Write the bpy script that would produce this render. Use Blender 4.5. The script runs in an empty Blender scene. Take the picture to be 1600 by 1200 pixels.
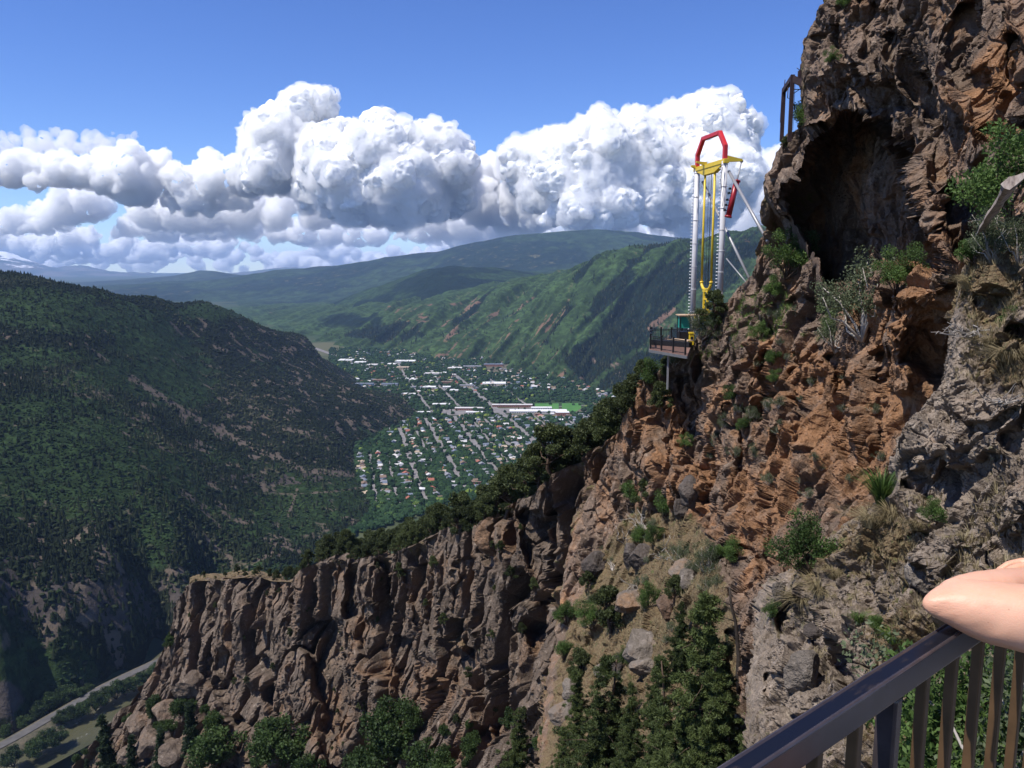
import bpy, math, random
import numpy as np

random.seed(7)
RNG = np.random.default_rng(11)
scene = bpy.context.scene
COL = scene.collection
F = 1256.0                      # focal length of the view, in units of a 1600 wide frame
PITCH = math.radians(8.2)
cP, sP = math.cos(PITCH), math.sin(PITCH)
FLOOR = -400.0                  # valley floor, metres below the eye


def ray(px, py):
    px, py = np.asarray(px, float), np.asarray(py, float)
    cx, cy = (px - 800) / F, (600 - py) / F
    return np.stack([cx, cP + cy * sP, -sP + cy * cP], -1)


def P(px, py, t):
    return ray(px, py) * np.asarray(t, float)[..., None]


def PZ(px, py, z):
    d = ray(px, py)
    return d * (z / d[..., 2])[..., None]


def proj(p):
    p = np.asarray(p, float)
    dep = p[..., 1] * cP - p[..., 2] * sP
    up = p[..., 1] * sP + p[..., 2] * cP
    return 800 + F * p[..., 0] / dep, 600 - F * up / dep, dep


# ---------------------------------------------------------------- noise
_prm = np.random.default_rng(3).permutation(256).astype(np.int32)
_prm = np.concatenate([_prm, _prm, _prm])
_gr = np.random.default_rng(4).normal(size=(256, 3)).astype(np.float32)
_gr /= np.linalg.norm(_gr, axis=1, keepdims=True)
_jit = np.random.default_rng(5).random((256, 3)).astype(np.float32)


def perlin(p):
    p = np.asarray(p, np.float32)
    i = np.floor(p).astype(np.int32)
    f = p - i
    i &= 255
    w = f * f * f * (f * (f * 6 - 15) + 10)
    out = np.zeros(p.shape[:-1], np.float32)
    for dx in (0, 1):
        wx = w[..., 0] if dx else 1 - w[..., 0]
        hx = _prm[(i[..., 0] + dx) & 255]
        for dy in (0, 1):
            wy = w[..., 1] if dy else 1 - w[..., 1]
            hy = _prm[(hx + i[..., 1] + dy) & 255]
            for dz in (0, 1):
                wz = w[..., 2] if dz else 1 - w[..., 2]
                g = _gr[_prm[(hy + i[..., 2] + dz) & 255]]
                d = g[..., 0] * (f[..., 0] - dx) + g[..., 1] * (f[..., 1] - dy) + g[..., 2] * (f[..., 2] - dz)
                out += wx * wy * wz * d
    return out * 1.5


def chunked(fn, p, n=400000):
    sh = p.shape[:-1]
    q = p.reshape(-1, p.shape[-1])
    r = [fn(q[k:k + n]) for k in range(0, len(q), n)]
    if isinstance(r[0], tuple):
        return tuple(np.concatenate([a[j] for a in r]).reshape(sh) for j in range(len(r[0])))
    return np.concatenate(r).reshape(sh)


def fbm(p, octs=4, gain=0.5, lac=2.03):
    o, a, s = 0, 1.0, 1.0
    for k in range(octs):
        o = o + a * chunked(perlin, np.asarray(p) * s + 17.3 * k)
        a *= gain
        s *= lac
    return o


def ridged(p, octs=4, gain=0.5, lac=2.05):
    o, a, s = 0, 1.0, 1.0
    for k in range(octs):
        o = o + a * (1 - 2.2 * np.abs(chunked(perlin, np.asarray(p) * s + 9.7 * k)))
        a *= gain
        s *= lac
    return o


def worley(p):
    """distance to the nearest and second nearest feature point, and a random value of the nearest cell"""
    def one(q):
        q = np.asarray(q, np.float32)
        i = np.floor(q).astype(np.int32)
        f = q - i
        d1 = np.full(len(q), 9, np.float32)
        d2 = d1.copy()
        idn = np.zeros(len(q), np.float32)
        for dx in (-1, 0, 1):
            for dy in (-1, 0, 1):
                for dz in (-1, 0, 1):
                    h = _prm[_prm[_prm[(i[:, 0] + dx) & 255] + ((i[:, 1] + dy) & 255)] + ((i[:, 2] + dz) & 255)]
                    g = _jit[h]
                    d = (g[:, 0] + dx - f[:, 0]) ** 2 + (g[:, 1] + dy - f[:, 1]) ** 2 + (g[:, 2] + dz - f[:, 2]) ** 2
                    n = d < d1
                    d2 = np.where(n, d1, np.minimum(d2, d))
                    idn = np.where(n, _jit[(h + 77) & 255, 0], idn)
                    d1 = np.where(n, d, d1)
        return np.sqrt(d1), np.sqrt(d2), idn
    return chunked(one, np.asarray(p))


def sstep(a, b, x):
    t = np.clip((np.asarray(x, float) - a) / (b - a), 0, 1)
    return t * t * (3 - 2 * t)


class TPS:
    """thin plate spline through scattered values"""
    def __init__(s, X, v, lam=1e-6):
        s.X = np.asarray(X, float)
        n = len(s.X)
        A = np.zeros((n + 3, n + 3))
        A[:n, :n] = s.k(s.X, s.X) + lam * np.eye(n)
        A[:n, n] = 1
        A[:n, n + 1:] = s.X
        A[n, :n] = 1
        A[n + 1:, :n] = s.X.T
        s.w = np.linalg.solve(A, np.concatenate([v, [0, 0, 0]]))

    def k(s, a, b):
        d2 = ((a[:, None, :] - b[None]) ** 2).sum(-1)
        return 0.5 * d2 * np.log(d2 + 1e-12)

    def __call__(s, Q):
        Q = np.asarray(Q, float)
        sh = Q.shape[:-1]
        q = Q.reshape(-1, 2)
        n = len(s.X)
        out = [s.k(c, s.X) @ s.w[:n] + s.w[n] + c @ s.w[n + 1:] for c in np.array_split(q, max(1, len(q) // 60000))]
        return np.concatenate(out).reshape(sh)


# ---------------------------------------------------------------- mesh building
def make_mesh(name, V, faces, mats=(), midx=None, smooth=False, attrs=None):
    V = np.ascontiguousarray(V, np.float32).reshape(-1, 3)
    faces = np.ascontiguousarray(faces, np.int32)
    k = faces.shape[1]
    me = bpy.data.meshes.new(name)
    me.vertices.add(len(V))
    me.vertices.foreach_set('co', V.ravel())
    me.loops.add(faces.size)
    me.loops.foreach_set('vertex_index', faces.ravel())
    me.polygons.add(len(faces))
    me.polygons.foreach_set('loop_start', np.arange(0, faces.size, k, dtype=np.int32))
    if midx is not None:
        me.polygons.foreach_set('material_index', np.ascontiguousarray(midx, np.int32))
    me.polygons.foreach_set('use_smooth', np.full(len(faces), bool(smooth)))
    for m in mats:
        me.materials.append(m)
    for an, av in (attrs or {}).items():
        a = me.attributes.new(an, 'FLOAT', 'POINT')
        a.data.foreach_set('value', np.ascontiguousarray(av, np.float32).ravel())
    me.update(calc_edges=True)
    return me


def grid_faces(nr, nc):
    a = np.arange(nr * nc).reshape(nr, nc)
    return np.stack([a[:-1, :-1], a[:-1, 1:], a[1:, 1:], a[1:, :-1]], -1).reshape(-1, 4)


def link(name, me, parent=None, loc=None):
    o = bpy.data.objects.new(name, me)
    COL.objects.link(o)
    if parent is not None:
        o.parent = parent
    if loc is not None:
        o.location = [float(c) for c in loc]
    return o


def tag(o, label=None, cat=None, group=None, kind=None):
    for k, v in (('label', label), ('category', cat), ('group', group), ('kind', kind)):
        if v:
            o[k] = v
    return o


def empty(name, loc, label, cat, group=None, rz=0.0):
    o = link(name, None, loc=loc)
    o.rotation_euler = (0, 0, rz)
    return tag(o, label, cat, group)


def dup(root, loc=None, rot=None, scale=None, label=None, group=None):
    """copy a thing with its parts and sub-parts (mesh data shared)"""
    r = root.copy()
    COL.objects.link(r)
    if loc is not None:
        r.location = [float(c) for c in loc]
    if rot is not None:
        r.rotation_euler = rot
    if scale is not None:
        r.scale = scale if hasattr(scale, '__len__') else (scale,) * 3
    if label:
        r['label'] = label
    if group:
        r['group'] = group
    for ch in root.children:
        c = ch.copy()
        COL.objects.link(c)
        c.parent = r
        for g in ch.children:
            d = g.copy()
            COL.objects.link(d)
            d.parent = c
    return r


class MB:
    """collects boxes, tubes and polygons into one mesh"""
    def __init__(s):
        s.v, s.f, s.m, s.sm = [], [], [], []

    def add(s, verts, faces, mi=0, smooth=False):
        b = len(s.v)
        s.v += [tuple(map(float, p)) for p in verts]
        for f in faces:
            s.f.append(tuple(b + i for i in f))
            s.m.append(mi)
            s.sm.append(smooth)

    def box(s, c, size, R=None, mi=0, bevel=0.0):
        hx, hy, hz = [q / 2 for q in size]
        pts = np.array([(x, y, z) for z in (-hz, hz) for y in (-hy, hy) for x in (-hx, hx)])
        if R is not None:
            pts = pts @ np.asarray(R).T
        s.add(pts + np.asarray(c), [(0, 2, 3, 1), (4, 5, 7, 6), (0, 1, 5, 4), (2, 6, 7, 3), (0, 4, 6, 2), (1, 3, 7, 5)], mi)

    def bar(s, a, b, w, h, up=(0, 0, 1), mi=0):
        """box beam from a to b, w wide, h high"""
        a, b = np.asarray(a, float), np.asarray(b, float)
        d = b - a
        L = np.linalg.norm(d)
        x = d / L
        y = np.cross(np.asarray(up, float), x)
        if np.linalg.norm(y) < 1e-6:
            y = np.cross((1, 0, 0), x)
        y /= np.linalg.norm(y)
        z = np.cross(x, y)
        s.box((a + b) / 2, (L, w, h), np.stack([x, y, z], 1), mi)

    def tube(s, pts, rad, n=10, mi=0, cap=True, smooth=True):
        pts = np.asarray(pts, float)
        rad = np.broadcast_to(np.asarray(rad, float), (len(pts),))
        tang = np.gradient(pts, axis=0)
        tang /= np.linalg.norm(tang, axis=1, keepdims=True) + 1e-12
        u = np.cross(tang[0], (0.31, 0.95, 0.05))
        u /= np.linalg.norm(u)
        vs = []
        for p, t, r in zip(pts, tang, rad):
            u = u - t * (u @ t)
            u /= np.linalg.norm(u) + 1e-12
            w = np.cross(t, u)
            for k in range(n):
                a = 2 * math.pi * k / n
                vs.append(p + r * (math.cos(a) * u + math.sin(a) * w))
        fs = []
        for i in range(len(pts) - 1):
            for k in range(n):
                fs.append((i * n + k, i * n + (k + 1) % n, (i + 1) * n + (k + 1) % n, (i + 1) * n + k))
        s.add(vs, fs, mi, smooth)
        if cap:
            b = len(s.v) - len(vs)
            for ring, rev in ((0, True), (len(pts) - 1, False)):
                f = [b + ring * n + k for k in range(n)]
                s.f.append(tuple(f[::-1] if rev else f))
                s.m.append(mi)
                s.sm.append(False)

    def mesh(s, name, mats, bevel=0.0):
        me = bpy.data.meshes.new(name)
        me.from_pydata(s.v, [], s.f)
        for m in (mats if isinstance(mats, (list, tuple)) else [mats]):
            me.materials.append(m)
        me.polygons.foreach_set('material_index', s.m)
        me.polygons.foreach_set('use_smooth', s.sm)
        me.update()
        return me

    def build(s, name, mats, parent=None, loc=None, bevel=0.0):
        o = link(name, s.mesh(name, mats), parent, loc)
        if bevel:
            b = o.modifiers.new('bevel', 'BEVEL')
            b.width = bevel
            b.segments = 2
            b.limit_method = 'ANGLE'
        return o


# ---------------------------------------------------------------- materials
class NT:
    """small helper to write node trees"""
    def __init__(s, name):
        s.m = bpy.data.materials.new(name)
        s.m.use_nodes = True
        s.t = s.m.node_tree
        s.bsdf = s.t.nodes['Principled BSDF']
        s.out = s.t.nodes['Material Output']

    def n(s, typ, **kw):
        nd = s.t.nodes.new(typ)
        for k, v in kw.items():
            if k.startswith('i_'):
                key = k[2:]
                nd.inputs[int(key) if key.isdigit() else key.replace('_', ' ')].default_value = v
            else:
                setattr(nd, k, v)
        return nd

    def l(s, a, b):
        s.t.links.new(a, b)
        return s

    def pos(s):
        return s.n('ShaderNodeNewGeometry').outputs['Position']

    def noise(s, vec, scale, detail=4, rough=0.55, stretch=None, dist=0.0):
        if stretch is not None:
            mp = s.n('ShaderNodeMapping')
            mp.inputs['Scale'].default_value = stretch
            s.l(vec, mp.inputs['Vector'])
            vec = mp.outputs['Vector']
        nd = s.n('ShaderNodeTexNoise', i_Scale=scale, i_Detail=detail, i_Roughness=rough, i_Distortion=dist)
        s.l(vec, nd.inputs['Vector'])
        return nd.outputs['Fac']

    def ramp(s, fac, stops, interp='LINEAR'):
        r = s.n('ShaderNodeValToRGB')
        r.color_ramp.interpolation = interp
        e = r.color_ramp.elements
        while len(e) < len(stops):
            e.new(0.5)
        for el, (p, c) in zip(e, stops):
            el.position = p
            el.color = (*c, 1) if len(c) == 3 else c
        s.l(fac, r.inputs['Fac'])
        return r.outputs['Color']

    def step(s, fac, a, b):
        r = s.n('ShaderNodeMapRange', interpolation_type='SMOOTHSTEP', i_1=a, i_2=b)
        s.l(fac, r.inputs[0])
        return r.outputs[0]

    def mix(s, fac, a, b, mode='MIX'):
        m = s.n('ShaderNodeMix', data_type='RGBA', blend_type=mode)
        for val, sock in ((fac, m.inputs[0]), (a, m.inputs[6]), (b, m.inputs[7])):
            if isinstance(val, (int, float)):
                sock.default_value = val
            elif isinstance(val, tuple):
                sock.default_value = (*val, 1)
            else:
                s.l(val, sock)
        return m.outputs[2]

    def math(s, op, a, b=0.0):
        m = s.n('ShaderNodeMath', operation=op)
        for val, sock in ((a, m.inputs[0]), (b, m.inputs[1])):
            if isinstance(val, (int, float)):
                sock.default_value = val
            else:
                s.l(val, sock)
        return m.outputs[0]

    def attr(s, name):
        return s.n('ShaderNodeAttribute', attribute_name=name).outputs['Fac']

    def bump(s, h, dist, strength=1.0, normal=None):
        b = s.n('ShaderNodeBump', i_Strength=strength, i_Distance=dist)
        s.l(h, b.inputs['Height'])
        if normal is not None:
            s.l(normal, b.inputs['Normal'])
        return b.outputs['Normal']

    def done(s, color=None, rough=0.9, spec=0.15, normal=None, metal=0.0):
        b = s.bsdf
        for val, sock in ((color, b.inputs['Base Color']), (rough, b.inputs['Roughness'])):
            if val is None:
                continue
            if isinstance(val, tuple):
                sock.default_value = (*val, 1)
            elif isinstance(val, (int, float)):
                sock.default_value = val
            else:
                s.l(val, sock)
        b.inputs['Specular IOR Level'].default_value = spec
        b.inputs['Metallic'].default_value = metal
        if normal is not None:
            s.l(normal, b.inputs['Normal'])
        return s.m


def plain(name, col, rough=0.6, spec=0.3, metal=0.0, var=0.15, scale=3.0):
    """one colour with a little wear"""
    t = NT(name)
    tc = t.n('ShaderNodeTexCoord').outputs['Object']
    f = t.noise(tc, scale, 5, 0.6)
    dk = tuple(c * (1 - var) for c in col)
    lt = tuple(min(1, c * (1 + var)) for c in col)
    return t.done(t.ramp(f, [(0.3, dk), (0.7, lt)]), rough, spec, None, metal)

# ---------------------------------------------------------------- camera, light, air
cam = bpy.data.cameras.new('camera')
cam.lens = 36 * F / 1600
cam.sensor_width = 36
cam.clip_start = 0.05
cam.clip_end = 400000
camo = link('camera', cam)
camo.rotation_euler = (math.pi / 2 - PITCH, 0, 0)
scene.camera = camo
scene.view_settings.view_transform = 'Standard'
scene.view_settings.look = 'None'
scene.view_settings.exposure = 0.45
scene.view_settings.gamma = 1.0

SUN = np.array([-0.43, -0.24, 0.86])
SUN /= np.linalg.norm(SUN)
sun = bpy.data.lights.new('sun', 'SUN')
sun.energy = 5.0
sun.angle = math.radians(0.5)
sun.color = (1.0, 0.955, 0.88)
so = link('sun', sun)
from mathutils import Vector
so.rotation_euler = Vector(SUN).to_track_quat('Z', 'Y').to_euler()
so.location = (0, 0, 500)

w = bpy.data.worlds.new('World')
scene.world = w
w.use_nodes = True
wt = w.node_tree
bg = wt.nodes['Background']
sky = wt.nodes.new('ShaderNodeTexSky')
sky.sky_type = 'NISHITA'
sky.sun_disc = False
sky.sun_elevation = math.asin(SUN[2])
sky.sun_rotation = math.atan2(SUN[0], SUN[1])
sky.altitude = 2100
sky.air_density = 1.0
sky.dust_density = 0.1
sky.ozone_density = 6.0
hs = wt.nodes.new('ShaderNodeHueSaturation')
hs.inputs['Saturation'].default_value = 1.15
hs.inputs['Value'].default_value = 1.25
hs.inputs['Hue'].default_value = 0.515
wt.links.new(sky.outputs[0], hs.inputs['Color'])
wt.links.new(hs.outputs[0], bg.inputs['Color'])
bg.inputs['Strength'].default_value = 0.10

# the air: one closed box of thin even haze round everything but the clouds
hz = MB()
HX, HY0, HY1, HZ0, HZ1 = 36000, -3000, 37000, -700, 800
hz.box((0, (HY0 + HY1) / 2, (HZ0 + HZ1) / 2), (2 * HX, HY1 - HY0, HZ1 - HZ0))
hm = bpy.data.materials.new('air')
hm.use_nodes = True
hm.node_tree.nodes.clear()
ho = hm.node_tree.nodes.new('ShaderNodeOutputMaterial')
pv = hm.node_tree.nodes.new('ShaderNodeVolumePrincipled')
pv.inputs['Color'].default_value = (0.42, 0.62, 1.0, 1)
pv.inputs['Density'].default_value = 2.5e-5
pv.inputs['Anisotropy'].default_value = 0.0
hm.node_tree.links.new(pv.outputs[0], ho.inputs['Volume'])
tag(hz.build('haze', hm), 'pale blue haze filling the valley air', 'haze', kind='stuff')
scene.cycles.volume_bounces = 14
scene.cycles.max_bounces = 14
scene.cycles.diffuse_bounces = 6
scene.cycles.glossy_bounces = 2
scene.cycles.transmission_bounces = 2
scene.cycles.transparent_max_bounces = 8
scene.cycles.caustics_reflective = False
scene.cycles.caustics_refractive = False
scene.cycles.use_denoising = True
try:
    scene.cycles.denoiser = 'OPENIMAGEDENOISE'
    scene.cycles.denoising_input_passes = 'RGB_ALBEDO_NORMAL'
    scene.cycles.denoising_prefilter = 'ACCURATE'
except Exception:
    pass

# ---------------------------------------------------------------- cumulus bank beyond the valley
CLOUD_MODE = 'volume'


def inside(px, py, poly):
    ins = np.zeros(np.shape(px), bool)
    poly = np.asarray(poly, float)
    for a, b in zip(poly, np.roll(poly, -1, 0)):
        ins ^= ((a[1] > py) != (b[1] > py)) & (px < (b[0] - a[0]) * (py - a[1]) / (b[1] - a[1] + 1e-9) + a[0])
    return ins


def edge_dist(px, py, poly):
    poly = np.asarray(poly, float)
    d = np.full(np.shape(px), 1e9)
    for a, b in zip(poly, np.roll(poly, -1, 0)):
        e = b - a
        t = np.clip(((px - a[0]) * e[0] + (py - a[1]) * e[1]) / (e @ e), 0, 1)
        d = np.minimum(d, np.hypot(px - a[0] - t * e[0], py - a[1] - t * e[1]))
    return d


_ico = {}


def ico(sub):
    if sub not in _ico:
        import bmesh
        bm = bmesh.new()
        bmesh.ops.create_icosphere(bm, subdivisions=sub, radius=1)
        _ico[sub] = (np.array([v.co[:] for v in bm.verts]), np.array([[v.index for v in f.verts] for f in bm.faces]))
        bm.free()
    return _ico[sub]


def puffs(poly, km, n, rmax, seed, depth=1.0, rmin=3.0, flat=False):
    """balls packed inside an outline; returns centres (world) and radii (world)"""
    r = np.random.default_rng(seed)
    poly = np.asarray(poly, float)
    lo, hi = poly.min(0), poly.max(0)
    q = lo + r.random((n * 30, 2)) * (hi - lo)
    q = q[inside(q[:, 0], q[:, 1], poly)]
    d = edge_dist(q[:, 0], q[:, 1], poly)
    # prefer balls that touch the outline, plus some anywhere
    rad = np.minimum(d, rmax * (0.45 + 0.55 * r.random(len(q))))
    keep = rad > rmin
    q, d, rad = q[keep][:n], d[keep][:n], rad[keep][:n]
    dist = km * 1000.0
    s = dist / F
    off = (r.random(len(q)) - 0.5) * 2 * depth * s * np.maximum(12, np.minimum(d, 60)) - 0.3 * depth * s * np.minimum(d, 60)
    C = P(q[:, 0], q[:, 1], dist + off)
    R = rad * s
    # smaller heads on the flanks
    cs, rs = [C], [R]
    for lev, (k, f0, f1) in enumerate(((6, 0.22, 0.5), (4, 0.25, 0.5), (2, 0.3, 0.5))):
        b, br = cs[-1], rs[-1]
        m = len(b) * k
        i = np.repeat(np.arange(len(b)), k)
        v = r.normal(size=(m, 3))
        v[:, 1] -= 0.5
        v[:, 2] += 0.35
        v /= np.linalg.norm(v, axis=1, keepdims=True)
        nc = b[i] + v * br[i][:, None] * 0.86
        nr = br[i] * (f0 + (f1 - f0) * r.random(m))
        ok = nr > 1.3 * s
        cs.append(nc[ok])
        rs.append(nr[ok])
    return np.concatenate(cs), np.concatenate(rs)


def cloud(poly, km, n, rmax, seed, depth=1.0, vox=1.7, amp=1.0, mat=None, grow=1.0, shift=0):
    C, R = puffs(poly, km, n, rmax, seed, depth)
    R = R * grow
    sv, sf = ico(2)
    r = np.random.default_rng(seed + 1)
    sq = np.stack([1 + 0.25 * (r.random(len(R)) - 0.3), np.ones(len(R)), 0.85 + 0.2 * r.random(len(R))], -1)
    V = (C[:, None] + sv[None] * (R[:, None] * sq)[:, None]).reshape(-1, 3)
    Fc = (sf[None] + (np.arange(len(C)) * len(sv))[:, None, None]).reshape(-1, 3)
    s = km * 1000.0 / F
    me = make_mesh('cloud', V, Fc)
    o = link('cloud', me)
    md = o.modifiers.new('r', 'REMESH')
    md.mode = 'VOXEL'
    md.voxel_size = vox * s
    dg = bpy.context.evaluated_depsgraph_get()
    ev = o.evaluated_get(dg)
    m2 = bpy.data.meshes.new_from_object(ev)
    o.modifiers.clear()
    o.data = m2
    bpy.data.meshes.remove(me)
    nv = len(m2.vertices)
    co = np.zeros(nv * 3, np.float32)
    m2.vertices.foreach_get('co', co)
    co = co.reshape(-1, 3)
    no = np.zeros(nv * 3, np.float32)
    m2.vertices.foreach_get('normal', no)
    no = no.reshape(-1, 3)
    p = co / s
    b = 0
    for wl, a in ((50, 7.0), (22, 5.0), (10, 2.8), (5, 1.5)):
        b = b + a * (0.5 - 1.7 * np.abs(chunked(perlin, p / wl + (seed + shift) * 3.7 + wl)))
    co = co + no * (amp * s * b)[:, None]
    m2.vertices.foreach_set('co', co.ravel())
    m2.polygons.foreach_set('use_smooth', np.full(len(m2.polygons), True))
    m2.materials.clear()
    m2.materials.append(mat or CLOUD_M)
    m2.update()
    return tag(o, 'white cumulus clouds with grey bases above the far mountains', 'clouds', kind='stuff')


def cloud_mat(name, dens):
    m = bpy.data.materials.new(name)
    m.use_nodes = True
    nt = m.node_tree
    nt.nodes.clear()
    out = nt.nodes.new('ShaderNodeOutputMaterial')
    if CLOUD_MODE == 'volume':
        v = nt.nodes.new('ShaderNodeVolumePrincipled')
        v.inputs['Color'].default_value = (0.999, 0.999, 0.999, 1)
        v.inputs['Density'].default_value = dens
        v.inputs['Anisotropy'].default_value = 0.2
        nt.links.new(v.outputs[0], out.inputs['Volume'])
    else:
        d = nt.nodes.new('ShaderNodeBsdfDiffuse')
        d.inputs['Color'].default_value = (0.97, 0.97, 0.97, 1)
        tr = nt.nodes.new('ShaderNodeBsdfTranslucent')
        tr.inputs['Color'].default_value = (0.97, 0.97, 0.97, 1)
        mx = nt.nodes.new('ShaderNodeMixShader')
        mx.inputs[0].default_value = 0.42
        nt.links.new(d.outputs[0], mx.inputs[1])
        nt.links.new(tr.outputs[0], mx.inputs[2])
        nt.links.new(mx.outputs[0], out.inputs['Surface'])
    return m


CLOUD_MODE = 'diffuse'
CLOUD_M = cloud_mat('cloud_vapour', 0.009)
CLOUD_MODE = 'volume'
SHELL_M = cloud_mat('edge_vapour', 0.0025)
MID_M = cloud_mat('soft_vapour', 0.0024)
BANK_M = cloud_mat('bank_vapour', 0.004)
THIN_M = cloud_mat('thin_vapour', 0.0012)
CLOUDS = [
    # outline, distance km, balls, largest ball, seed, depth
    # far low rows
    ([(-80, 408), (-60, 392), (0, 380), (60, 388), (120, 378), (180, 388), (240, 380), (300, 394), (360, 390), (420, 398), (450, 410)], 135, 120, 16, 21),
    ([(400, 424), (440, 398), (490, 388), (530, 388), (560, 400), (600, 396), (650, 388), (720, 390), (800, 384), (900, 386), (1000, 384), (1100, 388), (1260, 390), (1260, 424)], 135, 150, 16, 22),
    ([(-80, 400), (-60, 374), (0, 356), (60, 362), (100, 352), (150, 356), (190, 366), (240, 356), (290, 370), (340, 366), (400, 380), (420, 396), (300, 402), (100, 402)], 100, 90, 24, 1),
    ([(470, 400), (490, 376), (530, 372), (560, 390), (600, 385), (650, 370), (720, 374), (800, 358), (880, 362), (960, 356), (1060, 362), (1200, 366), (1260, 392), (1000, 400), (700, 404)], 100, 100, 24, 2),
    # middle rows
    ([(-80, 372), (-70, 345), (-10, 335), (50, 322), (80, 302), (110, 290), (150, 290), (178, 312), (180, 334), (120, 352), (60, 366), (0, 366)], 72, 50, 40, 3),
    ([(170, 368), (190, 340), (230, 326), (300, 334), (340, 322), (400, 332), (440, 350), (400, 368), (240, 376)], 74, 50, 30, 13),
    ([(380, 374), (440, 344), (520, 338), (560, 350), (600, 356), (640, 372), (560, 384), (460, 384)], 78, 45, 26, 4),
    ([(610, 372), (640, 338), (680, 318), (750, 310), (800, 318), (850, 335), (860, 360), (800, 374), (700, 380)], 68, 55, 40, 14),
    ([(840, 372), (870, 340), (930, 330), (1000, 340), (1080, 330), (1180, 330), (1260, 350), (1200, 378), (960, 384)], 72, 70, 34, 15),
    # the bank
    ([(-90, 290), (-70, 240), (0, 250), (60, 228), (120, 240), (165, 238), (210, 231), (260, 236), (288, 262), (310, 252), (350, 240), (380, 250), (420, 262), (440, 300), (400, 325), (330, 335), (260, 330), (190, 318), (150, 296), (60, 290), (-20, 296)], 50, 90, 46, 5),
    ([(190, 342), (210, 312), (250, 302), (290, 305), (330, 300), (380, 300), (430, 290), (500, 300), (560, 320), (620, 318), (650, 338), (600, 352), (480, 358), (330, 364), (240, 360)], 60, 60, 40, 6),
    ([(375, 300), (372, 262), (388, 235), (384, 208), (400, 184), (425, 166), (455, 149), (485, 140), (512, 144), (528, 158), (520, 176), (500, 182), (486, 192), (480, 212), (490, 240), (486, 262), (450, 300)], 48, 90, 40, 7),
    ([(470, 330), (470, 260), (478, 212), (500, 196), (540, 190), (562, 198), (584, 180), (606, 172), (624, 186), (640, 200), (672, 196), (704, 214), (724, 232), (740, 262), (745, 320), (700, 344), (560, 346)], 46, 80, 60, 8),
    ([(700, 345), (700, 290), (720, 262), (742, 254), (770, 240), (820, 232), (850, 240), (880, 262), (920, 300), (900, 345), (800, 358)], 52, 60, 50, 9),
    ([(770, 262), (800, 228), (860, 210), (920, 206), (990, 192), (1040, 170), (1090, 154), (1135, 150), (1162, 160), (1172, 186), (1170, 224), (1176, 260), (1180, 330), (1120, 350), (1000, 352), (900, 350), (850, 320), (800, 300)], 43, 110, 70, 10),
    ([(840, 350), (880, 300), (940, 285), (990, 300), (1030, 345), (950, 362)], 40, 40, 40, 16),
]
for c in CLOUDS:
    if c[1] >= 58 or c[4] in (5, 9):
        cloud(*c, mat=MID_M if c[1] >= 58 else BANK_M, amp=1.2)
        continue
    cloud(*c)
    cloud(*c, vox=3.0, amp=2.0, mat=SHELL_M, grow=1.12, shift=5)
# thin vapour: the flat sheet on the left, the pale veil right of the big head, shreds round the edges
cloud([(-90, 262), (-80, 222), (0, 208), (50, 199), (120, 206), (200, 205), (238, 208), (215, 216), (180, 222), (190, 232), (120, 246), (0, 258)], 55, 140, 11, 12, 3.0, 2.4, 1.0, THIN_M)
cloud([(1130, 372), (1150, 270), (1180, 244), (1215, 228), (1320, 215), (1320, 380)], 60, 40, 50, 11, 1.0, 3.0, 1.3, THIN_M)
cloud([(-90, 425), (-60, 400), (60, 394), (200, 398), (330, 392), (470, 396), (600, 390), (760, 386), (900, 380), (1060, 378), (1200, 372), (1280, 380), (1280, 425)], 150, 160, 16, 31, 1.0, 3.0, 1.2, THIN_M)

# ---------------------------------------------------------------- hills and valley
def uv_of(p):
    return np.stack([p[..., 0] / p[..., 1] * 3.2, np.log(p[..., 1]) * 1.6], -1)


class Layer:
    def __init__(s, ctrl, extra=None):
        pts = [np.array(c[1]) if c[0] == 'w' else (PZ(c[1], c[2], c[3]) if c[0] == 'z' else P(*c)) for c in ctrl]
        pts = np.array(pts, float)
        s.f = TPS(uv_of(pts), pts[:, 2], 1e-4)
        s.extra = extra

    def z(s, x, y):
        x, y = np.asarray(x, float), np.asarray(y, float)
        z = s.f(np.stack([x / y * 3.2, np.log(y) * 1.6], -1))
        if s.extra is not None:
            z = z + s.extra(x, y)
        return z

    def sheet(s, name, mat, px0, px1, y0, y1, nu, nv, attrs=None):
        u = np.linspace((px0 - 800) / F, (px1 - 800) / F, nu)
        v = np.exp(np.linspace(math.log(y0), math.log(y1), nv))
        U, Y = np.meshgrid(u, v)
        X = U * Y
        Z = s.z(X, Y)
        V = np.stack([X, Y, Z], -1)
        me = make_mesh(name, V, grid_faces(nv, nu), [mat], None, True, attrs(X, Y, Z) if attrs else None)
        return tag(link(name, me), kind='structure'), V


def blob(px, py, pts):
    """soft patches given as (px, py, rx, ry)"""
    o = np.zeros(np.shape(px))
    for a, b, rx, ry in pts:
        o = np.maximum(o, np.exp(-((px - a) / rx) ** 2 - ((py - b) / ry) ** 2))
    return o


def n2(x, y, wl, seed=0.0):
    return np.stack([x / wl, y / wl, np.full(np.shape(x), seed)], -1)


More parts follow.
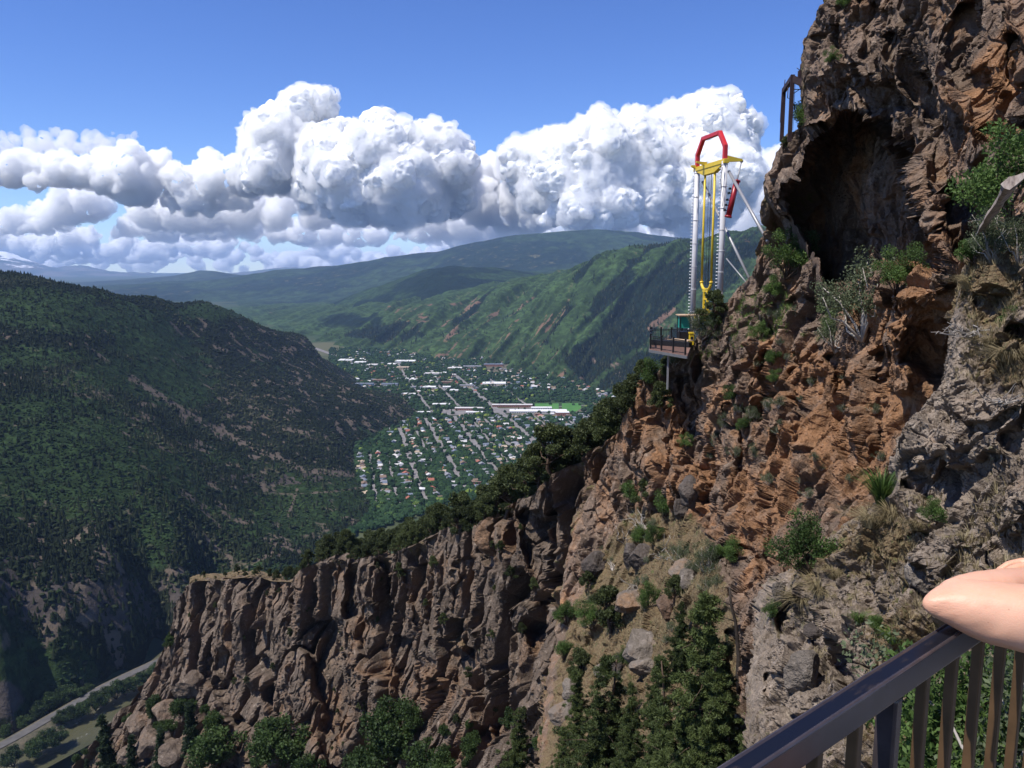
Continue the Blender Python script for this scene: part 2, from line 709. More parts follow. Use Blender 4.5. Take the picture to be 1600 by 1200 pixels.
# ---- slope cover: brush, bare soil, dark woods
def slope_mat(name, brush, woods, soil, rock=(0.23, 0.19, 0.16), scale=1.0, bump=6.0):
    t = NT(name)
    p = t.pos()
    n1 = t.noise(p, 0.006 * scale, 6, 0.65)
    n3 = t.noise(p, 0.045 * scale, 5, 0.7)
    n4 = t.noise(p, 0.02 * scale, 5, 0.7)
    base = t.mix(t.step(n1, 0.40, 0.62), brush, tuple(c * 1.45 for c in brush))
    base = t.mix(t.step(n3, 0.42, 0.62), tuple(c * 0.55 for c in brush), base)
    w_ = t.step(t.math('ADD', t.attr('woods'), t.math('MULTIPLY', t.math('SUBTRACT', n4, 0.5), 0.9)), 0.38, 0.62)
    wc = t.mix(t.step(t.noise(p, 0.09 * scale, 3, 0.7), 0.4, 0.6), tuple(c * 0.6 for c in woods), woods)
    base = t.mix(w_, base, wc)
    s_ = t.step(t.math('ADD', t.attr('soil'), t.math('MULTIPLY', t.math('SUBTRACT', n3, 0.5), 1.5)), 0.45, 0.75)
    base = t.mix(s_, base, soil)
    r_ = t.step(t.math('ADD', t.attr('rock'), t.math('MULTIPLY', t.math('SUBTRACT', n4, 0.5), 0.8)), 0.4, 0.65)
    rc = t.mix(t.step(n3, 0.35, 0.65), tuple(c * 0.6 for c in rock), rock)
    base = t.mix(r_, base, rc)
    h = t.math('ADD', n3, t.math('MULTIPLY', n4, 1.5))
    return t.done(base, 0.95, 0.05, t.bump(h, bump, 0.8))


# ---------------- valley floor
FLOOR_L = None


def floor_z(x, y):
    return FLOOR + 3 * fbm(n2(x, y, 500, 3.1), 2) + np.maximum(0, y - 6000) * 0.006


def build_floor():
    t = NT('valley_ground')
    p = t.pos()
    a = t.noise(p, 0.004, 5, 0.6)
    b = t.noise(p, 0.05, 4, 0.7)
    c = t.mix(t.step(a, 0.4, 0.6), (0.028, 0.048, 0.02), (0.05, 0.058, 0.028))
    c = t.mix(t.step(b, 0.5, 0.7), c, (0.03, 0.05, 0.022))
    d = t.noise(p, 0.0016, 4, 0.6)
    c = t.mix(t.step(d, 0.55, 0.62), c, (0.085, 0.085, 0.045))
    m = t.done(c, 0.95, 0.05)
    u = np.linspace(-1.6, 1.6, 260)
    v = np.exp(np.linspace(math.log(150), math.log(36500), 240))
    U, Y = np.meshgrid(u, v)
    X = U * Y
    Z = floor_z(X, Y)
    # the river bed is a trench
    d = line_dist(X, Y, RIVER)
    Z = Z - 12 * (1 - sstep(30, 52, d)) * (Y < 1500)
    me = make_mesh('ground', np.stack([X, Y, Z], -1), grid_faces(240, 260), [m], None, True)
    tag(link('ground', me), kind='structure')


def line_dist(x, y, pl):
    best = np.full(np.shape(x), 1e9)
    for a, b in zip(pl[:-1], pl[1:]):
        d = b - a
        tt = np.clip(((x - a[0]) * d[0] + (y - a[1]) * d[1]) / (d @ d), 0, 1)
        best = np.minimum(best, np.hypot(x - a[0] - tt * d[0], y - a[1] - tt * d[1]))
    return best


def smooth_line(pts, n=12):
    pts = np.asarray(pts, float)
    out = []
    q = np.vstack([2 * pts[0] - pts[1], pts, 2 * pts[-1] - pts[-2]])
    for i in range(1, len(q) - 2):
        for k in range(n):
            t = k / n
            out.append(0.5 * (2 * q[i] + (q[i + 1] - q[i - 1]) * t + (2 * q[i - 1] - 5 * q[i] + 4 * q[i + 1] - q[i + 2]) * t * t + (3 * q[i] - q[i - 1] - 3 * q[i + 1] + q[i + 2]) * t ** 3))
    out.append(q[-2])
    return np.array(out)


def ribbon(name, pl, width, z, mat, dz=0.0, kind='structure'):
    pl = np.asarray(pl, float)
    tg = np.gradient(pl, axis=0)
    tg /= np.linalg.norm(tg, axis=1, keepdims=True)
    nn = np.stack([-tg[:, 1], tg[:, 0]], 1)
    k = np.linspace(-0.5, 0.5, 5)
    V = np.zeros((len(pl), 5, 3))
    V[..., :2] = pl[:, None] + nn[:, None] * (k[None, :, None] * np.broadcast_to(np.asarray(width, float), (len(pl),))[:, None, None])
    V[..., 2] = z(V[..., 0], V[..., 1]) + dz if callable(z) else z
    o = link(name, make_mesh(name, V, grid_faces(len(pl), 5)[:, ::-1], [mat], None, True))
    return tag(o, kind=kind)


_rv = [PZ(*q, -404.0)[:2] for q in ((-420, 1480), (-60, 1245), (52, 1190), (150, 1137), (210, 1095), (250, 1058), (300, 1012), (350, 965), (390, 930))]
RIVER = smooth_line(_rv, 10)
_rd = [PZ(*q, -392.0)[:2] for q in ((-420, 1370), (-80, 1200), (0, 1165), (87, 1116), (168, 1070), (270, 1021), (330, 985), (380, 950))]
ROAD = smooth_line(_rd, 10)


def river_mat():
    t = NT('river_water')
    p = t.pos()
    foam = t.noise(p, 0.16, 5, 0.75, (1, 0.45, 1))
    big = t.noise(p, 0.02, 3, 0.5)
    f = t.step(t.math('ADD', foam, t.math('MULTIPLY', big, 0.55)), 0.89, 1.05)
    c = t.mix(t.step(big, 0.3, 0.7), (0.045, 0.047, 0.024), (0.065, 0.062, 0.034))
    c = t.mix(f, c, (0.5, 0.5, 0.47))
    return t.done(c, 0.35, 0.35, t.bump(foam, 1.2, 0.9))


build_floor()
ribbon('river', RIVER, 46, lambda x, y: floor_z(x, y) - 2.2, river_mat())
_t = NT('road_asphalt')
_c = _t.ramp(_t.noise(_t.pos(), 0.15, 4), [(0.3, (0.07, 0.067, 0.067)), (0.7, (0.105, 0.10, 0.098))])
ASPH = _t.done(_c, 0.9, 0.1)
_t = NT('bank_gravel')
GRAVEL = _t.done(_t.ramp(_t.noise(_t.pos(), 0.2, 5, 0.7), [(0.35, (0.05, 0.05, 0.03)), (0.65, (0.13, 0.11, 0.08))]), 0.95, 0.1)

# ---------------- the wooded hill left of the town
HILL_C = [
    # skyline
    (-420, 415, 1600), (-200, 425, 1650), (0, 433, 1700), (40, 432, 1730), (80, 441, 1770), (150, 452, 1850), (250, 470, 2000), (325, 476, 2200), (360, 488, 2330), (400, 507, 2500), (440, 524, 2680), (470, 542, 2800), (510, 562, 2950), (545, 583, 3080),
    # foot
    ('z', -420, 1330, -398), ('z', -80, 1185, -398), ('z', 0, 1150, -398), ('z', 87, 1100, -398), ('z', 168, 1056, -398), ('z', 275, 1003, -398), ('z', 380, 945, -400), ('z', 480, 900, -402), ('z', 600, 800, -402), ('z', 560, 748, -402), ('z', 555, 706, -402), ('z', 610, 672, -402), ('z', 648, 652, -402), ('z', 630, 625, -402), ('z', 590, 606, -402), ('z', 560, 592, -402),
    ('z', 700, 830, -425), ('z', 700, 640, -430), ('z', 640, 585, -430), ('z', 580, 560, -430),
    ('z', -420, 1460, -445), ('z', -60, 1260, -445), ('z', 80, 1190, -445), ('z', 180, 1130, -445), ('z', 270, 1070, -445), ('z', 350, 1000, -445),
    # slope
    (-300, 1000, 650), (0, 990, 712), (100, 965, 772), (200, 940, 838), (300, 930, 915),
    (-300, 850, 780), (0, 880, 785), (100, 880, 835), (200, 870, 895), (300, 880, 960),
    (0, 800, 880), (100, 800, 930), (200, 790, 985), (300, 800, 1075),
    (-300, 700, 1000), (0, 700, 1020), (100, 700, 1050), (200, 700, 1130), (300, 700, 1320),
    (-300, 560, 1200), (0, 580, 1230), (100, 600, 1250), (200, 600, 1400), (300, 600, 1640), (300, 540, 1930),
    (0, 500, 1450), (100, 500, 1500), (200, 520, 1650),
    (400, 880, 1040), (450, 870, 1085), (450, 780, 1290), (430, 745, 1360), (500, 745, 1400), (450, 700, 1540), (450, 620, 1890), (450, 560, 2290), (400, 560, 2080),
    (520, 690, 1680), (520, 640, 1980), (560, 640, 2030), (590, 622, 2240), (540, 600, 2600), (520, 585, 2750),
    # behind the skyline
    ('w', (-1100, 2300, -190)), ('w', (-700, 2700, -230)), ('w', (-900, 3200, -400)), ('w', (-560, 3500, -460)), ('w', (-1500, 3600, -330)), ('w', (-600, 4300, -500)), ('w', (-3000, 4300, -400)),
]


def hill_extra(x, y):
    a = ridged(n2(x, y, 420, 1.7), 4, 0.5) - 0.9
    b = fbm(n2(x, y, 60, 8.2), 3)
    lo = sstep(600, 760, y)
    return lo * (7 * a + 2.0 * b) * (0.4 + 0.6 * sstep(900, 1400, y))


HILL = Layer(HILL_C, hill_extra)


def hill_cover(x, y, z):
    px, py, _ = proj(np.stack([x, y, z], -1))
    big = fbm(n2(x, y, 170, 4.4), 4)
    brush = blob(px, py, [(90, 690, 110, 45), (60, 640, 90, 30), (150, 760, 120, 55), (40, 740, 90, 60), (240, 540, 60, 25), (120, 500, 120, 22), (60, 470, 90, 18), (470, 790, 60, 40), (200, 590, 130, 28), (330, 485, 45, 10), (60, 1060, 70, 40), (240, 840, 40, 60), (420, 900, 80, 20), (40, 560, 100, 22), (545, 770, 40, 30), (290, 620, 40, 14)])
    woods = np.clip(0.85 - 1.5 * brush + 0.6 * big, 0, 1)
    soil = np.clip(0.30 + 0.55 * sstep(0.05, 0.5, fbm(n2(x, y, 34, 6.1), 3)) - 0.6 * brush, 0, 1) * sstep(455, 520, py)
    trail = [(205, 590), (300, 650), (400, 702), (480, 735), (560, 742)]
    soil = np.maximum(soil, 0.9 * np.exp(-(line_dist(px, py, [np.array(q, float) for q in trail]) / 7) ** 2))
    soil = np.maximum(soil, 0.95 * blob(px, py, [(463, 860, 16, 10), (640, 625, 12, 6), (610, 640, 8, 6)]))
    soil = np.maximum(soil, 0.7 * np.exp(-(line_dist(px, py, [np.array(q, float) for q in ((395, 770), (450, 772), (520, 768), (580, 760))]) / 3) ** 2))
    soil = np.maximum(soil, 0.8 * np.exp(-(line_dist(px, py, [np.array(q, float) for q in ((464, 765), (450, 808))]) / 4) ** 2))
    rock = blob(px, py, [(80, 930, 90, 40), (230, 930, 70, 30), (20, 900, 60, 30), (430, 748, 90, 10), (200, 960, 60, 25), (0, 1090, 40, 30)]) * (0.5 + 0.8 * (fbm(n2(x, y, 40, 2.2), 3) > -0.05))
    return px, py, woods, soil, np.clip(rock, 0, 1)


hill_m = slope_mat('hill_cover', (0.021, 0.037, 0.013), (0.010, 0.014, 0.008), (0.095, 0.075, 0.058), (0.065, 0.055, 0.05), 1.6, 4.0)


def hill_attrs(x, y, z):
    _, _, wo, so_, ro = hill_cover(x, y, z)
    return {'woods': wo, 'soil': so_, 'rock': ro}


HILL.sheet('hill', hill_m, -520, 720, 560, 4300, 620, 420, hill_attrs)

# ---------------- the long mountain right of the town
NEAR_C = [
    # skyline of the near face
    (455, 505, 5600), (500, 500, 5500), (620, 478, 5300), (710, 468, 5000), (750, 456, 4800), (800, 450, 4600), (850, 444, 4400), (890, 430, 4250), (950, 408, 4100), (1000, 401, 4000), (1080, 394, 3900), (1185, 371, 3800), (1300, 350, 3700), (1500, 330, 3500), (1900, 300, 3300),
    # foot
    ('z', 430, 522, -402), ('z', 480, 530, -402), ('z', 540, 541, -402), ('z', 620, 548, -402), ('z', 690, 558, -402), ('z', 760, 569, -402), ('z', 830, 584, -402), ('z', 880, 597, -402), ('z', 940, 610, -402), ('z', 1000, 640, -402), ('z', 1100, 700, -402), ('z', 1300, 800, -402),
    ('z', 480, 550, -440), ('z', 600, 565, -440), ('z', 690, 585, -440), ('z', 850, 625, -450), ('z', 1000, 690, -450), ('z', 1150, 800, -460), ('z', 1500, 900, -460), ('z', 300, 545, -440),
    # slope
    (560, 530, 4350), (640, 520, 4200), (700, 540, 3800), (760, 520, 3900), (760, 490, 4300), (850, 540, 3420), (850, 500, 3750), (900, 560, 3080), (900, 500, 3500), (950, 560, 2960), (960, 500, 3400), (960, 450, 3750), (1020, 560, 2850), (1050, 480, 3350), (1050, 430, 3650), (1150, 480, 3200), (1150, 560, 2700), (1300, 500, 2900),
    # behind
    ('w', (-1800, 7000, -330)), ('w', (0, 6200, -150)), ('w', (700, 5600, -60)), ('w', (1500, 5400, 80)), ('w', (2600, 5000, 200)), ('w', (0, 8500, -420)), ('w', (2500, 8500, -300)),
]


def near_extra(x, y):
    # ribs running down towards the valley, to the left
    u = x / y * F
    q = np.stack([(u - 480 * np.log(y)) / 58.0, np.log(y) * 2.2 + u / 900, np.zeros_like(x)], -1)
    r = ridged(q, 3, 0.5) - 0.9
    b = fbm(n2(x, y, 110, 5.5), 4)
    return sstep(2450, 2900, y) * (44 * r + 9 * b) * (0.35 + 0.65 * sstep(-0.4, 0.3, x / y + 0.25))


NEAR = Layer(NEAR_C, near_extra)


def near_attrs(x, y, z):
    px, py, _ = proj(np.stack([x, y, z], -1))
    big = fbm(n2(x, y, 420, 9.4), 4)
    pl = [np.array(q, float) for q in ((1110, 425), (1040, 450), (985, 490), (955, 525), (925, 560))]
    band = np.exp(-(line_dist(px, py, pl) / 42) ** 2)
    pl2 = [np.array(q, float) for q in ((1000, 575), (960, 598), (1050, 560))]
    band = np.maximum(band, np.exp(-(line_dist(px, py, pl2) / 24) ** 2))
    band = np.maximum(band, 0.8 * blob(px, py, [(600, 520, 60, 14), (550, 500, 60, 14), (1190, 395, 40, 10), (1000, 408, 30, 5)]))
    q = np.stack([((px - 800) - 480 * np.log(y)) / 20.0, np.log(y) * 4, np.zeros_like(x)], -1)
    streak = ridged(q, 3) - 0.9
    q2 = np.stack([((px - 800) - 480 * np.log(y)) / 30.0, np.log(y) * 6, np.full_like(x, 8.0)], -1)
    strk2 = fbm(q2, 4)
    woods = np.clip(band * 1.2 + 0.45 * big + 0.75 * strk2 * (px > 560) + 0.0, 0, 1)
    soil = np.clip(0.62 * sstep(0.15, 0.6, streak) * sstep(445, 480, py) * (px > 600) + 0.4 * sstep(0.2, 0.5, fbm(n2(x, y, 200, 1.1), 3)), 0, 1) * (1 - 0.8 * band)
    brk = np.clip(0.6 + 1.3 * fbm(n2(x, y, 90, 4.1), 4), 0, 1)
    soil = np.maximum(soil, brk * blob(px, py, [(692, 557, 20, 6), (712, 478, 14, 10), (745, 470, 14, 7), (660, 500, 14, 12), (620, 552, 26, 3)]))
    ln = [np.array(q_, float) for q_ in ((1052, 485), (1015, 512))]
    soil = np.maximum(soil, np.exp(-(line_dist(px, py, ln) / 6) ** 2))
    rock = blob(px, py, [(932, 565, 16, 10), (962, 572, 14, 14), (915, 590, 12, 8), (985, 590, 20, 9), (1010, 575, 14, 9)]) * brk
    return {'woods': woods, 'soil': soil, 'rock': rock}


near_m = slope_mat('mountain_cover', (0.036, 0.063, 0.022), (0.009, 0.018, 0.012), (0.14, 0.088, 0.06), (0.20, 0.145, 0.115), 0.55, 12.0)
NEAR.sheet('mountain', near_m, 250, 1900, 2300, 8500, 760, 420, near_attrs)

MID_C = [
    (400, 515, 7600), (430, 508, 7400), (470, 494, 7000), (500, 485, 6800), (560, 463, 6500), (600, 454, 6400), (640, 440, 6300), (680, 428, 6200), (750, 432, 6300), (800, 430, 6500), (870, 432, 6800), (950, 425, 7000), (1100, 405, 7000), (1300, 380, 7000),
    ('z', 380, 528, -402), ('z', 430, 532, -402), ('z', 550, 548, -430), ('z', 700, 560, -430), ('z', 900, 570, -450), ('z', 1300, 580, -450),
    (560, 490, 5900), (650, 470, 5700), (750, 465, 5800), (900, 460, 6000),
    ('w', (-2400, 9500, -420)), ('w', (-800, 9500, -260)), ('w', (1000, 9500, -150)), ('w', (4000, 9500, -100)), ('w', (-3500, 7600, -430)),
]


def mid_extra(x, y):
    return 22 * (ridged(n2(x, y, 900, 7.7), 4, 0.5) - 0.9) + 8 * fbm(n2(x, y, 160, 3.3), 3)


MID = Layer(MID_C, mid_extra)


def mid_attrs(x, y, z):
    px, py, _ = proj(np.stack([x, y, z], -1))
    big = fbm(n2(x, y, 600, 2.4), 4)
    woods = np.clip(0.3 + 0.7 * big + 0.8 * blob(px, py, [(720, 455, 90, 22), (600, 480, 60, 15)]) - 0.8 * blob(px, py, [(760, 432, 70, 5), (520, 488, 60, 7)]), 0, 1)
    soil = 0.5 * blob(px, py, [(520, 488, 40, 4)])
    return {'woods': woods, 'soil': soil, 'rock': 0 * woods}


MID.sheet('mountain', slope_mat('mountain_cover_mid', (0.024, 0.044, 0.019), (0.009, 0.019, 0.013), (0.14, 0.11, 0.07), scale=0.4, bump=20), 250, 1500, 4800, 9500, 420, 220, mid_attrs)

FAR_C = [
    (150, 448, 12500), (250, 442, 12500), (330, 436, 12300), (420, 426, 12000), (520, 419, 11600), (600, 407, 11200), (628, 403, 11200), (650, 408, 11000), (700, 394, 10500), (760, 386, 10300), (820, 379, 10200), (880, 373, 10200), (940, 370, 10200), (975, 373, 10200), (1020, 378, 10300), (1080, 379, 10400), (1200, 384, 10500), (1500, 390, 10500),
    ('z', 150, 475, -400), ('z', 300, 480, -402), ('z', 400, 487, -402), ('z', 450, 492, -402), ('z', 600, 500, -420), ('z', 900, 510, -420), ('z', 1500, 510, -420),
    (450, 468, 9300), (520, 450, 9500), (600, 440, 9500), (700, 425, 9500), (820, 415, 9300), (950, 408, 9300), (1100, 408, 9200),
    ('w', (-6500, 15500, -420)), ('w', (0, 15500, 0)), ('w', (5000, 15500, 100)), ('w', (0, 18000, -400)), ('w', (-8000, 18000, -500)), ('w', (8000, 18000, -400)),
]


def far_extra(x, y):
    return 32 * (ridged(n2(x, y, 1700, 2.9), 4, 0.5) - 0.9) + 10 * fbm(n2(x, y, 300, 3.3), 3)


FAR = Layer(FAR_C, far_extra)


def far_attrs(x, y, z):
    big = fbm(n2(x, y, 1100, 2.4), 4)
    return {'woods': np.clip(0.4 + 0.9 * big, 0, 1), 'soil': np.clip(0.2 + big * 0.5, 0, 0.4), 'rock': 0 * big}


FAR.sheet('mountain', slope_mat('mountain_cover_far', (0.026, 0.045, 0.022), (0.012, 0.024, 0.017), (0.12, 0.11, 0.06), scale=0.2, bump=30), 20, 1600, 8000, 18000, 420, 200, far_attrs)

FOOT_C = [
    (-100, 450, 15500), (100, 446, 15500), (180, 440, 15300), (230, 441, 15000), (270, 434, 14800), (310, 426, 14700), (335, 423, 14700), (365, 430, 14700), (400, 434, 14900), (450, 432, 15300), (550, 425, 16000), (700, 420, 16500),
    ('z', -100, 470, -402), ('z', 200, 466, -402), ('z', 400, 470, -402), ('z', 700, 470, -402),
    ('w', (-9000, 20000, -400)), ('w', (-5000, 20000, -400)), ('w', (0, 20000, -400)), (250, 452, 13300), (330, 440, 13500),
]
Layer(FOOT_C, lambda x, y: 40 * (ridged(n2(x, y, 2200, 1.9), 4, 0.5) - 0.9)).sheet('mountain', slope_mat('foothill_cover', (0.03, 0.045, 0.028), (0.018, 0.03, 0.02), (0.12, 0.11, 0.07), scale=0.15, bump=30), -250, 800, 12500, 20000, 300, 130, far_attrs)

LOW_C = [
    (320, 486, 8800), (360, 477, 8700), (400, 472, 8600), (430, 476, 8500), (455, 486, 8300), (475, 497, 8000),
    ('z', 300, 500, -405), ('z', 400, 503, -405), ('z', 470, 506, -405), ('w', (-3600, 10500, -420)), ('w', (-2200, 10500, -420)), (395, 490, 7600), ('z', 560, 505, -440),
]
Layer(LOW_C, lambda x, y: 12 * (ridged(n2(x, y, 700, 4.9), 4, 0.5) - 0.9)).sheet('hill', slope_mat('low_hill_cover', (0.026, 0.046, 0.02), (0.012, 0.022, 0.014), (0.14, 0.12, 0.07), scale=0.4, bump=12), 290, 520, 6900, 10500, 160, 90, far_attrs)

# ---------------- the snowy peaks at the end of the valley
PEAK_C = [
    (-300, 398, 30000), (-120, 390, 30000), (-40, 392, 30000), (0, 393, 30000), (22, 401, 30000), (60, 413, 30000), (90, 421, 30500), (110, 417, 30500), (135, 414, 30500), (160, 421, 30500), (200, 425, 31000), (250, 431, 31000), (290, 431, 31000), (350, 429, 32000), (385, 428, 32000), (420, 423, 32000), (445, 418, 32000), (480, 424, 32000), (560, 424, 32500), (700, 422, 32500),
    (-200, 430, 26000), (0, 436, 26000), (100, 440, 26000), (300, 444, 26000), (600, 444, 27000), ('z', 0, 436, -500), ('w', (-20000, 36000, -300)), ('w', (0, 36000, -300)), ('w', (-12000, 36000, -300)),
]


def peak_mat():
    t = NT('peak_cover')
    p = t.pos()
    n = t.noise(p, 0.0008, 6, 0.65)
    sep = t.n('ShaderNodeSeparateXYZ')
    t.l(p, sep.inputs[0])
    hgt = t.math('ADD', t.math('DIVIDE', sep.outputs[2], 900.0), t.math('MULTIPLY', t.math('SUBTRACT', n, 0.5), 2.2))
    c = t.mix(t.step(n, 0.4, 0.6), (0.03, 0.045, 0.03), (0.10, 0.09, 0.08))
    c = t.mix(t.step(hgt, 0.25, 0.45), c, (0.8, 0.8, 0.82))
    return t.done(c, 0.9, 0.1, t.bump(n, 200, 0.8))


Layer(PEAK_C, lambda x, y: 110 * (ridged(n2(x, y, 3500, 6.9), 5, 0.55) - 1.0)).sheet('mountain', peak_mat(), -350, 800, 24000, 36000, 420, 160)

# ---------------------------------------------------------------- the rock walls
def polymask(px, py, poly, soft):
    """1 inside the polygon, falling to 0 over `soft` at its edge"""
    poly = np.asarray(poly, float)
    ins = np.zeros(px.shape, bool)
    d = np.full(px.shape, 1e9)
    for a, b in zip(poly, np.roll(poly, -1, 0)):
        c = ((a[1] > py) != (b[1] > py)) & (px < (b[0] - a[0]) * (py - a[1]) / (b[1] - a[1] + 1e-9) + a[0])
        ins ^= c
        e = b - a
        t = np.clip(((px - a[0]) * e[0] + (py - a[1]) * e[1]) / (e @ e), 0, 1)
        d = np.minimum(d, np.hypot(px - a[0] - t * e[0], py - a[1] - t * e[1]))
    return np.where(ins, np.clip(0.5 + d / soft, 0, 1), np.clip(0.5 - d / soft, 0, 1))


def pline(px, py, pts, wid):
    return np.exp(-(line_dist(px, py, [np.array(q, float) for q in pts]) / wid) ** 2)


def warp2(px, py, wl, amp, seed):
    q = np.stack([px / wl, py / wl, np.full(px.shape, seed)], -1)
    return px + amp * fbm(q, 3), py + amp * fbm(q + 31.7, 3)


def normals_of(V):
    du = np.gradient(V, axis=1)
    dv = np.gradient(V, axis=0)
    n = np.cross(du, dv)
    n /= np.linalg.norm(n, axis=-1, keepdims=True) + 1e-9
    tov = -V / np.linalg.norm(V, axis=-1, keepdims=True)
    return n * np.where((n * tov).sum(-1, keepdims=True) < 0, -1, 1)


def smooth2(A, k):
    for ax in (0, 1):
        n = A.shape[ax]
        c = np.cumsum(np.concatenate([np.zeros_like(np.take(A, [0], ax)), A], ax), ax)
        i1 = np.clip(np.arange(n) + k + 1, 0, n)
        i0 = np.clip(np.arange(n) - k, 0, n)
        A = (np.take(c, i1, ax) - np.take(c, i0, ax)) / (i1 - i0).reshape([-1 if a == ax else 1 for a in range(A.ndim)])
    return A


def blocks(p, size, stretch, tilt=(0, 0), warp=0.35, seed=0.0, fade=0.3):
    """worley cells: returns crack closeness (1 in the crack) and a value per block"""
    q = np.array(p, np.float32)
    q = q + warp * size * np.stack([fbm(q / (size * 1.3) + seed + k * 13.1, 2) for k in range(3)], -1)
    q[..., 0] += tilt[0] * q[..., 2]
    q[..., 1] += tilt[1] * q[..., 2]
    q /= np.array([size, size, size * stretch], np.float32)
    a, b, i = worley(q + seed)
    d = b - a
    return d, 0.5 + (i - 0.5) * sstep(0.0, fade, d)


def facets(p, size, stretch=1.0, seed=0.0, warp=0.3, tilt=(0, 0)):
    """broken rock: every cell of a fractured body is one tilted plane"""
    def one(q):
        i = np.floor(q).astype(np.int32)
        f = q - i
        d1 = np.full(len(q), 9, np.float32)
        d2 = d1.copy()
        val = np.zeros(len(q), np.float32)
        for dx in (-1, 0, 1):
            for dy in (-1, 0, 1):
                for dz in (-1, 0, 1):
                    h = _prm[_prm[_prm[(i[:, 0] + dx) & 255] + ((i[:, 1] + dy) & 255)] + ((i[:, 2] + dz) & 255)]
                    v = f - _jit[h] - np.array([dx, dy, dz], np.float32)
                    d = (v * v).sum(-1)
                    n = d < d1
                    d2 = np.where(n, d1, np.minimum(d2, d))
                    g = _gr[(h + 91) & 255]
                    val = np.where(n, (v * g).sum(-1) * 1.3 + (_jit[(h + 33) & 255, 1] - 0.5) * 0.9, val)
                    d1 = np.where(n, d, d1)
        return val * sstep(0.0, 0.10, np.sqrt(d2) - np.sqrt(d1)).astype(np.float32), np.sqrt(d2) - np.sqrt(d1)
    q = np.array(p, np.float32)
    q = q + warp * size * np.stack([fbm(q / (size * 1.5) + seed + k * 5.1, 2) for k in range(3)], -1)
    q[..., 0] += tilt[0] * q[..., 2]
    q[..., 1] += tilt[1] * q[..., 2]
    q /= np.array([size, size, size * stretch], np.float32)
    a, b = chunked(one, (q + seed).astype(np.float32), 300000)
    return a, b


def octave(p, wl, t, stretch=1.0, seed=0.0):
    """one band of noise, dropped where it would be finer than the mesh"""
    q = np.asarray(p, np.float32) / np.array([wl, wl, wl * stretch], np.float32) + seed
    return chunked(perlin, q) * sstep(0.9, 2.2, wl / (t * 0.0016))


class Sheet:
    def __init__(s, ctrl, axis, edge, lo, hi, n_along, n_across, far_edge):
        """axis 'rows': for each picture row the rock runs from the edge to the right;
        axis 'cols': for each column it runs from the edge downwards"""
        c = np.array(ctrl, float)
        f = TPS(c[:, :2] / 100, np.log(c[:, 2]), 1e-3)
        a = np.linspace(lo, hi, n_along)
        e = np.array(edge, float)
        e = e[np.argsort(e[:, 0])]
        ea = np.interp(a, e[:, 0], e[:, 1])
        ea = ea + s.jag(a)
        k = np.linspace(0, 1, n_across) ** 1.0
        A = np.repeat(a[:, None], n_across, 1)
        B = ea[:, None] + (far_edge - ea[:, None]) * k[None]
        s.px, s.py = (B, A) if axis == 'rows' else (A, B)
        s.t = np.exp(f(np.stack([s.px, s.py], -1) / 100))

    def jag(s, a):
        q = np.stack([a / 26, 0 * a, 0 * a], -1)
        return 5 * fbm(q, 3, 0.5)


def edge_normals(V, nb, toward=0.5):
    n = normals_of(smooth2(V[:, nb:], 22))
    n = smooth2(n, 12)
    n = n * (1 - toward) - toward * V[:, nb:] / np.linalg.norm(V[:, nb:], axis=-1, keepdims=True)
    n /= np.linalg.norm(n, axis=-1, keepdims=True) + 1e-9
    # behind the edge the rock faces outwards and up
    o = n[:, 10:11].copy()
    b = np.stack([-V[:, nb:nb + 1, 1], V[:, nb:nb + 1, 0], 0.35 * np.hypot(V[:, nb:nb + 1, 0], V[:, nb:nb + 1, 1])], -1)
    b /= np.linalg.norm(b, axis=-1, keepdims=True)
    k = np.linspace(0, 1, nb)[None, ::-1, None]
    m = o * (1 - k) + b * k
    m /= np.linalg.norm(m, axis=-1, keepdims=True)
    return np.concatenate([m, n], 1)


def close_back(V, steps, drop, sgn_axis1=True):
    """carry the rock on behind its edge so that it has a far side"""
    e = np.apply_along_axis(lambda c: np.convolve(np.pad(c, 6, 'edge'), np.ones(13) / 13, 'valid'), 0, V[:, :1])
    d = e.copy()
    d[..., 2] = 0
    d /= np.linalg.norm(d, axis=-1, keepdims=True)
    rows = []
    for st in steps[::-1]:
        q = e + d * st
        dr = drop(st) if callable(drop) else drop * st
        q[..., 2] -= np.asarray(dr).reshape(-1, 1) if np.ndim(dr) else dr
        rows.append(q)
    return np.concatenate(rows + [V], 1)


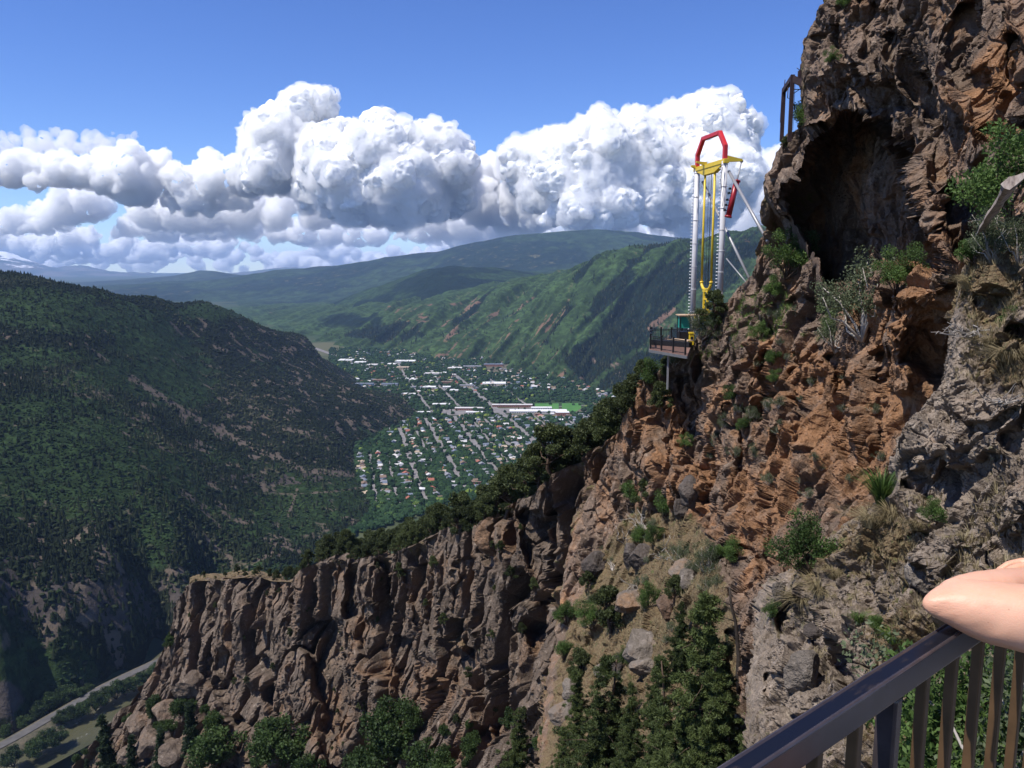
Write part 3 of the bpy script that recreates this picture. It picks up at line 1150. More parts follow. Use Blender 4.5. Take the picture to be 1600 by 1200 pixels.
def rock_mat(name, grey, orange, pale, sc, bump):
    t = NT(name)
    p = t.pos()
    n1 = t.noise(p, 0.22 * sc, 6, 0.68)
    n2_ = t.noise(p, 1.3 * sc, 6, 0.72)
    n3 = t.noise(p, 6.0 * sc, 4, 0.7)
    st = t.noise(p, 0.9 * sc, 4, 0.6, (1, 1, 0.16))
    g = t.mix(t.step(n1, 0.38, 0.62), tuple(c * 0.62 for c in grey), grey)
    g = t.mix(t.step(n2_, 0.52, 0.72), g, pale)
    o = t.mix(t.step(n2_, 0.35, 0.65), tuple(c * 0.6 for c in orange), orange)
    of = t.step(t.math('ADD', t.attr('orange'), t.math('MULTIPLY', t.math('SUBTRACT', n1, 0.5), 2.8)), 0.25, 0.85)
    c = t.mix(of, g, o)
    c = t.mix(t.math('MULTIPLY', t.step(st, 0.55, 0.75), 0.5), c, (0.075, 0.06, 0.052))
    c = t.mix(t.math('MULTIPLY', t.step(n3, 0.58, 0.72), 0.6), c, pale)
    # thin soil and dry grass on the gentler ground
    so_ = t.step(t.math('ADD', t.attr('soil'), t.math('MULTIPLY', t.math('SUBTRACT', n2_, 0.5), 1.3)), 0.40, 0.62)
    sc_ = t.mix(t.step(n3, 0.4, 0.6), (0.13, 0.088, 0.052), (0.19, 0.145, 0.082))
    sc_ = t.mix(t.step(n2_, 0.55, 0.68), sc_, (0.10, 0.11, 0.045))
    c = t.mix(so_, c, sc_)
    h = t.math('ADD', t.math('ADD', n2_, t.math('MULTIPLY', n3, 0.35)), t.math('MULTIPLY', n1, 1.2))
    return t.done(c, 0.92, 0.12, t.bump(h, bump, 0.9))


def finish(name, V, mat, attrs):
    nr, nc = V.shape[:2]
    f = grid_faces(nr, nc)
    me = make_mesh(name, V, f, [mat], None, False, attrs)
    return tag(link(name, me), kind='structure')


# ---------------- lower cliff: brown columns running away to the left
CREST_B = [(40, 1300), (130, 1180), (190, 1112), (240, 1050), (262, 990), (276, 945), (290, 916), (310, 908), (345, 906), (400, 902), (455, 912), (470, 900), (482, 886), (500, 876), (520, 870), (535, 876), (545, 880), (560, 872), (590, 868), (612, 868), (640, 852), (690, 828), (705, 822), (725, 836), (748, 818), (760, 806), (784, 806), (790, 800), (800, 788), (850, 758), (900, 722), (950, 684), (1020, 632)]
CTRL_B = [(60, 1260, 262), (130, 1180, 250), (190, 1110, 243), (240, 1050, 236), (275, 960, 228), (285, 915, 222), (300, 905, 218), (400, 900, 195), (470, 897, 178), (500, 876, 168), (590, 868, 152), (640, 850, 140), (700, 828, 126), (760, 810, 114), (800, 785, 106), (850, 755, 98), (900, 715, 92), (950, 675, 86), (1010, 630, 80),
          (300, 1000, 214), (300, 1100, 205), (300, 1200, 190), (300, 1350, 172), (400, 1000, 190), (400, 1100, 184), (400, 1200, 172), (400, 1350, 155), (500, 1000, 165), (500, 1200, 151), (500, 1350, 134), (600, 1000, 148), (600, 1200, 134), (600, 1350, 116), (700, 950, 124), (700, 1100, 117), (700, 1200, 110), (700, 1350, 96), (800, 900, 104), (800, 1050, 99), (800, 1200, 88), (800, 1350, 76), (900, 850, 92), (900, 1000, 85), (900, 1200, 73), (900, 1350, 62), (1010, 800, 82), (1010, 1000, 73), (1010, 1200, 60), (1010, 1350, 50), (200, 1200, 226), (200, 1350, 205), (100, 1300, 245), (60, 1400, 235)]
SB = Sheet(CTRL_B, 'cols', CREST_B, 50, 1020, 1020, 560, 1400)
px, py, t = SB.px, SB.py, SB.t
wx, wy = warp2(px, py, 40, 9, 2.0)
rec = np.zeros(px.shape)
for pts, wd, dp in (
        ([(548, 885), (546, 960)], 7, 3.5), ([(598, 880), (600, 1000)], 8, 4.0), ([(466, 925), (462, 1000)], 9, 4), ([(500, 1000), (520, 1060), (528, 1215)], 20, 8), ([(640, 1030), (650, 1090), (640, 1110)], 22, 6),
        ([(560, 1050), (566, 1190)], 12, 5), ([(768, 856), (772, 868)], 12, 4), ([(845, 800), (855, 930)], 10, 4), ([(828, 955), (836, 1020)], 12, 4.5), ([(365, 1040), (395, 1160)], 24, 6), ([(300, 1000), (305, 1060)], 12, 4),
        ([(690, 1040), (735, 1060), (740, 1000)], 16, 4), ([(760, 1060), (775, 1140)], 16, 5), ([(808, 800), (815, 845)], 9, 3), ([(680, 900), (690, 990)], 9, 3), ([(735, 880), (730, 960)], 10, 3.5), ([(430, 1090), (440, 1150)], 12, 4), ([(640, 900), (655, 985)], 8, 3.5), ([(880, 800), (890, 900)], 9, 3), ([(575, 955), (590, 1040)], 12, 4)):
    rec = np.maximum(rec, dp * sstep(0.15, 0.7, pline(wx, wy, pts, wd * 1.4)))
for pts, wd, dp in (([(515, 890), (520, 960)], 20, 2.5), ([(574, 890), (575, 960)], 15, 2.0), ([(768, 826), (766, 845)], 22, 2.5), ([(450, 1080), (470, 1000)], 22, 3), ([(580, 1080), (590, 1000)], 14, 2), ([(685, 1120), (690, 1020)], 14, 2), ([(380, 930), (420, 980)], 30, 2.5)):
    rec -= dp * sstep(0.1, 0.8, pline(wx, wy, pts, wd))
SB.t = t + rec
V = P(px, py, SB.t)
gp = np.interp(px[:, 0], [285, 300, 440, 480], [0.7, 0.335, 0.345, 0.8])       # the spur's flat grassy top on the left
V = close_back(V, list(np.linspace(0.6, 12, 22)) + list(np.linspace(13, 60, 18)), lambda st: gp * st + 0.5 * min(1, st / 6) * fbm(np.stack([px[:, 0] / 9, 0 * px[:, 0] + st / 7, 0 * px[:, 0]], -1), 3))
nb = 40
tt = np.concatenate([np.repeat(SB.t[:, :1], nb, 1), SB.t], 1)
N = edge_normals(V, nb)
N[:, nb:, 2] *= 0.5
# tall columns: cells that hardly change with height, rounded to the front, deep clefts between
cr, bid = blocks(V, 6.2, 11.0, seed=3.0, warp=0.2, fade=0.14)
col = 5.6 * (bid - 0.5) - 3.8 * (1 - sstep(0.0, 0.18, cr)) + 1.2 * sstep(0, 0.5, cr)
fa, fc = facets(V, 3.0, 3.4, 8.0)
fb, fd = facets(V, 1.3, 2.2, 5.0)
disp = col + 0.85 * fa - 0.6 * (1 - sstep(0, 0.12, fc)) + 0.36 * fb - 0.18 * (1 - sstep(0, 0.12, fd))
disp += 0.5 * octave(V, 5, tt, 3) + 0.3 * octave(V, 2.2, tt, 2, 3) + 0.16 * octave(V, 1.0, tt, 1.4, 5) + 0.08 * octave(V, 0.5, tt, 1, 7)
top = np.concatenate([np.full((V.shape[0], nb), 0.22), np.ones_like(SB.t)], 1)
V = V + N * (disp * top)[..., None]
PXB = np.concatenate([np.repeat(px[:, :1], nb, 1), px], 1)
PYB = np.concatenate([np.repeat(py[:, :1], nb, 1), py], 1)
soil = np.zeros(V.shape[:2])
soil[:, :nb] = np.interp(px[:, 0], [290, 300, 460, 480, 1010], [0.2, 1.0, 0.9, 0.5, 0.5])[:, None]
soil = np.maximum(soil, 0.45 * sstep(1040, 1200, PYB) * (PXB < 480))
soil = np.maximum(soil, 0.55 * blob(PXB, PYB, [(600, 1180, 60, 40), (900, 900, 40, 60), (720, 1010, 60, 12), (900, 1150, 80, 60), (430, 905, 40, 6)]))
orange = 0.28 + 0.4 * blob(PXB, PYB, [(820, 850, 30, 60), (560, 1010, 20, 50), (600, 1060, 25, 40), (690, 1070, 50, 50), (930, 760, 30, 50), (980, 680, 40, 60), (540, 1120, 60, 60)])
rock_b = rock_mat('rock_brown', (0.165, 0.125, 0.097), (0.22, 0.135, 0.083), (0.29, 0.235, 0.19), 0.55, 0.9)
finish('cliff', V, rock_b, {'orange': orange, 'soil': soil})
VB, TB = V[:, nb:], SB

# ---------------- upper cliff: the big wall on the right, the cave, the gully below
CREST_A = [(-160, 1305), (-60, 1295), (0, 1284), (15, 1272), (40, 1262), (60, 1256), (95, 1252), (130, 1255), (165, 1258), (195, 1252), (208, 1232), (220, 1222), (250, 1206), (275, 1190), (300, 1190), (322, 1198), (340, 1208), (358, 1208), (372, 1194), (390, 1188), (412, 1182), (440, 1160), (465, 1140), (485, 1112), (505, 1104), (525, 1088), (548, 1072), (562, 1048), (580, 1030), (600, 994), (640, 980), (690, 962), (730, 944), (780, 915), (850, 890), (950, 872), (1100, 850), (1250, 840), (1400, 830)]
CTRL_A = [(1300, -150, 38), (1285, 0, 41), (1258, 60, 43), (1252, 120, 44), (1255, 190, 45), (1225, 215, 47), (1200, 260, 49), (1190, 300, 51), (1200, 340, 53), (1208, 360, 54), (1185, 400, 57), (1150, 450, 61), (1112, 485, 64), (1090, 525, 66), (1060, 555, 69), (1000, 600, 75), (975, 650, 79), (955, 690, 82), (930, 730, 85), (900, 780, 88), (880, 850, 87), (870, 950, 82), (850, 1100, 70), (840, 1250, 60), (830, 1400, 50),
          (1330, -150, 34), (1400, 0, 31), (1500, 0, 26), (1600, 0, 23), (1750, 0, 20), (1500, -150, 27), (1750, -150, 22), (1400, 150, 31), (1500, 150, 25), (1600, 150, 21), (1750, 150, 18), (1300, 120, 38),
          (1300, 250, 42), (1400, 300, 32), (1500, 300, 24), (1600, 300, 18), (1300, 400, 43), (1400, 400, 32), (1450, 400, 27), (1500, 400, 21), (1240, 300, 46), (1240, 380, 50),
          (1200, 450, 54), (1250, 450, 48), (1300, 480, 41), (1350, 520, 33), (1400, 480, 27), (1480, 500, 24),
          (1100, 600, 63), (1150, 600, 55), (1200, 600, 48), (1300, 620, 37), (1400, 620, 29), (1480, 620, 25), (1020, 700, 73), (1100, 700, 59), (1200, 720, 45), (1300, 720, 34), (1400, 720, 27),
          (950, 800, 82), (1000, 800, 74), (1050, 820, 63), (1100, 800, 54), (1150, 800, 46), (1200, 820, 38), (1300, 820, 29), (950, 900, 75), (1000, 900, 64), (1050, 900, 53), (1100, 900, 44), (1160, 900, 36), (1250, 900, 27),
          (950, 1000, 66), (1050, 1000, 45), (1150, 1000, 31), (1250, 1000, 23), (950, 1100, 57), (1050, 1100, 39), (1150, 1100, 27), (1250, 1100, 19), (1000, 1250, 39), (1200, 1250, 21), (1500, 1250, 14), (1000, 1400, 31), (1200, 1400, 18), (1600, 1400, 11), (1750, 600, 18), (1750, 1000, 13)]
SA = Sheet(CTRL_A, 'rows', CREST_A, -150, 1400, 1240, 760, 1740)
px, py, t = SA.px, SA.py, SA.t
wx, wy = warp2(px, py, 36, 10, 6.0)
cave = [(1236, 330), (1242, 285), (1264, 250), (1287, 215), (1314, 190), (1342, 186), (1370, 204), (1396, 246), (1416, 292), (1440, 352), (1468, 402), (1470, 424), (1440, 412), (1405, 402), (1378, 396), (1350, 416), (1318, 448), (1302, 450), (1292, 407), (1264, 368)]
cave2 = [(1470, 300), (1490, 280), (1520, 292), (1540, 330), (1535, 372), (1505, 405), (1488, 400), (1478, 360)]
cav3 = [(1418, 512), (1440, 500), (1478, 505), (1484, 560), (1478, 600), (1440, 590), (1420, 560)]
rec = 8.5 * sstep(0.2, 0.8, polymask(wx, wy, cave, 22)) + 4.0 * sstep(0.2, 0.8, polymask(wx, wy, cave2, 24)) + 1.3 * polymask(wx, wy, cav3, 30)
for pts, wd, dp in (
        ([(1196, 560), (1186, 650)], 9, 2.5), ([(1092, 560), (1080, 640), (1098, 760), (1120, 850)], 8, 2.2), ([(1150, 640), (1160, 760)], 8, 1.6), ([(1060, 590), (1070, 720)], 7, 2), ([(1040, 790), (1050, 830)], 12, 2), ([(1230, 560), (1250, 640)], 9, 1.6),
        ([(1290, 560), (1300, 640), (1330, 720)], 10, 1.7), ([(1360, 560), (1372, 610)], 9, 1.6), ([(1370, 660), (1350, 720)], 8, 1.4), ([(1180, 780), (1190, 900)], 8, 1.6), ([(1150, 860), (1140, 920)], 10, 2.0), ([(1140, 1000), (1160, 1100)], 14, 3),
        ([(1300, 60), (1345, 120), (1360, 170)], 9, 1.3), ([(1385, 60), (1410, 150), (1440, 200)], 10, 1.3), ([(1440, 215), (1450, 260)], 10, 1.5), ([(1500, 20), (1490, 100), (1540, 180)], 11, 1.3), ([(1350, 0), (1360, 80)], 8, 1.0), ([(1570, 60), (1575, 150), (1540, 205)], 10, 1.2), ([(1270, 60), (1300, 50)], 7, 1.0), ([(1540, 205), (1600, 215)], 14, 1.6), ([(1330, 130), (1380, 165)], 14, 1.4), ([(1245, 470), (1262, 490)], 10, 1.5), ([(1400, 380), (1430, 400)], 8, 1)):
    rec = np.maximum(rec, dp * sstep(0.12, 0.7, pline(wx, wy, pts, wd * 1.3)))
for pts, wd, dp in (([(1400, 440), (1470, 425)], 40, 2.2), ([(1390, 520), (1400, 600)], 24, 1.2), ([(1200, 290), (1215, 320)], 22, 1.2), ([(1300, 175), (1262, 215)], 16, 1.0), ([(1075, 755), (1072, 745)], 22, 2.2), ([(1460, 100), (1520, 220), (1475, 330)], 26, 1.3), ([(1300, 30), (1275, 110)], 22, 0.9), ([(1425, 260), (1470, 390)], 14, 1.6), ([(1560, 20), (1590, 110)], 24, 1.0), ([(1120, 620), (1130, 720)], 20, 1.6), ([(1225, 640), (1240, 760)], 24, 1.3), ([(1330, 600), (1325, 680)], 22, 1.0), ([(1020, 640), (1010, 730)], 16, 1.6)):
    rec -= dp * sstep(0.1, 0.8, pline(wx, wy, pts, wd))
SA.t = t + rec
V = P(px, py, SA.t)
nb = 60
V = close_back(V, list(np.linspace(0.2, 6, 40)) + list(np.linspace(6.5, 35, 20)), 0.55)
tt = np.concatenate([np.repeat(SA.t[:, :1], nb, 1), SA.t], 1)
N = edge_normals(V, nb)
PXA = np.concatenate([np.repeat(px[:, :1], nb, 1), px], 1)
PYA = np.concatenate([np.repeat(py[:, :1], nb, 1), py], 1)
gul = sstep(0.3, 0.8, polymask(PXA, PYA, [(985, 790), (1080, 800), (1105, 830), (1130, 900), (1160, 1010), (1150, 1120), (1200, 1420), (800, 1420), (880, 960), (930, 860)], 40))
upper = sstep(470, 330, PYA)
cr, bid = blocks(V, 4.2, 2.6, (0.25, 0.0), 0.4, 1.0)
fa, fc = facets(V, 2.1, 2.0, 4.0, 0.35, (0.3, 0.1))
fb, fd = facets(V, 0.95, 1.6, 9.0, 0.35, (0.25, 0))
disp = 1.5 * (bid - 0.5) - 0.9 * (1 - sstep(0, 0.22, cr)) + 0.62 * fa - 0.32 * (1 - sstep(0, 0.12, fc)) + 0.25 * fb - 0.11 * (1 - sstep(0, 0.12, fd))
disp += 0.9 * octave(V, 4, tt, 1.8) + 0.3 * octave(V, 1.7, tt, 1.5, 3) - 0.18 * np.abs(octave(V, 0.8, tt, 1.6, 5)) - 0.10 * np.abs(octave(V, 0.4, tt, 1.4, 7)) + 0.04 * octave(V, 0.2, tt, 1, 9)
bid4, cr4 = facets(V, 0.38, 1.3, 12.0)
kk = np.arange(V.shape[1])[None]
edge_soft = 0.35 + 0.65 * np.maximum(sstep(nb - 2, nb + 26, kk), sstep(nb - 6, nb - 30, kk))
disp += (0.12 * bid4 - 0.04 * (1 - sstep(0, 0.12, cr4))) * sstep(70, 40, tt)
disp *= edge_soft * (1.0 - 0.45 * gul) * np.interp(tt, [10, 30, 60, 90], [0.5, 0.8, 1.0, 1.15])
V = V + N * disp[..., None]
soil = gul * 0.72
soil = np.maximum(soil, 0.5 * blob(PXA, PYA, [(1130, 500, 40, 40), (1270, 520, 40, 20), (1080, 840, 50, 40), (1180, 560, 30, 30), (1230, 420, 20, 20)]))
soil[:, :nb] = np.maximum(soil[:, :nb], 0.5)
orange = 0.38 + 0.5 * blob(PXA, PYA, [(1440, 500, 80, 90), (1300, 680, 120, 110), (1220, 740, 60, 100), (1060, 640, 50, 80), (1000, 640, 40, 60), (1260, 600, 90, 60), (1540, 140, 70, 90), (1440, 400, 50, 40), (1130, 620, 30, 80), (1080, 760, 40, 60), (1150, 800, 40, 60)]) - 0.4 * blob(PXA, PYA, [(1210, 300, 40, 80), (1280, 80, 50, 90), (1160, 470, 60, 50), (1120, 560, 40, 120), (1400, 100, 60, 60)])
rock_a = rock_mat('rock_rust', (0.228, 0.163, 0.123), (0.315, 0.17, 0.09), (0.37, 0.29, 0.225), 1.1, 0.5)
finish('cliff', V, rock_a, {'orange': orange, 'soil': soil})
VA, TA = V[:, nb:], SA

# ---------------- the near slope beside the railing
CREST_C = [(290, 1660), (320, 1612), (340, 1580), (365, 1540), (385, 1516), (420, 1506), (480, 1491), (540, 1482), (590, 1474), (620, 1452), (650, 1424), (680, 1402), (720, 1399), (748, 1404), (772, 1392), (800, 1342), (850, 1292), (900, 1238), (940, 1206), (980, 1188), (1050, 1178), (1120, 1172), (1200, 1170), (1400, 1160)]
CTRL_C = [(1640, 300, 12.4), (1580, 340, 12.8), (1515, 385, 13.5), (1490, 480, 13), (1472, 590, 12.5), (1402, 690, 12.6), (1400, 745, 12.4), (1340, 800, 13.6), (1235, 900, 15.5), (1185, 980, 16), (1170, 1120, 14), (1170, 1200, 13), (1160, 1400, 10),
          (1600, 400, 11.2), (1600, 500, 10.4), (1600, 600, 9.4), (1600, 700, 8.4), (1600, 800, 7.8), (1500, 500, 12.2), (1500, 650, 11), (1500, 750, 10.2), (1500, 850, 9.6), (1400, 850, 11.2), (1400, 950, 10.5), (1300, 950, 12.6), (1300, 1100, 10.8), (1400, 1100, 8.8), (1500, 950, 8.6), (1500, 1100, 7.2), (1600, 950, 7), (1600, 1150, 5.8), (1720, 300, 11), (1720, 600, 8.2), (1720, 900, 6.2), (1720, 1300, 4.6), (1400, 1350, 6.6), (1300, 1350, 8)]
SC = Sheet(CTRL_C, 'rows', CREST_C, 292, 1400, 1150, 620, 1720)
px, py, t = SC.px, SC.py, SC.t
wx, wy = warp2(px, py, 40, 9, 9.0)
rec = np.zeros(px.shape)
for pts, wd, dp in (
        ([(1425, 752), (1450, 770), (1480, 752)], 12, 0.6), ([(1480, 752), (1540, 720), (1620, 690)], 10, 0.4), ([(1570, 690), (1620, 660)], 16, 0.5), ([(1590, 520), (1620, 560)], 14, 0.5), ([(1530, 470), (1545, 500)], 10, 0.4), ([(1250, 950), (1300, 1030), (1310, 1060)], 9, 0.6),
        ([(1215, 980), (1232, 940)], 9, 0.7), ([(1420, 890), (1450, 930), (1470, 945)], 11, 0.7), ([(1550, 870), (1620, 850)], 12, 0.3), ([(1330, 900), (1372, 970), (1360, 1030)], 9, 0.35), ([(1400, 840), (1440, 836)], 6, 0.3), ([(1200, 1060), (1210, 1110)], 8, 0.4), ([(1480, 640), (1500, 680), (1600, 640)], 8, 0.3)):
    rec = np.maximum(rec, dp * sstep(0.12, 0.7, pline(wx, wy, pts, wd * 1.3)))
for pts, wd, dp in (([(1430, 700), (1480, 660), (1580, 620)], 34, 0.4), ([(1290, 1000), (1275, 960)], 20, 0.35), ([(1450, 880), (1470, 850)], 26, 0.4), ([(1560, 790), (1500, 830)], 40, 0.4), ([(1420, 960), (1380, 1000)], 30, 0.35), ([(1500, 520), (1490, 620)], 18, 0.3), ([(1255, 1080), (1240, 1020)], 24, 0.3)):
    rec -= dp * sstep(0.1, 0.8, pline(wx, wy, pts, wd))
SC.t = t + rec
V = P(px, py, SC.t)
nb = 70
V = close_back(V, list(np.linspace(0.05, 3, 50)) + list(np.linspace(3.2, 10, 20)), 0.35)
tt = np.concatenate([np.repeat(SC.t[:, :1], nb, 1), SC.t], 1)
N = edge_normals(V, nb)
PXC = np.concatenate([np.repeat(px[:, :1], nb, 1), px], 1)
PYC = np.concatenate([np.repeat(py[:, :1], nb, 1), py], 1)
cr, bid = blocks(V, 1.7, 1.2, (0.3, 0.3), 0.4, 2.0)
fa, fc = facets(V, 0.62, 1.0, 6.0, 0.35, (0.3, 0))
fb, fd = facets(V, 0.22, 1.0, 7.0)
fe, fg = facets(V, 0.085, 1.0, 3.0)
disp = 0.42 * (bid - 0.5) - 0.2 * (1 - sstep(0, 0.2, cr)) + 0.17 * fa - 0.05 * (1 - sstep(0, 0.1, fc)) + 0.066 * fb - 0.02 * (1 - sstep(0, 0.1, fd)) + 0.035 * fe - 0.008 * (1 - sstep(0, 0.1, fg))
disp += 0.32 * octave(V, 1.6, tt) + 0.1 * octave(V, 0.7, tt, 1, 3) - 0.04 * np.abs(octave(V, 0.3, tt, 1, 5)) + 0.016 * octave(V, 0.12, tt, 1, 7) + 0.010 * octave(V, 0.05, tt, 1, 9)
kk = np.arange(V.shape[1])[None]
disp *= 0.35 + 0.65 * np.maximum(sstep(nb - 2, nb + 30, kk), 0.45 * sstep(nb - 6, nb - 40, kk))
V = V + N * disp[..., None]
soil = 0.42 + 0.35 * blob(PXC, PYC, [(1370, 840, 60, 40), (1260, 870, 40, 30), (1540, 440, 60, 50), (1560, 560, 50, 40), (1400, 1010, 50, 50), (1500, 1150, 120, 60)]) - 0.5 * blob(PXC, PYC, [(1440, 700, 60, 40), (1540, 650, 80, 30), (1250, 1060, 60, 60), (1560, 790, 60, 40), (1440, 870, 20, 30), (1290, 1010, 20, 24), (1490, 560, 20, 60)])
orange = 0.10 + 0.35 * blob(PXC, PYC, [(1580, 740, 60, 20), (1430, 840, 40, 20), (1540, 400, 40, 30), (1300, 1050, 12, 30)])
rock_c = rock_mat('rock_grey', (0.265, 0.213, 0.17), (0.30, 0.19, 0.12), (0.40, 0.335, 0.275), 3.2, 0.13)
finish('cliff', V, rock_c, {'orange': orange, 'soil': soil})
VC, TC = V[:, nb:], SC

# ---------------------------------------------------------------- plants
def leaf_mat(name, dark, light, trans=0.25, scale=1.2):
    t = NT(name)
    tc = t.n('ShaderNodeTexCoord').outputs['Object']
    oi = t.n('ShaderNodeObjectInfo').outputs['Random']
    n = t.noise(tc, scale, 4, 0.7)
    f = t.math('ADD', t.math('MULTIPLY', n, 0.8), t.math('MULTIPLY', t.attr('tint'), 0.5))
    f = t.math('ADD', f, t.math('MULTIPLY', t.math('SUBTRACT', oi, 0.5), 0.35))
    c = t.ramp(f, [(0.35, dark), (0.85, light)])
    m = t.done(c, 0.6, 0.25)
    # leaves let some light through
    tr = t.n('ShaderNodeBsdfTranslucent')
    t.l(c, tr.inputs['Color'])
    mx = t.n('ShaderNodeMixShader', i_0=trans)
    t.l(t.bsdf.outputs[0], mx.inputs[1]).l(tr.outputs[0], mx.inputs[2]).l(mx.outputs[0], t.out.inputs['Surface'])
    return m


M_JUN = leaf_mat('juniper_leaf', (0.020, 0.028, 0.010), (0.070, 0.088, 0.030))
M_PINE = leaf_mat('pine_needle', (0.015, 0.026, 0.009), (0.080, 0.105, 0.032))
M_FIR = leaf_mat('fir_needle', (0.010, 0.020, 0.012), (0.030, 0.050, 0.022))
M_SHRUB = leaf_mat('shrub_leaf', (0.030, 0.055, 0.015), (0.100, 0.165, 0.040), 0.35)
M_SAGE = leaf_mat('sage_leaf', (0.032, 0.046, 0.022), (0.105, 0.128, 0.066), 0.25)
M_DRY = leaf_mat('dry_grass', (0.13, 0.10, 0.052), (0.30, 0.25, 0.145), 0.3)
M_GRASS = leaf_mat('green_grass', (0.045, 0.085, 0.02), (0.13, 0.20, 0.045), 0.35)
M_BROAD = leaf_mat('broad_leaf', (0.018, 0.034, 0.011), (0.056, 0.092, 0.025), 0.3)
M_BARK = plain('bark', (0.075, 0.052, 0.038), 0.9, 0.1, var=0.4, scale=4)
M_DEAD = plain('dead_wood', (0.30, 0.27, 0.24), 0.85, 0.1, var=0.35, scale=6)
M_CHAR = plain('charred_wood', (0.035, 0.028, 0.024), 0.9, 0.1, var=0.4, scale=6)


def leaves(cent, rad, n, size, rng, aspect=1.8, up=0.0, out=0.5, flat=0.75):
    """n small blades spread through balls at cent; returns verts, quads, tint"""
    cent = np.asarray(cent, float)
    rad = np.broadcast_to(np.asarray(rad, float), (len(cent),))
    wgt = rad ** 2
    i = rng.choice(len(cent), n, p=wgt / wgt.sum())
    d = rng.normal(size=(n, 3))
    d /= np.linalg.norm(d, axis=1, keepdims=True)
    r = rng.random(n) ** 0.45
    c = cent[i] + d * (r * rad[i])[:, None] * np.array([1, 1, flat])
    ax = d * out + rng.normal(size=(n, 3)) * 0.6
    ax[:, 2] += up
    ax /= np.linalg.norm(ax, axis=1, keepdims=True)
    sd = np.cross(ax, rng.normal(size=(n, 3)))
    sd /= np.linalg.norm(sd, axis=1, keepdims=True) + 1e-9
    s = size * (0.6 + 0.8 * rng.random(n))[:, None]
    a, b = ax * s * aspect * 0.5, sd * s * 0.5
    V = np.stack([c - a, c + b * 0.8, c + a, c - b * 0.8], 1).reshape(-1, 3)
    Q = np.arange(4 * n).reshape(-1, 4)
    ti = np.repeat(rng.random(n) * 0.6 + 0.4 * np.repeat(0, n) + 0.4 * rng.random(len(cent))[i], 4)
    return V, Q, ti


def plant(name, label, cat, trunk, crown_mesh, bark, crown_name='crown', trunk_name='trunk', group=None):
    e = empty(name, (0, 0, -9000), label, cat, group)
    if trunk is not None and len(trunk.v):
        trunk.build(trunk_name, bark, e)
    link(crown_name, crown_mesh, e)
    return e


def limb_path(a, b, rng, k=5, wob=0.12):
    a, b = np.asarray(a, float), np.asarray(b, float)
    L = np.linalg.norm(b - a)
    t = np.linspace(0, 1, k)[:, None]
    p = a + (b - a) * t
    p[1:-1] += rng.normal(size=(k - 2, 3)) * wob * L
    return p


def make_juniper(seed, h=4.5, wd=3.6, n=3600, leaf=0.20, mat=None):
    r = np.random.default_rng(seed)
    tb = MB()
    lean = r.normal(size=2) * 0.25
    top = np.array([lean[0], lean[1], h * 0.62])
    tb.tube(limb_path((0, 0, -0.7), top, r, 6, 0.05), np.linspace(0.20, 0.05, 6) * h / 4.5, 7)
    cs, rs = [], []
    for k in range(int(30 + 8 * r.random())):
        a = r.random() * 6.283
        zz = r.random() ** 0.8
        rr = wd * 0.5 * (1.0 - 0.75 * zz ** 1.6) * (0.35 + 0.65 * r.random()) * (1.0 if zz > 0.12 else 0.8)
        c = np.array([lean[0] * zz + rr * math.cos(a), lean[1] * zz + rr * math.sin(a), h * (0.16 + 0.74 * zz)])
        cs.append(c)
        rs.append(h * (0.06 + 0.085 * r.random()))
        if k % 2 == 0:
            tb.tube(limb_path(top * (0.25 + 0.5 * zz), c, r, 4, 0.1), np.linspace(0.06, 0.02, 4) * h / 4.5, 5)
    V, Q, ti = leaves(cs, rs, n, leaf, r, 1.7, 0.35, 0.7, 0.85)
    return tb, make_mesh('crown', V, Q, [mat or M_JUN], None, False, {'tint': ti})


def make_conifer(seed, h=9, wd=3.2, n=9000, leaf=0.2, mat=None, open_=0.25, base=0.1, tiers=22):
    r = np.random.default_rng(seed)
    tb = MB()
    tb.tube(limb_path((0, 0, -1.0), (r.normal() * 0.1, r.normal() * 0.1, h * 0.98), r, 7, 0.008), np.linspace(0.021 * h, 0.004 * h, 7), 8)
    cs, rs = [], []
    for k in range(tiers):
        z = base + (1 - base) * (k + 0.4 * r.random()) / tiers
        R = wd * 0.5 * (1 - z) ** 0.8 * (0.75 + 0.5 * r.random()) + 0.05
        nb = max(3, int(7 * (1 - z) + 3))
        a0 = r.random() * 6.28
        for j in range(nb):
            if r.random() < open_:
                continue
            a = a0 + 6.283 * j / nb + r.normal() * 0.2
            L = R * (0.6 + 0.5 * r.random())
            tip = np.array([L * math.cos(a), L * math.sin(a), h * z - 0.18 * L + 0.1 * L * L / max(wd, 1)])
            st = np.array([0, 0, h * z])
            if k % 2 == 0:
                tb.tube(limb_path(st, tip, r, 3, 0.04), [0.012 * h * (1 - z) + 0.01, 0.01, 0.006], 4)
            m = max(2, int(L / (0.07 * h) + 1.5))
            for q in range(m):
                f = (q + 0.7) / m
                cs.append(st + (tip - st) * f + r.normal(size=3) * 0.015 * h)
                rs.append((0.034 * h) * (0.7 + 0.6 * r.random()) * (1.15 - 0.5 * f))
    cs.append(np.array([0, 0, h * 0.97]))
    rs.append(0.03 * h)
    V, Q, ti = leaves(cs, rs, n, leaf, r, 3.6, 0.35, 0.8, 0.7)
    return tb, make_mesh('crown', V, Q, [mat or M_FIR], None, False, {'tint': ti})


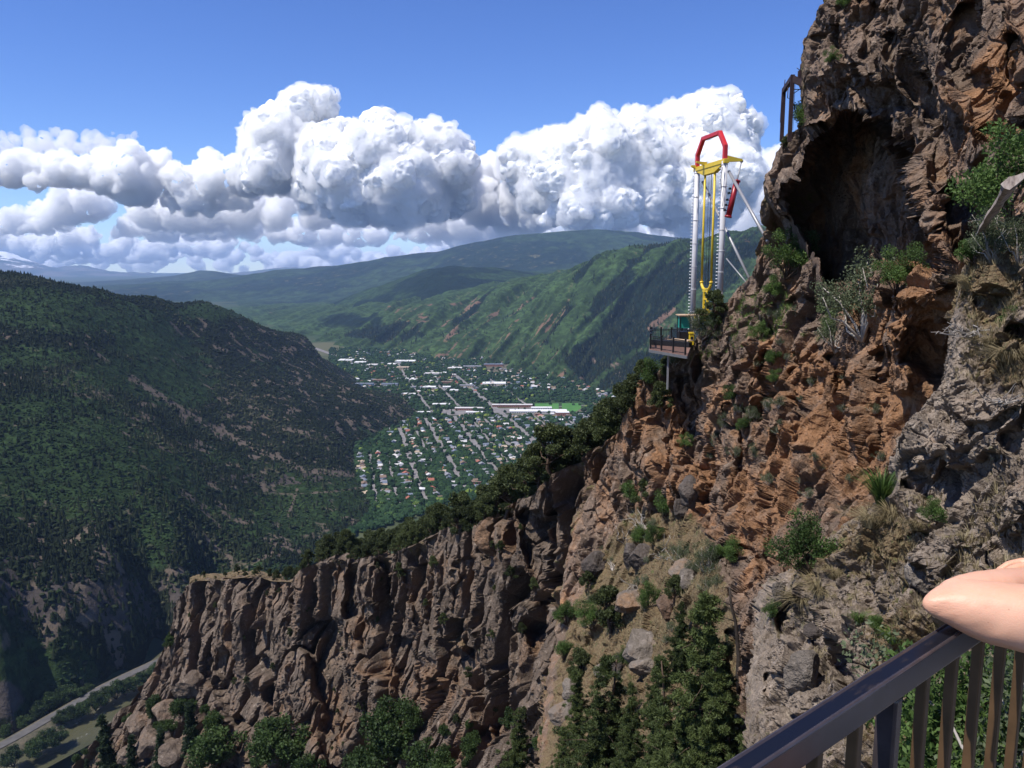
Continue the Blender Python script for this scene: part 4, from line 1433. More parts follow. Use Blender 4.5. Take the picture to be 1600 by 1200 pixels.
def make_shrub(seed, h=1.2, wd=1.5, n=1800, leaf=0.08, mat=None, stems=9, bark=None):
    r = np.random.default_rng(seed)
    tb = MB()
    cs, rs = [], []
    for k in range(stems):
        a, q = r.random() * 6.283, r.random() ** 0.6
        tip = np.array([wd * 0.5 * q * math.cos(a), wd * 0.5 * q * math.sin(a), h * (0.95 - 0.5 * q * q) * (0.7 + 0.35 * r.random())])
        tb.tube(limb_path((0, 0, -0.12 * h), tip, r, 4, 0.08), np.linspace(0.022, 0.006, 4) * max(0.6, h), 5)
        for f in (0.55, 0.8, 1.0):
            cs.append(tip * f + r.normal(size=3) * 0.06 * wd)
            rs.append(h * (0.13 + 0.12 * r.random()))
    V, Q, ti = leaves(cs, rs, n, leaf, r, 1.6, 0.3, 0.6, 0.9)
    V[:, 2] = np.maximum(V[:, 2], -0.05 * h)
    return tb, make_mesh('foliage', V, Q, [mat or M_SHRUB], None, False, {'tint': ti})


def make_tuft(seed, h=0.5, wd=0.5, n=160, mat=None, droop=0.5, width=0.012):
    """grass: arched blades of three quads"""
    r = np.random.default_rng(seed)
    a = r.random(n) * 6.283
    b0 = np.stack([np.cos(a), np.sin(a), 0 * a], 1) * (wd * 0.18 * r.random(n))[:, None]
    d = np.stack([np.cos(a), np.sin(a), 0 * a], 1) * (wd * (0.25 + 0.75 * r.random(n)))[:, None]
    hh = h * (0.5 + 0.5 * r.random(n))
    sd = np.stack([-np.sin(a), np.cos(a), 0 * a], 1) * width * (0.6 + 0.8 * r.random(n))[:, None]
    vs = []
    for f in (0, 0.35, 0.7, 1.0):
        p = b0 + d * (f ** 1.5)
        p[:, 2] = hh * (f - droop * f ** 2.6) - 0.03 * h
        wv = sd * (1 - f * 0.9)
        vs += [p - wv, p + wv]
    V = np.stack(vs, 1)
    Q = np.array([[0, 1, 3, 2], [2, 3, 5, 4], [4, 5, 7, 6]])
    Q = (Q[None] + (np.arange(n) * 8)[:, None, None]).reshape(-1, 4)
    return make_mesh('blades', V.reshape(-1, 3), Q, [mat or M_DRY], None, False, {'tint': np.repeat(r.random(n), 8)})


# ---- finding the rock under a point of the view
class Ground:
    def __init__(s, V):
        s.V = V.reshape(-1, 3)
        s.px, s.py, s.t = proj(s.V)

    def at(s, px, py, rad=5):
        d = (s.px - px) ** 2 + (s.py - py) ** 2
        c = np.where(d < rad * rad)[0]
        if not len(c):
            c = np.argsort(d)[:3]
        k = c[np.argmin(s.t[c])]
        return s.V[k], s.t[k]


GA, GB, GC = Ground(VA[::2, ::2]), Ground(VB[::2, ::2]), Ground(VC[::2, ::2])

SPEC = {}


def proto(key, builder):
    if key not in SPEC:
        SPEC[key] = builder()
    return SPEC[key]


# each kind: list of sources, their height, bark, names
def kinds():
    K = {}
    K['juniper'] = [(make_juniper(s, 4.5, w_, 9000, 0.11), 4.5) for s, w_ in ((1, 3.4), (2, 4.4), (3, 3.9), (4, 3.0))]
    K['pine'] = [(make_conifer(s, 8.0, w_, 60000, 0.042, M_PINE, 0.46, 0.04, 26), 8.0) for s, w_ in ((11, 4.8), (12, 4.0), (13, 5.2))]
    K['fir'] = [(make_conifer(s, 10.0, w_, 14000, 0.16, M_FIR, 0.12, 0.05, 22), 10.0) for s, w_ in ((21, 3.6), (22, 3.0))]
    K['shrub'] = [(make_shrub(s, 1.2, w_, 8000, 0.032), 1.2) for s, w_ in ((31, 1.5), (32, 1.9), (33, 1.3))]
    K['sage'] = [(make_shrub(s, 1.2, w_, 7500, 0.026, M_SAGE, 14), 1.2) for s, w_ in ((41, 1.6), (42, 2.0))]
    K['bush'] = [(make_shrub(s, 4.0, w_, 5200, 0.19, M_BROAD, 12), 4.0) for s, w_ in ((51, 4.4), (52, 5.2))]
    return K


KINDS_ = kinds()
BARKS = {'juniper': M_BARK, 'pine': M_BARK, 'fir': M_BARK, 'shrub': M_BARK, 'sage': M_DEAD, 'bush': M_BARK}
NAMES = {'juniper': ('juniper_tree', 'tree', 'crown', 'trunk'), 'pine': ('pine_tree', 'tree', 'crown', 'trunk'), 'fir': ('fir_tree', 'tree', 'crown', 'trunk'),
         'shrub': ('shrub', 'shrub', 'foliage', 'stems'), 'sage': ('sage_shrub', 'shrub', 'foliage', 'stems'), 'bush': ('leafy_bush', 'bush', 'foliage', 'stems')}
SRC = {}
_pr = np.random.default_rng(99)


def put(kind, base, height, label, group=None, var=None, squash=None):
    k = int(_pr.integers(len(KINDS_[kind]))) if var is None else var
    (tb, crown), h0 = KINDS_[kind][k]
    nm, cat, cn, tn = NAMES[kind]
    s = height / h0
    sx = s * (0.9 + 0.25 * _pr.random()) if squash is None else s * squash
    rot = (0.06 * _pr.normal(), 0.06 * _pr.normal(), _pr.random() * 6.283)
    if (kind, k) not in SRC:
        e = plant(nm, label, cat, tb, crown, BARKS[kind], cn, tn, group)
        e.location = [float(c) for c in base]
        e.rotation_euler = rot
        e.scale = (sx, sx, s)
        SRC[(kind, k)] = e
        return e
    e = dup(SRC[(kind, k)], base, rot, (sx, sx, s), label)
    if group:
        e['group'] = group
    elif 'group' in e:
        del e['group']
    return e


ORD = ['first', 'second', 'third', 'fourth', 'fifth', 'sixth', 'seventh', 'eighth', 'ninth', 'tenth', 'eleventh', 'twelfth', 'thirteenth', 'fourteenth', 'fifteenth', 'sixteenth', 'seventeenth', 'eighteenth', 'nineteenth', 'twentieth']


def ordn(i):
    if i < 20:
        return ORD[i]
    tens = {2: 'twenty', 3: 'thirty', 4: 'forty', 5: 'fifty', 6: 'sixty', 7: 'seventy', 8: 'eighty', 9: 'ninety'}
    tth = {2: 'twentieth', 3: 'thirtieth', 4: 'fortieth', 5: 'fiftieth', 6: 'sixtieth', 7: 'seventieth', 8: 'eightieth', 9: 'ninetieth'}
    a, b = divmod(i + 1, 10)
    return tth[a] if b == 0 else tens[a] + '-' + ORD[b - 1]


# ---- junipers along the crest, behind the edge
cb = proj(VB[:, 0])
lst = []
for band, (n, lo, hi) in enumerate(((20, 0.5, 2.5), (24, 3, 8), (22, 8, 18))):
    for i in range(n):
        x = 492 + (970 - 492) * (i + 0.7 * _pr.random()) / n
        col = int(np.argmin(np.abs(cb[0] - x)))
        e = VB[col, 0]
        d = np.array([e[0], e[1], 0]) / np.hypot(e[0], e[1])
        st = lo + (hi - lo) * _pr.random()
        b = e + d * st + np.array([0, 0, -0.42 * st - 0.4])
        hh = np.interp(x, [490, 560, 640, 720, 800, 960], [2.6, 3.6, 4.7, 5.4, 6.0, 5.6]) * (0.7 + 0.5 * _pr.random()) + (0.9 if band else 0) * 0.8
        lst.append((x, b, hh, band))
for band, wd in ((0, 'on the rim of'), (1, 'just behind the rim of'), (2, 'well behind the rim of')):
    for k, (x, b, hh, _) in enumerate(sorted([q for q in lst if q[3] == band], key=lambda q: q[0])):
        put('juniper', b, hh, f'dark juniper {wd} the brown cliff, {ordn(k)} from left', 'junipers along the cliff rim')

# the flat top of the spur
for k, (x, st, hh) in enumerate(((306, 2, 0.9), (322, 14, 2.2), (338, 3, 1.0), (352, 6, 1.6), (372, 22, 3.0), (384, 1.5, 2.6), (398, 1.0, 2.2), (405, 30, 2.6), (422, 3, 2.6), (432, 1.5, 3.0), (447, 4, 3.2), (455, 12, 3.8), (462, 1, 2.8), (474, 5, 3.6), (480, 22, 4.2), (488, 30, 4.6), (500, 40, 5.0))):
    col = int(np.argmin(np.abs(cb[0] - x)))
    e = VB[col, 0]
    d = np.array([e[0], e[1], 0]) / np.hypot(e[0], e[1])
    put('juniper', e + d * st + np.array([0, 0, -0.34 * st - 0.2]), hh, f'small juniper on the grassy spur top, {ordn(k)} from the left', 'junipers on the grassy spur top')

# behind the crest towards the valley: the shelf of trees left of the rim
for k in range(34):
    x = 500 + 190 * (k + _pr.random()) / 34
    col = int(np.argmin(np.abs(cb[0] - x)))
    e = VB[col, 0]
    d = np.array([e[0], e[1], 0]) / np.hypot(e[0], e[1])
    st = 14 + 34 * _pr.random()
    put('juniper', e + d * st + np.array([0, 0, -0.36 * st]), 4.2 + 2.4 * _pr.random(), f'juniper on the slope behind the cliff rim, {ordn(k)} from left', 'junipers on the slope behind the rim')

# ---- single plants: kind, sheet, px, py of the foot, height in px, label
LONE = [
    ('juniper', 'A', 1118, 508, 56, 'dark juniper standing at the foot of the white swing tower'),
    ('sage', 'A', 1094, 524, 40, 'grey-green shrub on the rim right beside the platform railing'),
    ('shrub', 'A', 1112, 522, 34, 'bright green shrub below the dark juniper at the swing tower'),
    ('shrub', 'A', 1072, 560, 26, 'low shrub under the outer end of the platform'),
    ('sage', 'A', 1052, 574, 26, 'grey shrub on the rim below the platform post'),
    ('juniper', 'A', 1036, 588, 34, 'juniper on the rim left of and below the platform'),
    ('shrub', 'A', 1016, 600, 36, 'green shrub on the rim above the rust buttress'),
    ('juniper', 'A', 1000, 612, 52, 'dark juniper at the top corner of the rust buttress'),
    ('juniper', 'A', 985, 640, 60, 'tall juniper against the edge of the rust buttress'),
    ('juniper', 'A', 968, 668, 66, 'juniper leaning over the edge below the rust buttress'),
    ('juniper', 'A', 1032, 642, 50, 'dark juniper growing from a crack in the rust buttress'),
    ('shrub', 'A', 1068, 705, 20, 'small green tuft of leaves high on the rust buttress'),
    ('shrub', 'A', 1226, 432, 62, 'bright yellow-green shrub left of the cave mouth'),
    ('shrub', 'A', 1214, 470, 34, 'small green shrub on the ledge below the cave'),
    ('sage', 'A', 1345, 520, 112, 'large grey-green shrub below the cave mouth'),
    ('shrub', 'A', 1398, 452, 62, 'green shrub on top of the orange boulder beside the cave'),
    ('sage', 'A', 1300, 548, 52, 'grey twiggy shrub hanging below the large shrub under the cave'),
    ('shrub', 'A', 1286, 520, 36, 'light green shrub left of the large grey shrub under the cave'),
    ('shrub', 'A', 1300, 102, 20, 'green tuft on the upper cliff near the skyline'),
    ('shrub', 'A', 1316, 14, 24, 'green tuft at the very top of the cliff'),
    ('shrub', 'A', 1246, 206, 46, 'leafy shrub on the ledge behind the dark steel frame'),
    ('juniper', 'A', 1222, 232, 20, 'small dark bush on the knob below the steel frame'),
    ('shrub', 'A', 1186, 526, 26, 'green shrub on the slope right of the swing tower'),
    ('shrub', 'A', 1146, 634, 24, 'green tuft in the middle of the rust wall'),
    ('shrub', 'A', 1160, 676, 26, 'dark green shrub low on the rust wall'),
    ('shrub', 'A', 1208, 600, 20, 'small shrub beside the long crack of the rust wall'),
    ('shrub', 'A', 1202, 570, 24, 'grey-green shrub above the long crack of the rust wall'),
    ('juniper', 'A', 950, 992, 84, 'narrow dark juniper in the middle of the gully slope'),
    ('juniper', 'A', 914, 924, 38, 'small green juniper beside the dark block on the gully slope'),
    ('shrub', 'A', 926, 978, 42, 'green shrub left of the narrow juniper in the gully'),
    ('shrub', 'A', 884, 972, 36, 'shrub at the foot of the brown cliff left of the gully'),
    ('shrub', 'A', 985, 792, 40, 'green shrub at the head of the gully under the rust wall'),
    ('shrub', 'A', 1036, 806, 44, 'dark green shrub at the head of the gully beside the grey rock'),
    ('juniper', 'A', 1012, 800, 50, 'dark juniper at the head of the gully'),
    ('shrub', 'A', 1000, 846, 30, 'wide low green shrub above the grey broken rocks'),
    ('shrub', 'A', 1022, 842, 26, 'low green shrub beside the dead branches'),
    ('sage', 'A', 1106, 892, 44, 'grey-green bush on the right side of the gully'),
    ('shrub', 'A', 1140, 876, 34, 'green shrub under the right wall of the gully'),
    ('shrub', 'A', 1120, 870, 24, 'small shrub beside the grey-green bush in the gully'),
    ('sage', 'A', 1058, 878, 30, 'grey shrub among the stones in the middle of the gully'),
    ('shrub', 'A', 1018, 946, 36, 'green shrub right above the big pale slab'),
    ('juniper', 'A', 1050, 940, 46, 'dark juniper above the large pine in the gully'),
    ('shrub', 'A', 878, 1030, 32, 'green shrub low on the left side of the gully'),
    ('juniper', 'A', 900, 1070, 60, 'juniper below the gully shrubs beside the pale stones'),
    ('shrub', 'A', 975, 1036, 26, 'shrub left of the big pale slab'),
    ('pine', 'A', 1092, 1262, 372, 'large dense pine in the gully, tallest tree below the cliff'),
    ('pine', 'A', 1046, 1250, 226, 'pine close against the left side of the large pine'),
    ('pine', 'A', 1136, 1250, 216, 'pine close against the right side of the large pine'),
    ('pine', 'A', 990, 1250, 182, 'open green pine between the two taller pines of the gully'),
    ('pine', 'A', 930, 1250, 236, 'slender green pine left of the large pine'),
    ('pine', 'A', 905, 1180, 150, 'smaller pine beside the slender green pine'),
    ('pine', 'A', 952, 1170, 120, 'low pine in front of the slender green pine'),
    ('pine', 'A', 1062, 1060, 126, 'dark pine behind the top of the large pine'),
    ('pine', 'A', 1015, 1140, 110, 'bushy pine below the big pale slab'),
    ('pine', 'A', 872, 1250, 120, 'young pine at the lower edge left of the slender pine'),
    ('pine', 'A', 1112, 1262, 270, 'pine crowding the right flank of the large pine'),
    ('pine', 'A', 1070, 1240, 190, 'pine crowding the left flank of the large pine'),
    ('pine', 'A', 1020, 1255, 150, 'low pine at the lower edge below the open green pine'),
    ('pine', 'A', 960, 1255, 130, 'low pine at the lower edge beside the slender pine'),
    ('pine', 'A', 1160, 1250, 120, 'young pine in the dark corner below the near slope'),
    ('pine', 'B', 806, 1240, 140, 'thin crooked pine at the foot of the brown cliff'),
    ('bush', 'B', 620, 1160, 66, 'bright green bush under the overhang of the brown cliff'),
    ('bush', 'B', 664, 1215, 62, 'bright green bush at the cliff foot, right of the overhang'),
    ('bush', 'B', 596, 1228, 74, 'tall green bush at the lower edge under the brown cliff'),
    ('bush', 'B', 566, 1216, 46, 'green bush left of the tall bush under the cliff'),
    ('bush', 'B', 640, 1132, 40, 'small green bush in the dark recess of the brown cliff'),
    ('bush', 'B', 688, 1230, 50, 'green bush at the lower edge right of the bright bushes'),
    ('bush', 'B', 440, 1190, 66, 'green bush at the foot of the leftmost dark recess'),
    ('bush', 'B', 412, 1168, 50, 'light green bush beside the leaning brown pillar'),
    ('bush', 'B', 346, 1196, 62, 'dark bush at the base of the cliff corner'),
    ('bush', 'B', 480, 1220, 50, 'bush at the lower edge under the deep dark cleft'),
    ('bush', 'B', 262, 1010, 22, 'green bush on the corner of the spur above the road'),
    ('fir', 'B', 302, 1172, 84, 'dark pointed fir below the corner of the cliff'),
    ('fir', 'B', 250, 1222, 84, 'pointed fir on the rocky slope left of the cliff foot'),
    ('fir', 'B', 204, 1222, 74, 'dark fir between two others above the river'),
    ('fir', 'B', 172, 1214, 98, 'tallest dark fir standing above the river bend'),
    ('fir', 'B', 184, 1230, 60, 'low fir at the foot of the tallest fir'),
    ('fir', 'B', 140, 1228, 44, 'small fir at the lower left above the river'),
    ('fir', 'B', 226, 1232, 40, 'small fir in front of the rocky slope'),
    ('bush', 'B', 240, 1106, 26, 'dark bush on the rocky slope under the spur'),
    ('bush', 'B', 286, 1110, 30, 'dark bush in the notch below the spur'),
    ('bush', 'B', 330, 1136, 34, 'bush under the left pillar of the brown cliff'),
    ('shrub', 'C', 1262, 890, 84, 'round green shrub on the near slope'),
    ('shrub', 'C', 1462, 812, 34, 'small dark green shrub under the grey overhang'),
    ('shrub', 'C', 1592, 520, 52, 'bright green shrub at the right edge of the near slope'),
    ('shrub', 'C', 1588, 346, 130, 'large bright green bush above the grey log'),
    ('sage', 'C', 1548, 402, 70, 'grey-green shrub behind the lower end of the log'),
    ('shrub', 'C', 1520, 408, 44, 'olive shrub at the tip of the grey log'),
    ('sage', 'C', 1590, 410, 70, 'dull green shrub under the grey log'),
    ('shrub', 'C', 1368, 984, 30, 'small green plant on the near slope above the handrail'),
    ('shrub', 'C', 1210, 962, 24, 'small shrub in the cleft at the edge of the near slope'),
    ('shrub', 'C', 1440, 1250, 190, 'leafy bush behind the railing, left of the others'),
    ('shrub', 'C', 1500, 1260, 230, 'leafy olive bush behind the middle of the railing'),
    ('shrub', 'C', 1560, 1270, 260, 'leafy bush behind the railing under the arm'),
    ('sage', 'C', 1610, 1260, 260, 'pale leafy bush behind the railing at the right edge'),
]
for kd, sh, x, y, hp, lb in LONE:
    g = {'A': GA, 'B': GB, 'C': GC}[sh]
    b, t_ = g.at(x, y)
    put(kd, b, hp * t_ / F * 1.03, lb)

# scattered small shrubs on the brown cliff
def scatter(ground, zone, n, kind, h0, h1, fmt, group, seed):
    r = np.random.default_rng(seed)
    zone = np.asarray(zone, float)
    lo, hi = zone.min(0), zone.max(0)
    pts = []
    while len(pts) < n:
        q = lo + r.random(2) * (hi - lo)
        if inside(q[0], q[1], zone):
            pts.append(q)
    pts.sort(key=lambda q: q[0])
    for k, q in enumerate(pts):
        b, t_ = ground.at(q[0], q[1])
        put(kind, b, h0 + (h1 - h0) * r.random(), fmt.format(ordn(k)), group)


scatter(GB, [(300, 940), (480, 900), (640, 880), (780, 830), (860, 800), (880, 1000), (860, 1190), (500, 1190), (300, 1100)], 46, 'juniper', 0.9, 2.4, 'small dark shrub clinging to the brown cliff face, {} from the left', 'shrubs on the brown cliff face', 5)
scatter(GB, [(90, 1200), (240, 1070), (320, 1110), (480, 1200), (300, 1200)], 16, 'bush', 1.5, 3.2, 'leafy bush on the rubble slope at lower left, {} from left', 'bushes on the lower left slope', 6)
scatter(GB, [(520, 1180), (740, 1120), (860, 1080), (860, 1200), (520, 1200)], 16, 'bush', 1.0, 2.4, 'green bush on the ledges at the cliff foot, {} from the left', 'bushes at the cliff foot', 7)
scatter(GA, [(890, 880), (1000, 800), (1100, 820), (1150, 950), (1150, 1080), (900, 1090)], 30, 'sage', 0.35, 0.8, 'low grey-green shrub on the dry gully slope, {} from the left', 'low shrubs on the gully slope', 8)
scatter(GA, [(1050, 560), (1180, 470), (1260, 500), (1220, 760), (1100, 780)], 26, 'sage', 0.3, 0.8, 'small grey tuft in the cracks of the rust wall, {} from the left', 'tufts on the rust wall', 9)
scatter(GA, [(1240, 560), (1400, 620), (1380, 760), (1220, 820)], 12, 'sage', 0.2, 0.5, 'small tuft in the orange rock, {} from the left', 'tufts on the orange rock', 10)

# ---- grass
TUFTS = {}


def tuft(key, mesh_fn, base, s, label, group=None, name='grass_tuft'):
    if key not in TUFTS:
        TUFTS[key] = mesh_fn()
    o = link(name, TUFTS[key], None, base)
    o.scale = (s, s, s)
    o.rotation_euler = (0.1 * _pr.normal(), 0.1 * _pr.normal(), 6.28 * _pr.random())
    return tag(o, label, 'grass', group)


for key, mt, x, y, hp, lb in (
        ('green_a', M_GRASS, 1374, 788, 84, 'tall bright green grass clump under the grey overhang'),
        ('dry_b', M_DRY, 1356, 822, 66, 'pale dry grass clump beside the bright green grass'),
        ('dry_c', M_DRY, 1390, 812, 60, 'straw-coloured grass hanging over the near slope'),
        ('dry_b', M_DRY, 1276, 922, 50, 'dry grass clump below the round green shrub'),
        ('dry_c', M_DRY, 1250, 940, 50, 'pale grass at the edge of the near slope'),
        ('dry_b', M_DRY, 1300, 900, 40, 'straw grass right of the round green shrub'),
        ('dry_c', M_DRY, 1574, 566, 66, 'grey dry grass hanging at the right edge'),
        ('dry_b', M_DRY, 1546, 540, 50, 'dead grass under the branches of the near slope'),
        ('green_d', M_GRASS, 1390, 1000, 40, 'small green grass clump on the near slope'),
        ('green_d', M_GRASS, 1340, 968, 34, 'green grass between the stones above the handrail'),
        ('dry_c', M_DRY, 1430, 826, 44, 'brown grass on the soil below the overhang'),
        ('dry_b', M_DRY, 1510, 450, 50, 'dry grass on the edge above the orange hollow')):
    b, t_ = GC.at(x, y)
    fn = {'green_a': lambda: make_tuft(61, 1.0, 0.55, 260, M_GRASS, 0.3, 0.016), 'dry_b': lambda: make_tuft(62, 1.0, 1.0, 240, M_DRY, 0.6, 0.010), 'dry_c': lambda: make_tuft(63, 1.0, 1.2, 200, M_DRY, 0.75, 0.010), 'green_d': lambda: make_tuft(64, 1.0, 0.9, 160, M_GRASS, 0.5, 0.014)}[key]
    tuft(key, fn, b, hp * t_ / F, lb)


# loose grass growing over the near slope and the gully: nobody could count it
def loose_grass(name, V, soil_zone, n, size, mats, label, seed):
    r = np.random.default_rng(seed)
    fl = V.reshape(-1, 3)
    px_, py_, t_ = proj(fl)
    ok = inside(px_, py_, soil_zone)
    idx = np.where(ok)[0]
    n1 = fbm(fl[idx] / (size * 9), 3)
    idx = idx[n1 > -0.02]
    idx = r.choice(idx, n)
    bl = 9
    c = np.repeat(fl[idx], bl, 0)
    m = len(c)
    a = r.random(m) * 6.283
    s = size * np.repeat(0.5 + r.random(n), bl) * (0.6 + 0.5 * r.random(m))
    d = np.stack([np.cos(a), np.sin(a), 0 * a], 1)
    sd = np.stack([-np.sin(a), np.cos(a), 0 * a], 1) * (0.035 * s)[:, None]
    c = c + d * (0.1 * s)[:, None]
    tip = c + d * (s * (0.3 + 0.5 * r.random(m)))[:, None]
    tip[:, 2] += s * (0.5 + 0.5 * r.random(m))
    Vv = np.stack([c - sd, c + sd, tip], 1).reshape(-1, 3)
    o = link(name, make_mesh(name, Vv, np.arange(len(Vv)).reshape(-1, 3), [mats], None, False, {'tint': np.repeat(np.repeat(r.random(n), bl), 3)}))
    return tag(o, label, 'grass', kind='stuff')


loose_grass('dry_grass', VC, [(1200, 960), (1300, 850), (1400, 780), (1600, 760), (1600, 1000), (1400, 1000), (1250, 1100)], 750, 0.13, M_DRY, 'sparse dry grass over the near slope', 1)
loose_grass('dry_grass', VC, [(1500, 400), (1600, 400), (1600, 600), (1490, 600)], 350, 0.15, M_DRY, 'sparse dry grass beside the orange hollow', 2)
loose_grass('dry_grass', VA, [(900, 880), (1000, 800), (1095, 820), (1150, 960), (1150, 1080), (900, 1090)], 3000, 0.30, M_DRY, 'dry grass over the gully slope', 3)
loose_grass('grass', VA, [(1040, 570), (1130, 470), (1230, 440), (1240, 520), (1110, 560)], 900, 0.35, M_GRASS, 'grass on the ledges right of the platform', 4)


# ---- the wood on the left hill and the far slopes
def tri_tree(kind, r):
    if kind == 'cone':
        V, Fc = [], []
        for z0, z1, rr in ((0.05, 0.6, 0.24), (0.32, 0.82, 0.18), (0.58, 1.0, 0.11)):
            b = len(V)
            a0 = r.random() * 6
            for k in range(6):
                a = a0 + k * math.pi / 3
                q = rr * (0.75 + 0.5 * r.random())
                V.append((q * math.cos(a), q * math.sin(a), z0 + 0.05 * r.random()))
            V.append((0, 0, z1))
            Fc += [(b + k, b + (k + 1) % 6, b + 6) for k in range(6)]
        return np.array(V), np.array(Fc)
    v, f = ico(2 if kind == 'lump2' else 1)
    v = v * (0.75 + 0.5 * r.random((len(v), 1)))
    v = v * np.array([0.55, 0.55, 0.5]) + np.array([0, 0, 0.42])
    return v, f


def merged_trees(name, pts, heights, kinds_, mat, label, cat, seed, tint=None):
    r = np.random.default_rng(seed)
    VV, FF, TT, base = [], [], [], 0
    for kd in sorted(set(kinds_)):
        sel = np.where(np.array(kinds_) == kd)[0]
        var = [tri_tree(kd, r) for _ in range(5)]
        which = r.integers(5, size=len(sel))
        for vi, (v, f) in enumerate(var):
            s = sel[which == vi]
            if not len(s):
                continue
            a = r.random(len(s)) * 6.283
            ca, sa = np.cos(a), np.sin(a)
            h = heights[s][:, None]
            wv = h * (0.8 + 0.5 * r.random((len(s), 1)))
            X = (v[None, :, 0] * ca[:, None] - v[None, :, 1] * sa[:, None]) * wv
            Y = (v[None, :, 0] * sa[:, None] + v[None, :, 1] * ca[:, None]) * wv
            Z = v[None, :, 2] * h - 0.05 * h
            W = np.stack([X, Y, Z], -1) + pts[s][:, None]
            VV.append(W.reshape(-1, 3))
            FF.append((f[None] + (np.arange(len(s)) * len(v))[:, None, None]).reshape(-1, 3) + base)
            TT.append(np.repeat(r.random(len(s)) if tint is None else tint[s], len(v)))
            base += len(s) * len(v)
    me = make_mesh(name, np.concatenate(VV), np.concatenate(FF), [mat], None, False, {'tint': np.concatenate(TT)})
    return tag(link(name, me), label, cat, kind='stuff')


def wood_mat(name, stops):
    t = NT(name)
    n = t.noise(t.pos(), 0.35, 3, 0.7)
    f = t.math('ADD', t.attr('tint'), t.math('MULTIPLY', t.math('SUBTRACT', n, 0.5), 0.5))
    return t.done(t.ramp(f, stops), 0.9, 0.05)


M_WOOD = wood_mat('hill_wood', [(0.0, (0.009, 0.013, 0.007)), (0.6, (0.017, 0.024, 0.011)), (0.9, (0.034, 0.040, 0.020)), (1.0, (0.06, 0.06, 0.035))])
M_OAK = wood_mat('oak_brush', [(0.0, (0.011, 0.021, 0.008)), (0.6, (0.021, 0.037, 0.013)), (1.0, (0.044, 0.068, 0.022))])


def hill_wood(n, seed):
    r = np.random.default_rng(seed)
    u = ((-300 + 1000 * r.random(n)) - 800) / F
    y = np.exp(math.log(690) + (math.log(3150) - math.log(690)) * r.random(n) ** 0.85)
    x = u * y
    z = HILL.z(x, y)
    px_, py_, wo, so_, ro = hill_cover(x, y, z)
    fl = floor_z(x, y)
    keep = (z > fl + 1.0)
    tree = keep & (r.random(n) < 0.12 + 0.95 * wo * (1 - 0.7 * so_) * (1 - 0.55 * ro))
    oak = keep & ~tree & (r.random(n) < 0.95 * (1 - 0.9 * so_) * (1 - 0.8 * ro) * (1 - 0.5 * wo))
    p = np.stack([x, y, z], -1)
    kt = np.where(r.random(tree.sum()) < np.clip(1.1 - (y[tree] - 700) / 1500, 0.2, 0.75), 'cone', 'lump')
    h = np.where(kt == 'cone', 5 + 7 * r.random(tree.sum()) ** 1.5, 3.2 + 3 * r.random(tree.sum()))
    big = fbm(n2(x, y, 120, 3.3), 3)
    merged_trees('hill_wood', p[tree], h, kt, M_WOOD, 'dark conifer wood covering the hill left of the town', 'wood', seed, np.clip(0.45 * r.random(tree.sum()) + 0.3 + 0.5 * big[tree], 0, 1))
    merged_trees('oak_brush', p[oak], 1.5 + 2.0 * r.random(oak.sum()) ** 2, np.full(oak.sum(), 'lump'), M_OAK, 'green oak brush in patches on the left hill', 'brush', seed + 1, np.clip(0.25 * r.random(oak.sum()) + 0.4 + 0.7 * big[oak], 0, 1))


hill_wood(84000, 71)


def far_wood(layer, cover, n, px0, px1, y0, y1, seed, label):
    r = np.random.default_rng(seed)
    u = (px0 + (px1 - px0) * r.random(n) - 800) / F
    y = np.exp(math.log(y0) + (math.log(y1) - math.log(y0)) * r.random(n))
    x = u * y
    z = layer.z(x, y)
    c = cover(x, y, z)
    keep = (z > FLOOR + 2) & (r.random(n) < np.clip(c['woods'] * 1.6 - 0.35, 0.03, 1))
    kt = np.full(keep.sum(), 'cone')
    merged_trees('mountain_wood', np.stack([x, y, z], -1)[keep], 9 + 9 * r.random(keep.sum()), kt, M_WOOD, label, 'wood', seed)


far_wood(NEAR, near_attrs, 26000, 430, 1240, 2550, 4600, 81, 'dark conifer wood on the mountain right of the town')

# ---- trees beside the river road
RS = [  # px, py, height px, between
    (22, 1196, 30), (52, 1180, 28), (70, 1168, 26), (84, 1164, 28), (98, 1130, 20), (112, 1124, 22), (126, 1118, 24), (150, 1108, 26), (165, 1100, 24), (182, 1090, 26), (196, 1084, 24), (210, 1078, 22), (226, 1068, 22), (240, 1060, 22), (252, 1050, 20), (262, 1042, 18),
    (36, 1136, 18), (60, 1124, 26), (76, 1112, 28), (92, 1104, 26), (106, 1096, 26), (90, 1085, 20), (124, 1094, 18), (8, 1150, 20), (140, 1084, 16)]
for k, (x, y, hp) in enumerate(RS):
    b = PZ(x, y, -397.0)
    put('bush', b, hp * b[1] / F * 1.1, (f'round green tree between the road and the river, {ordn(k)} from the bottom left' if k < 16 else f'round green tree on the hill side of the road, {ordn(k - 16)} in its row'), 'trees along the river road')

# ---------------------------------------------------------------- the town on the valley floor
TU, TV = np.array([-0.215, 0.977]), np.array([0.977, 0.215])
TO = PZ(655, 755, FLOOR)[:2]


def town(s, w):
    return TO + np.multiply.outer(np.asarray(s, float), TU) + np.multiply.outer(np.asarray(w, float), TV)


def open_ground(x, y):
    return (HILL.z(x, y) < FLOOR + 1.5) & (NEAR.z(x, y) < FLOOR + 4)


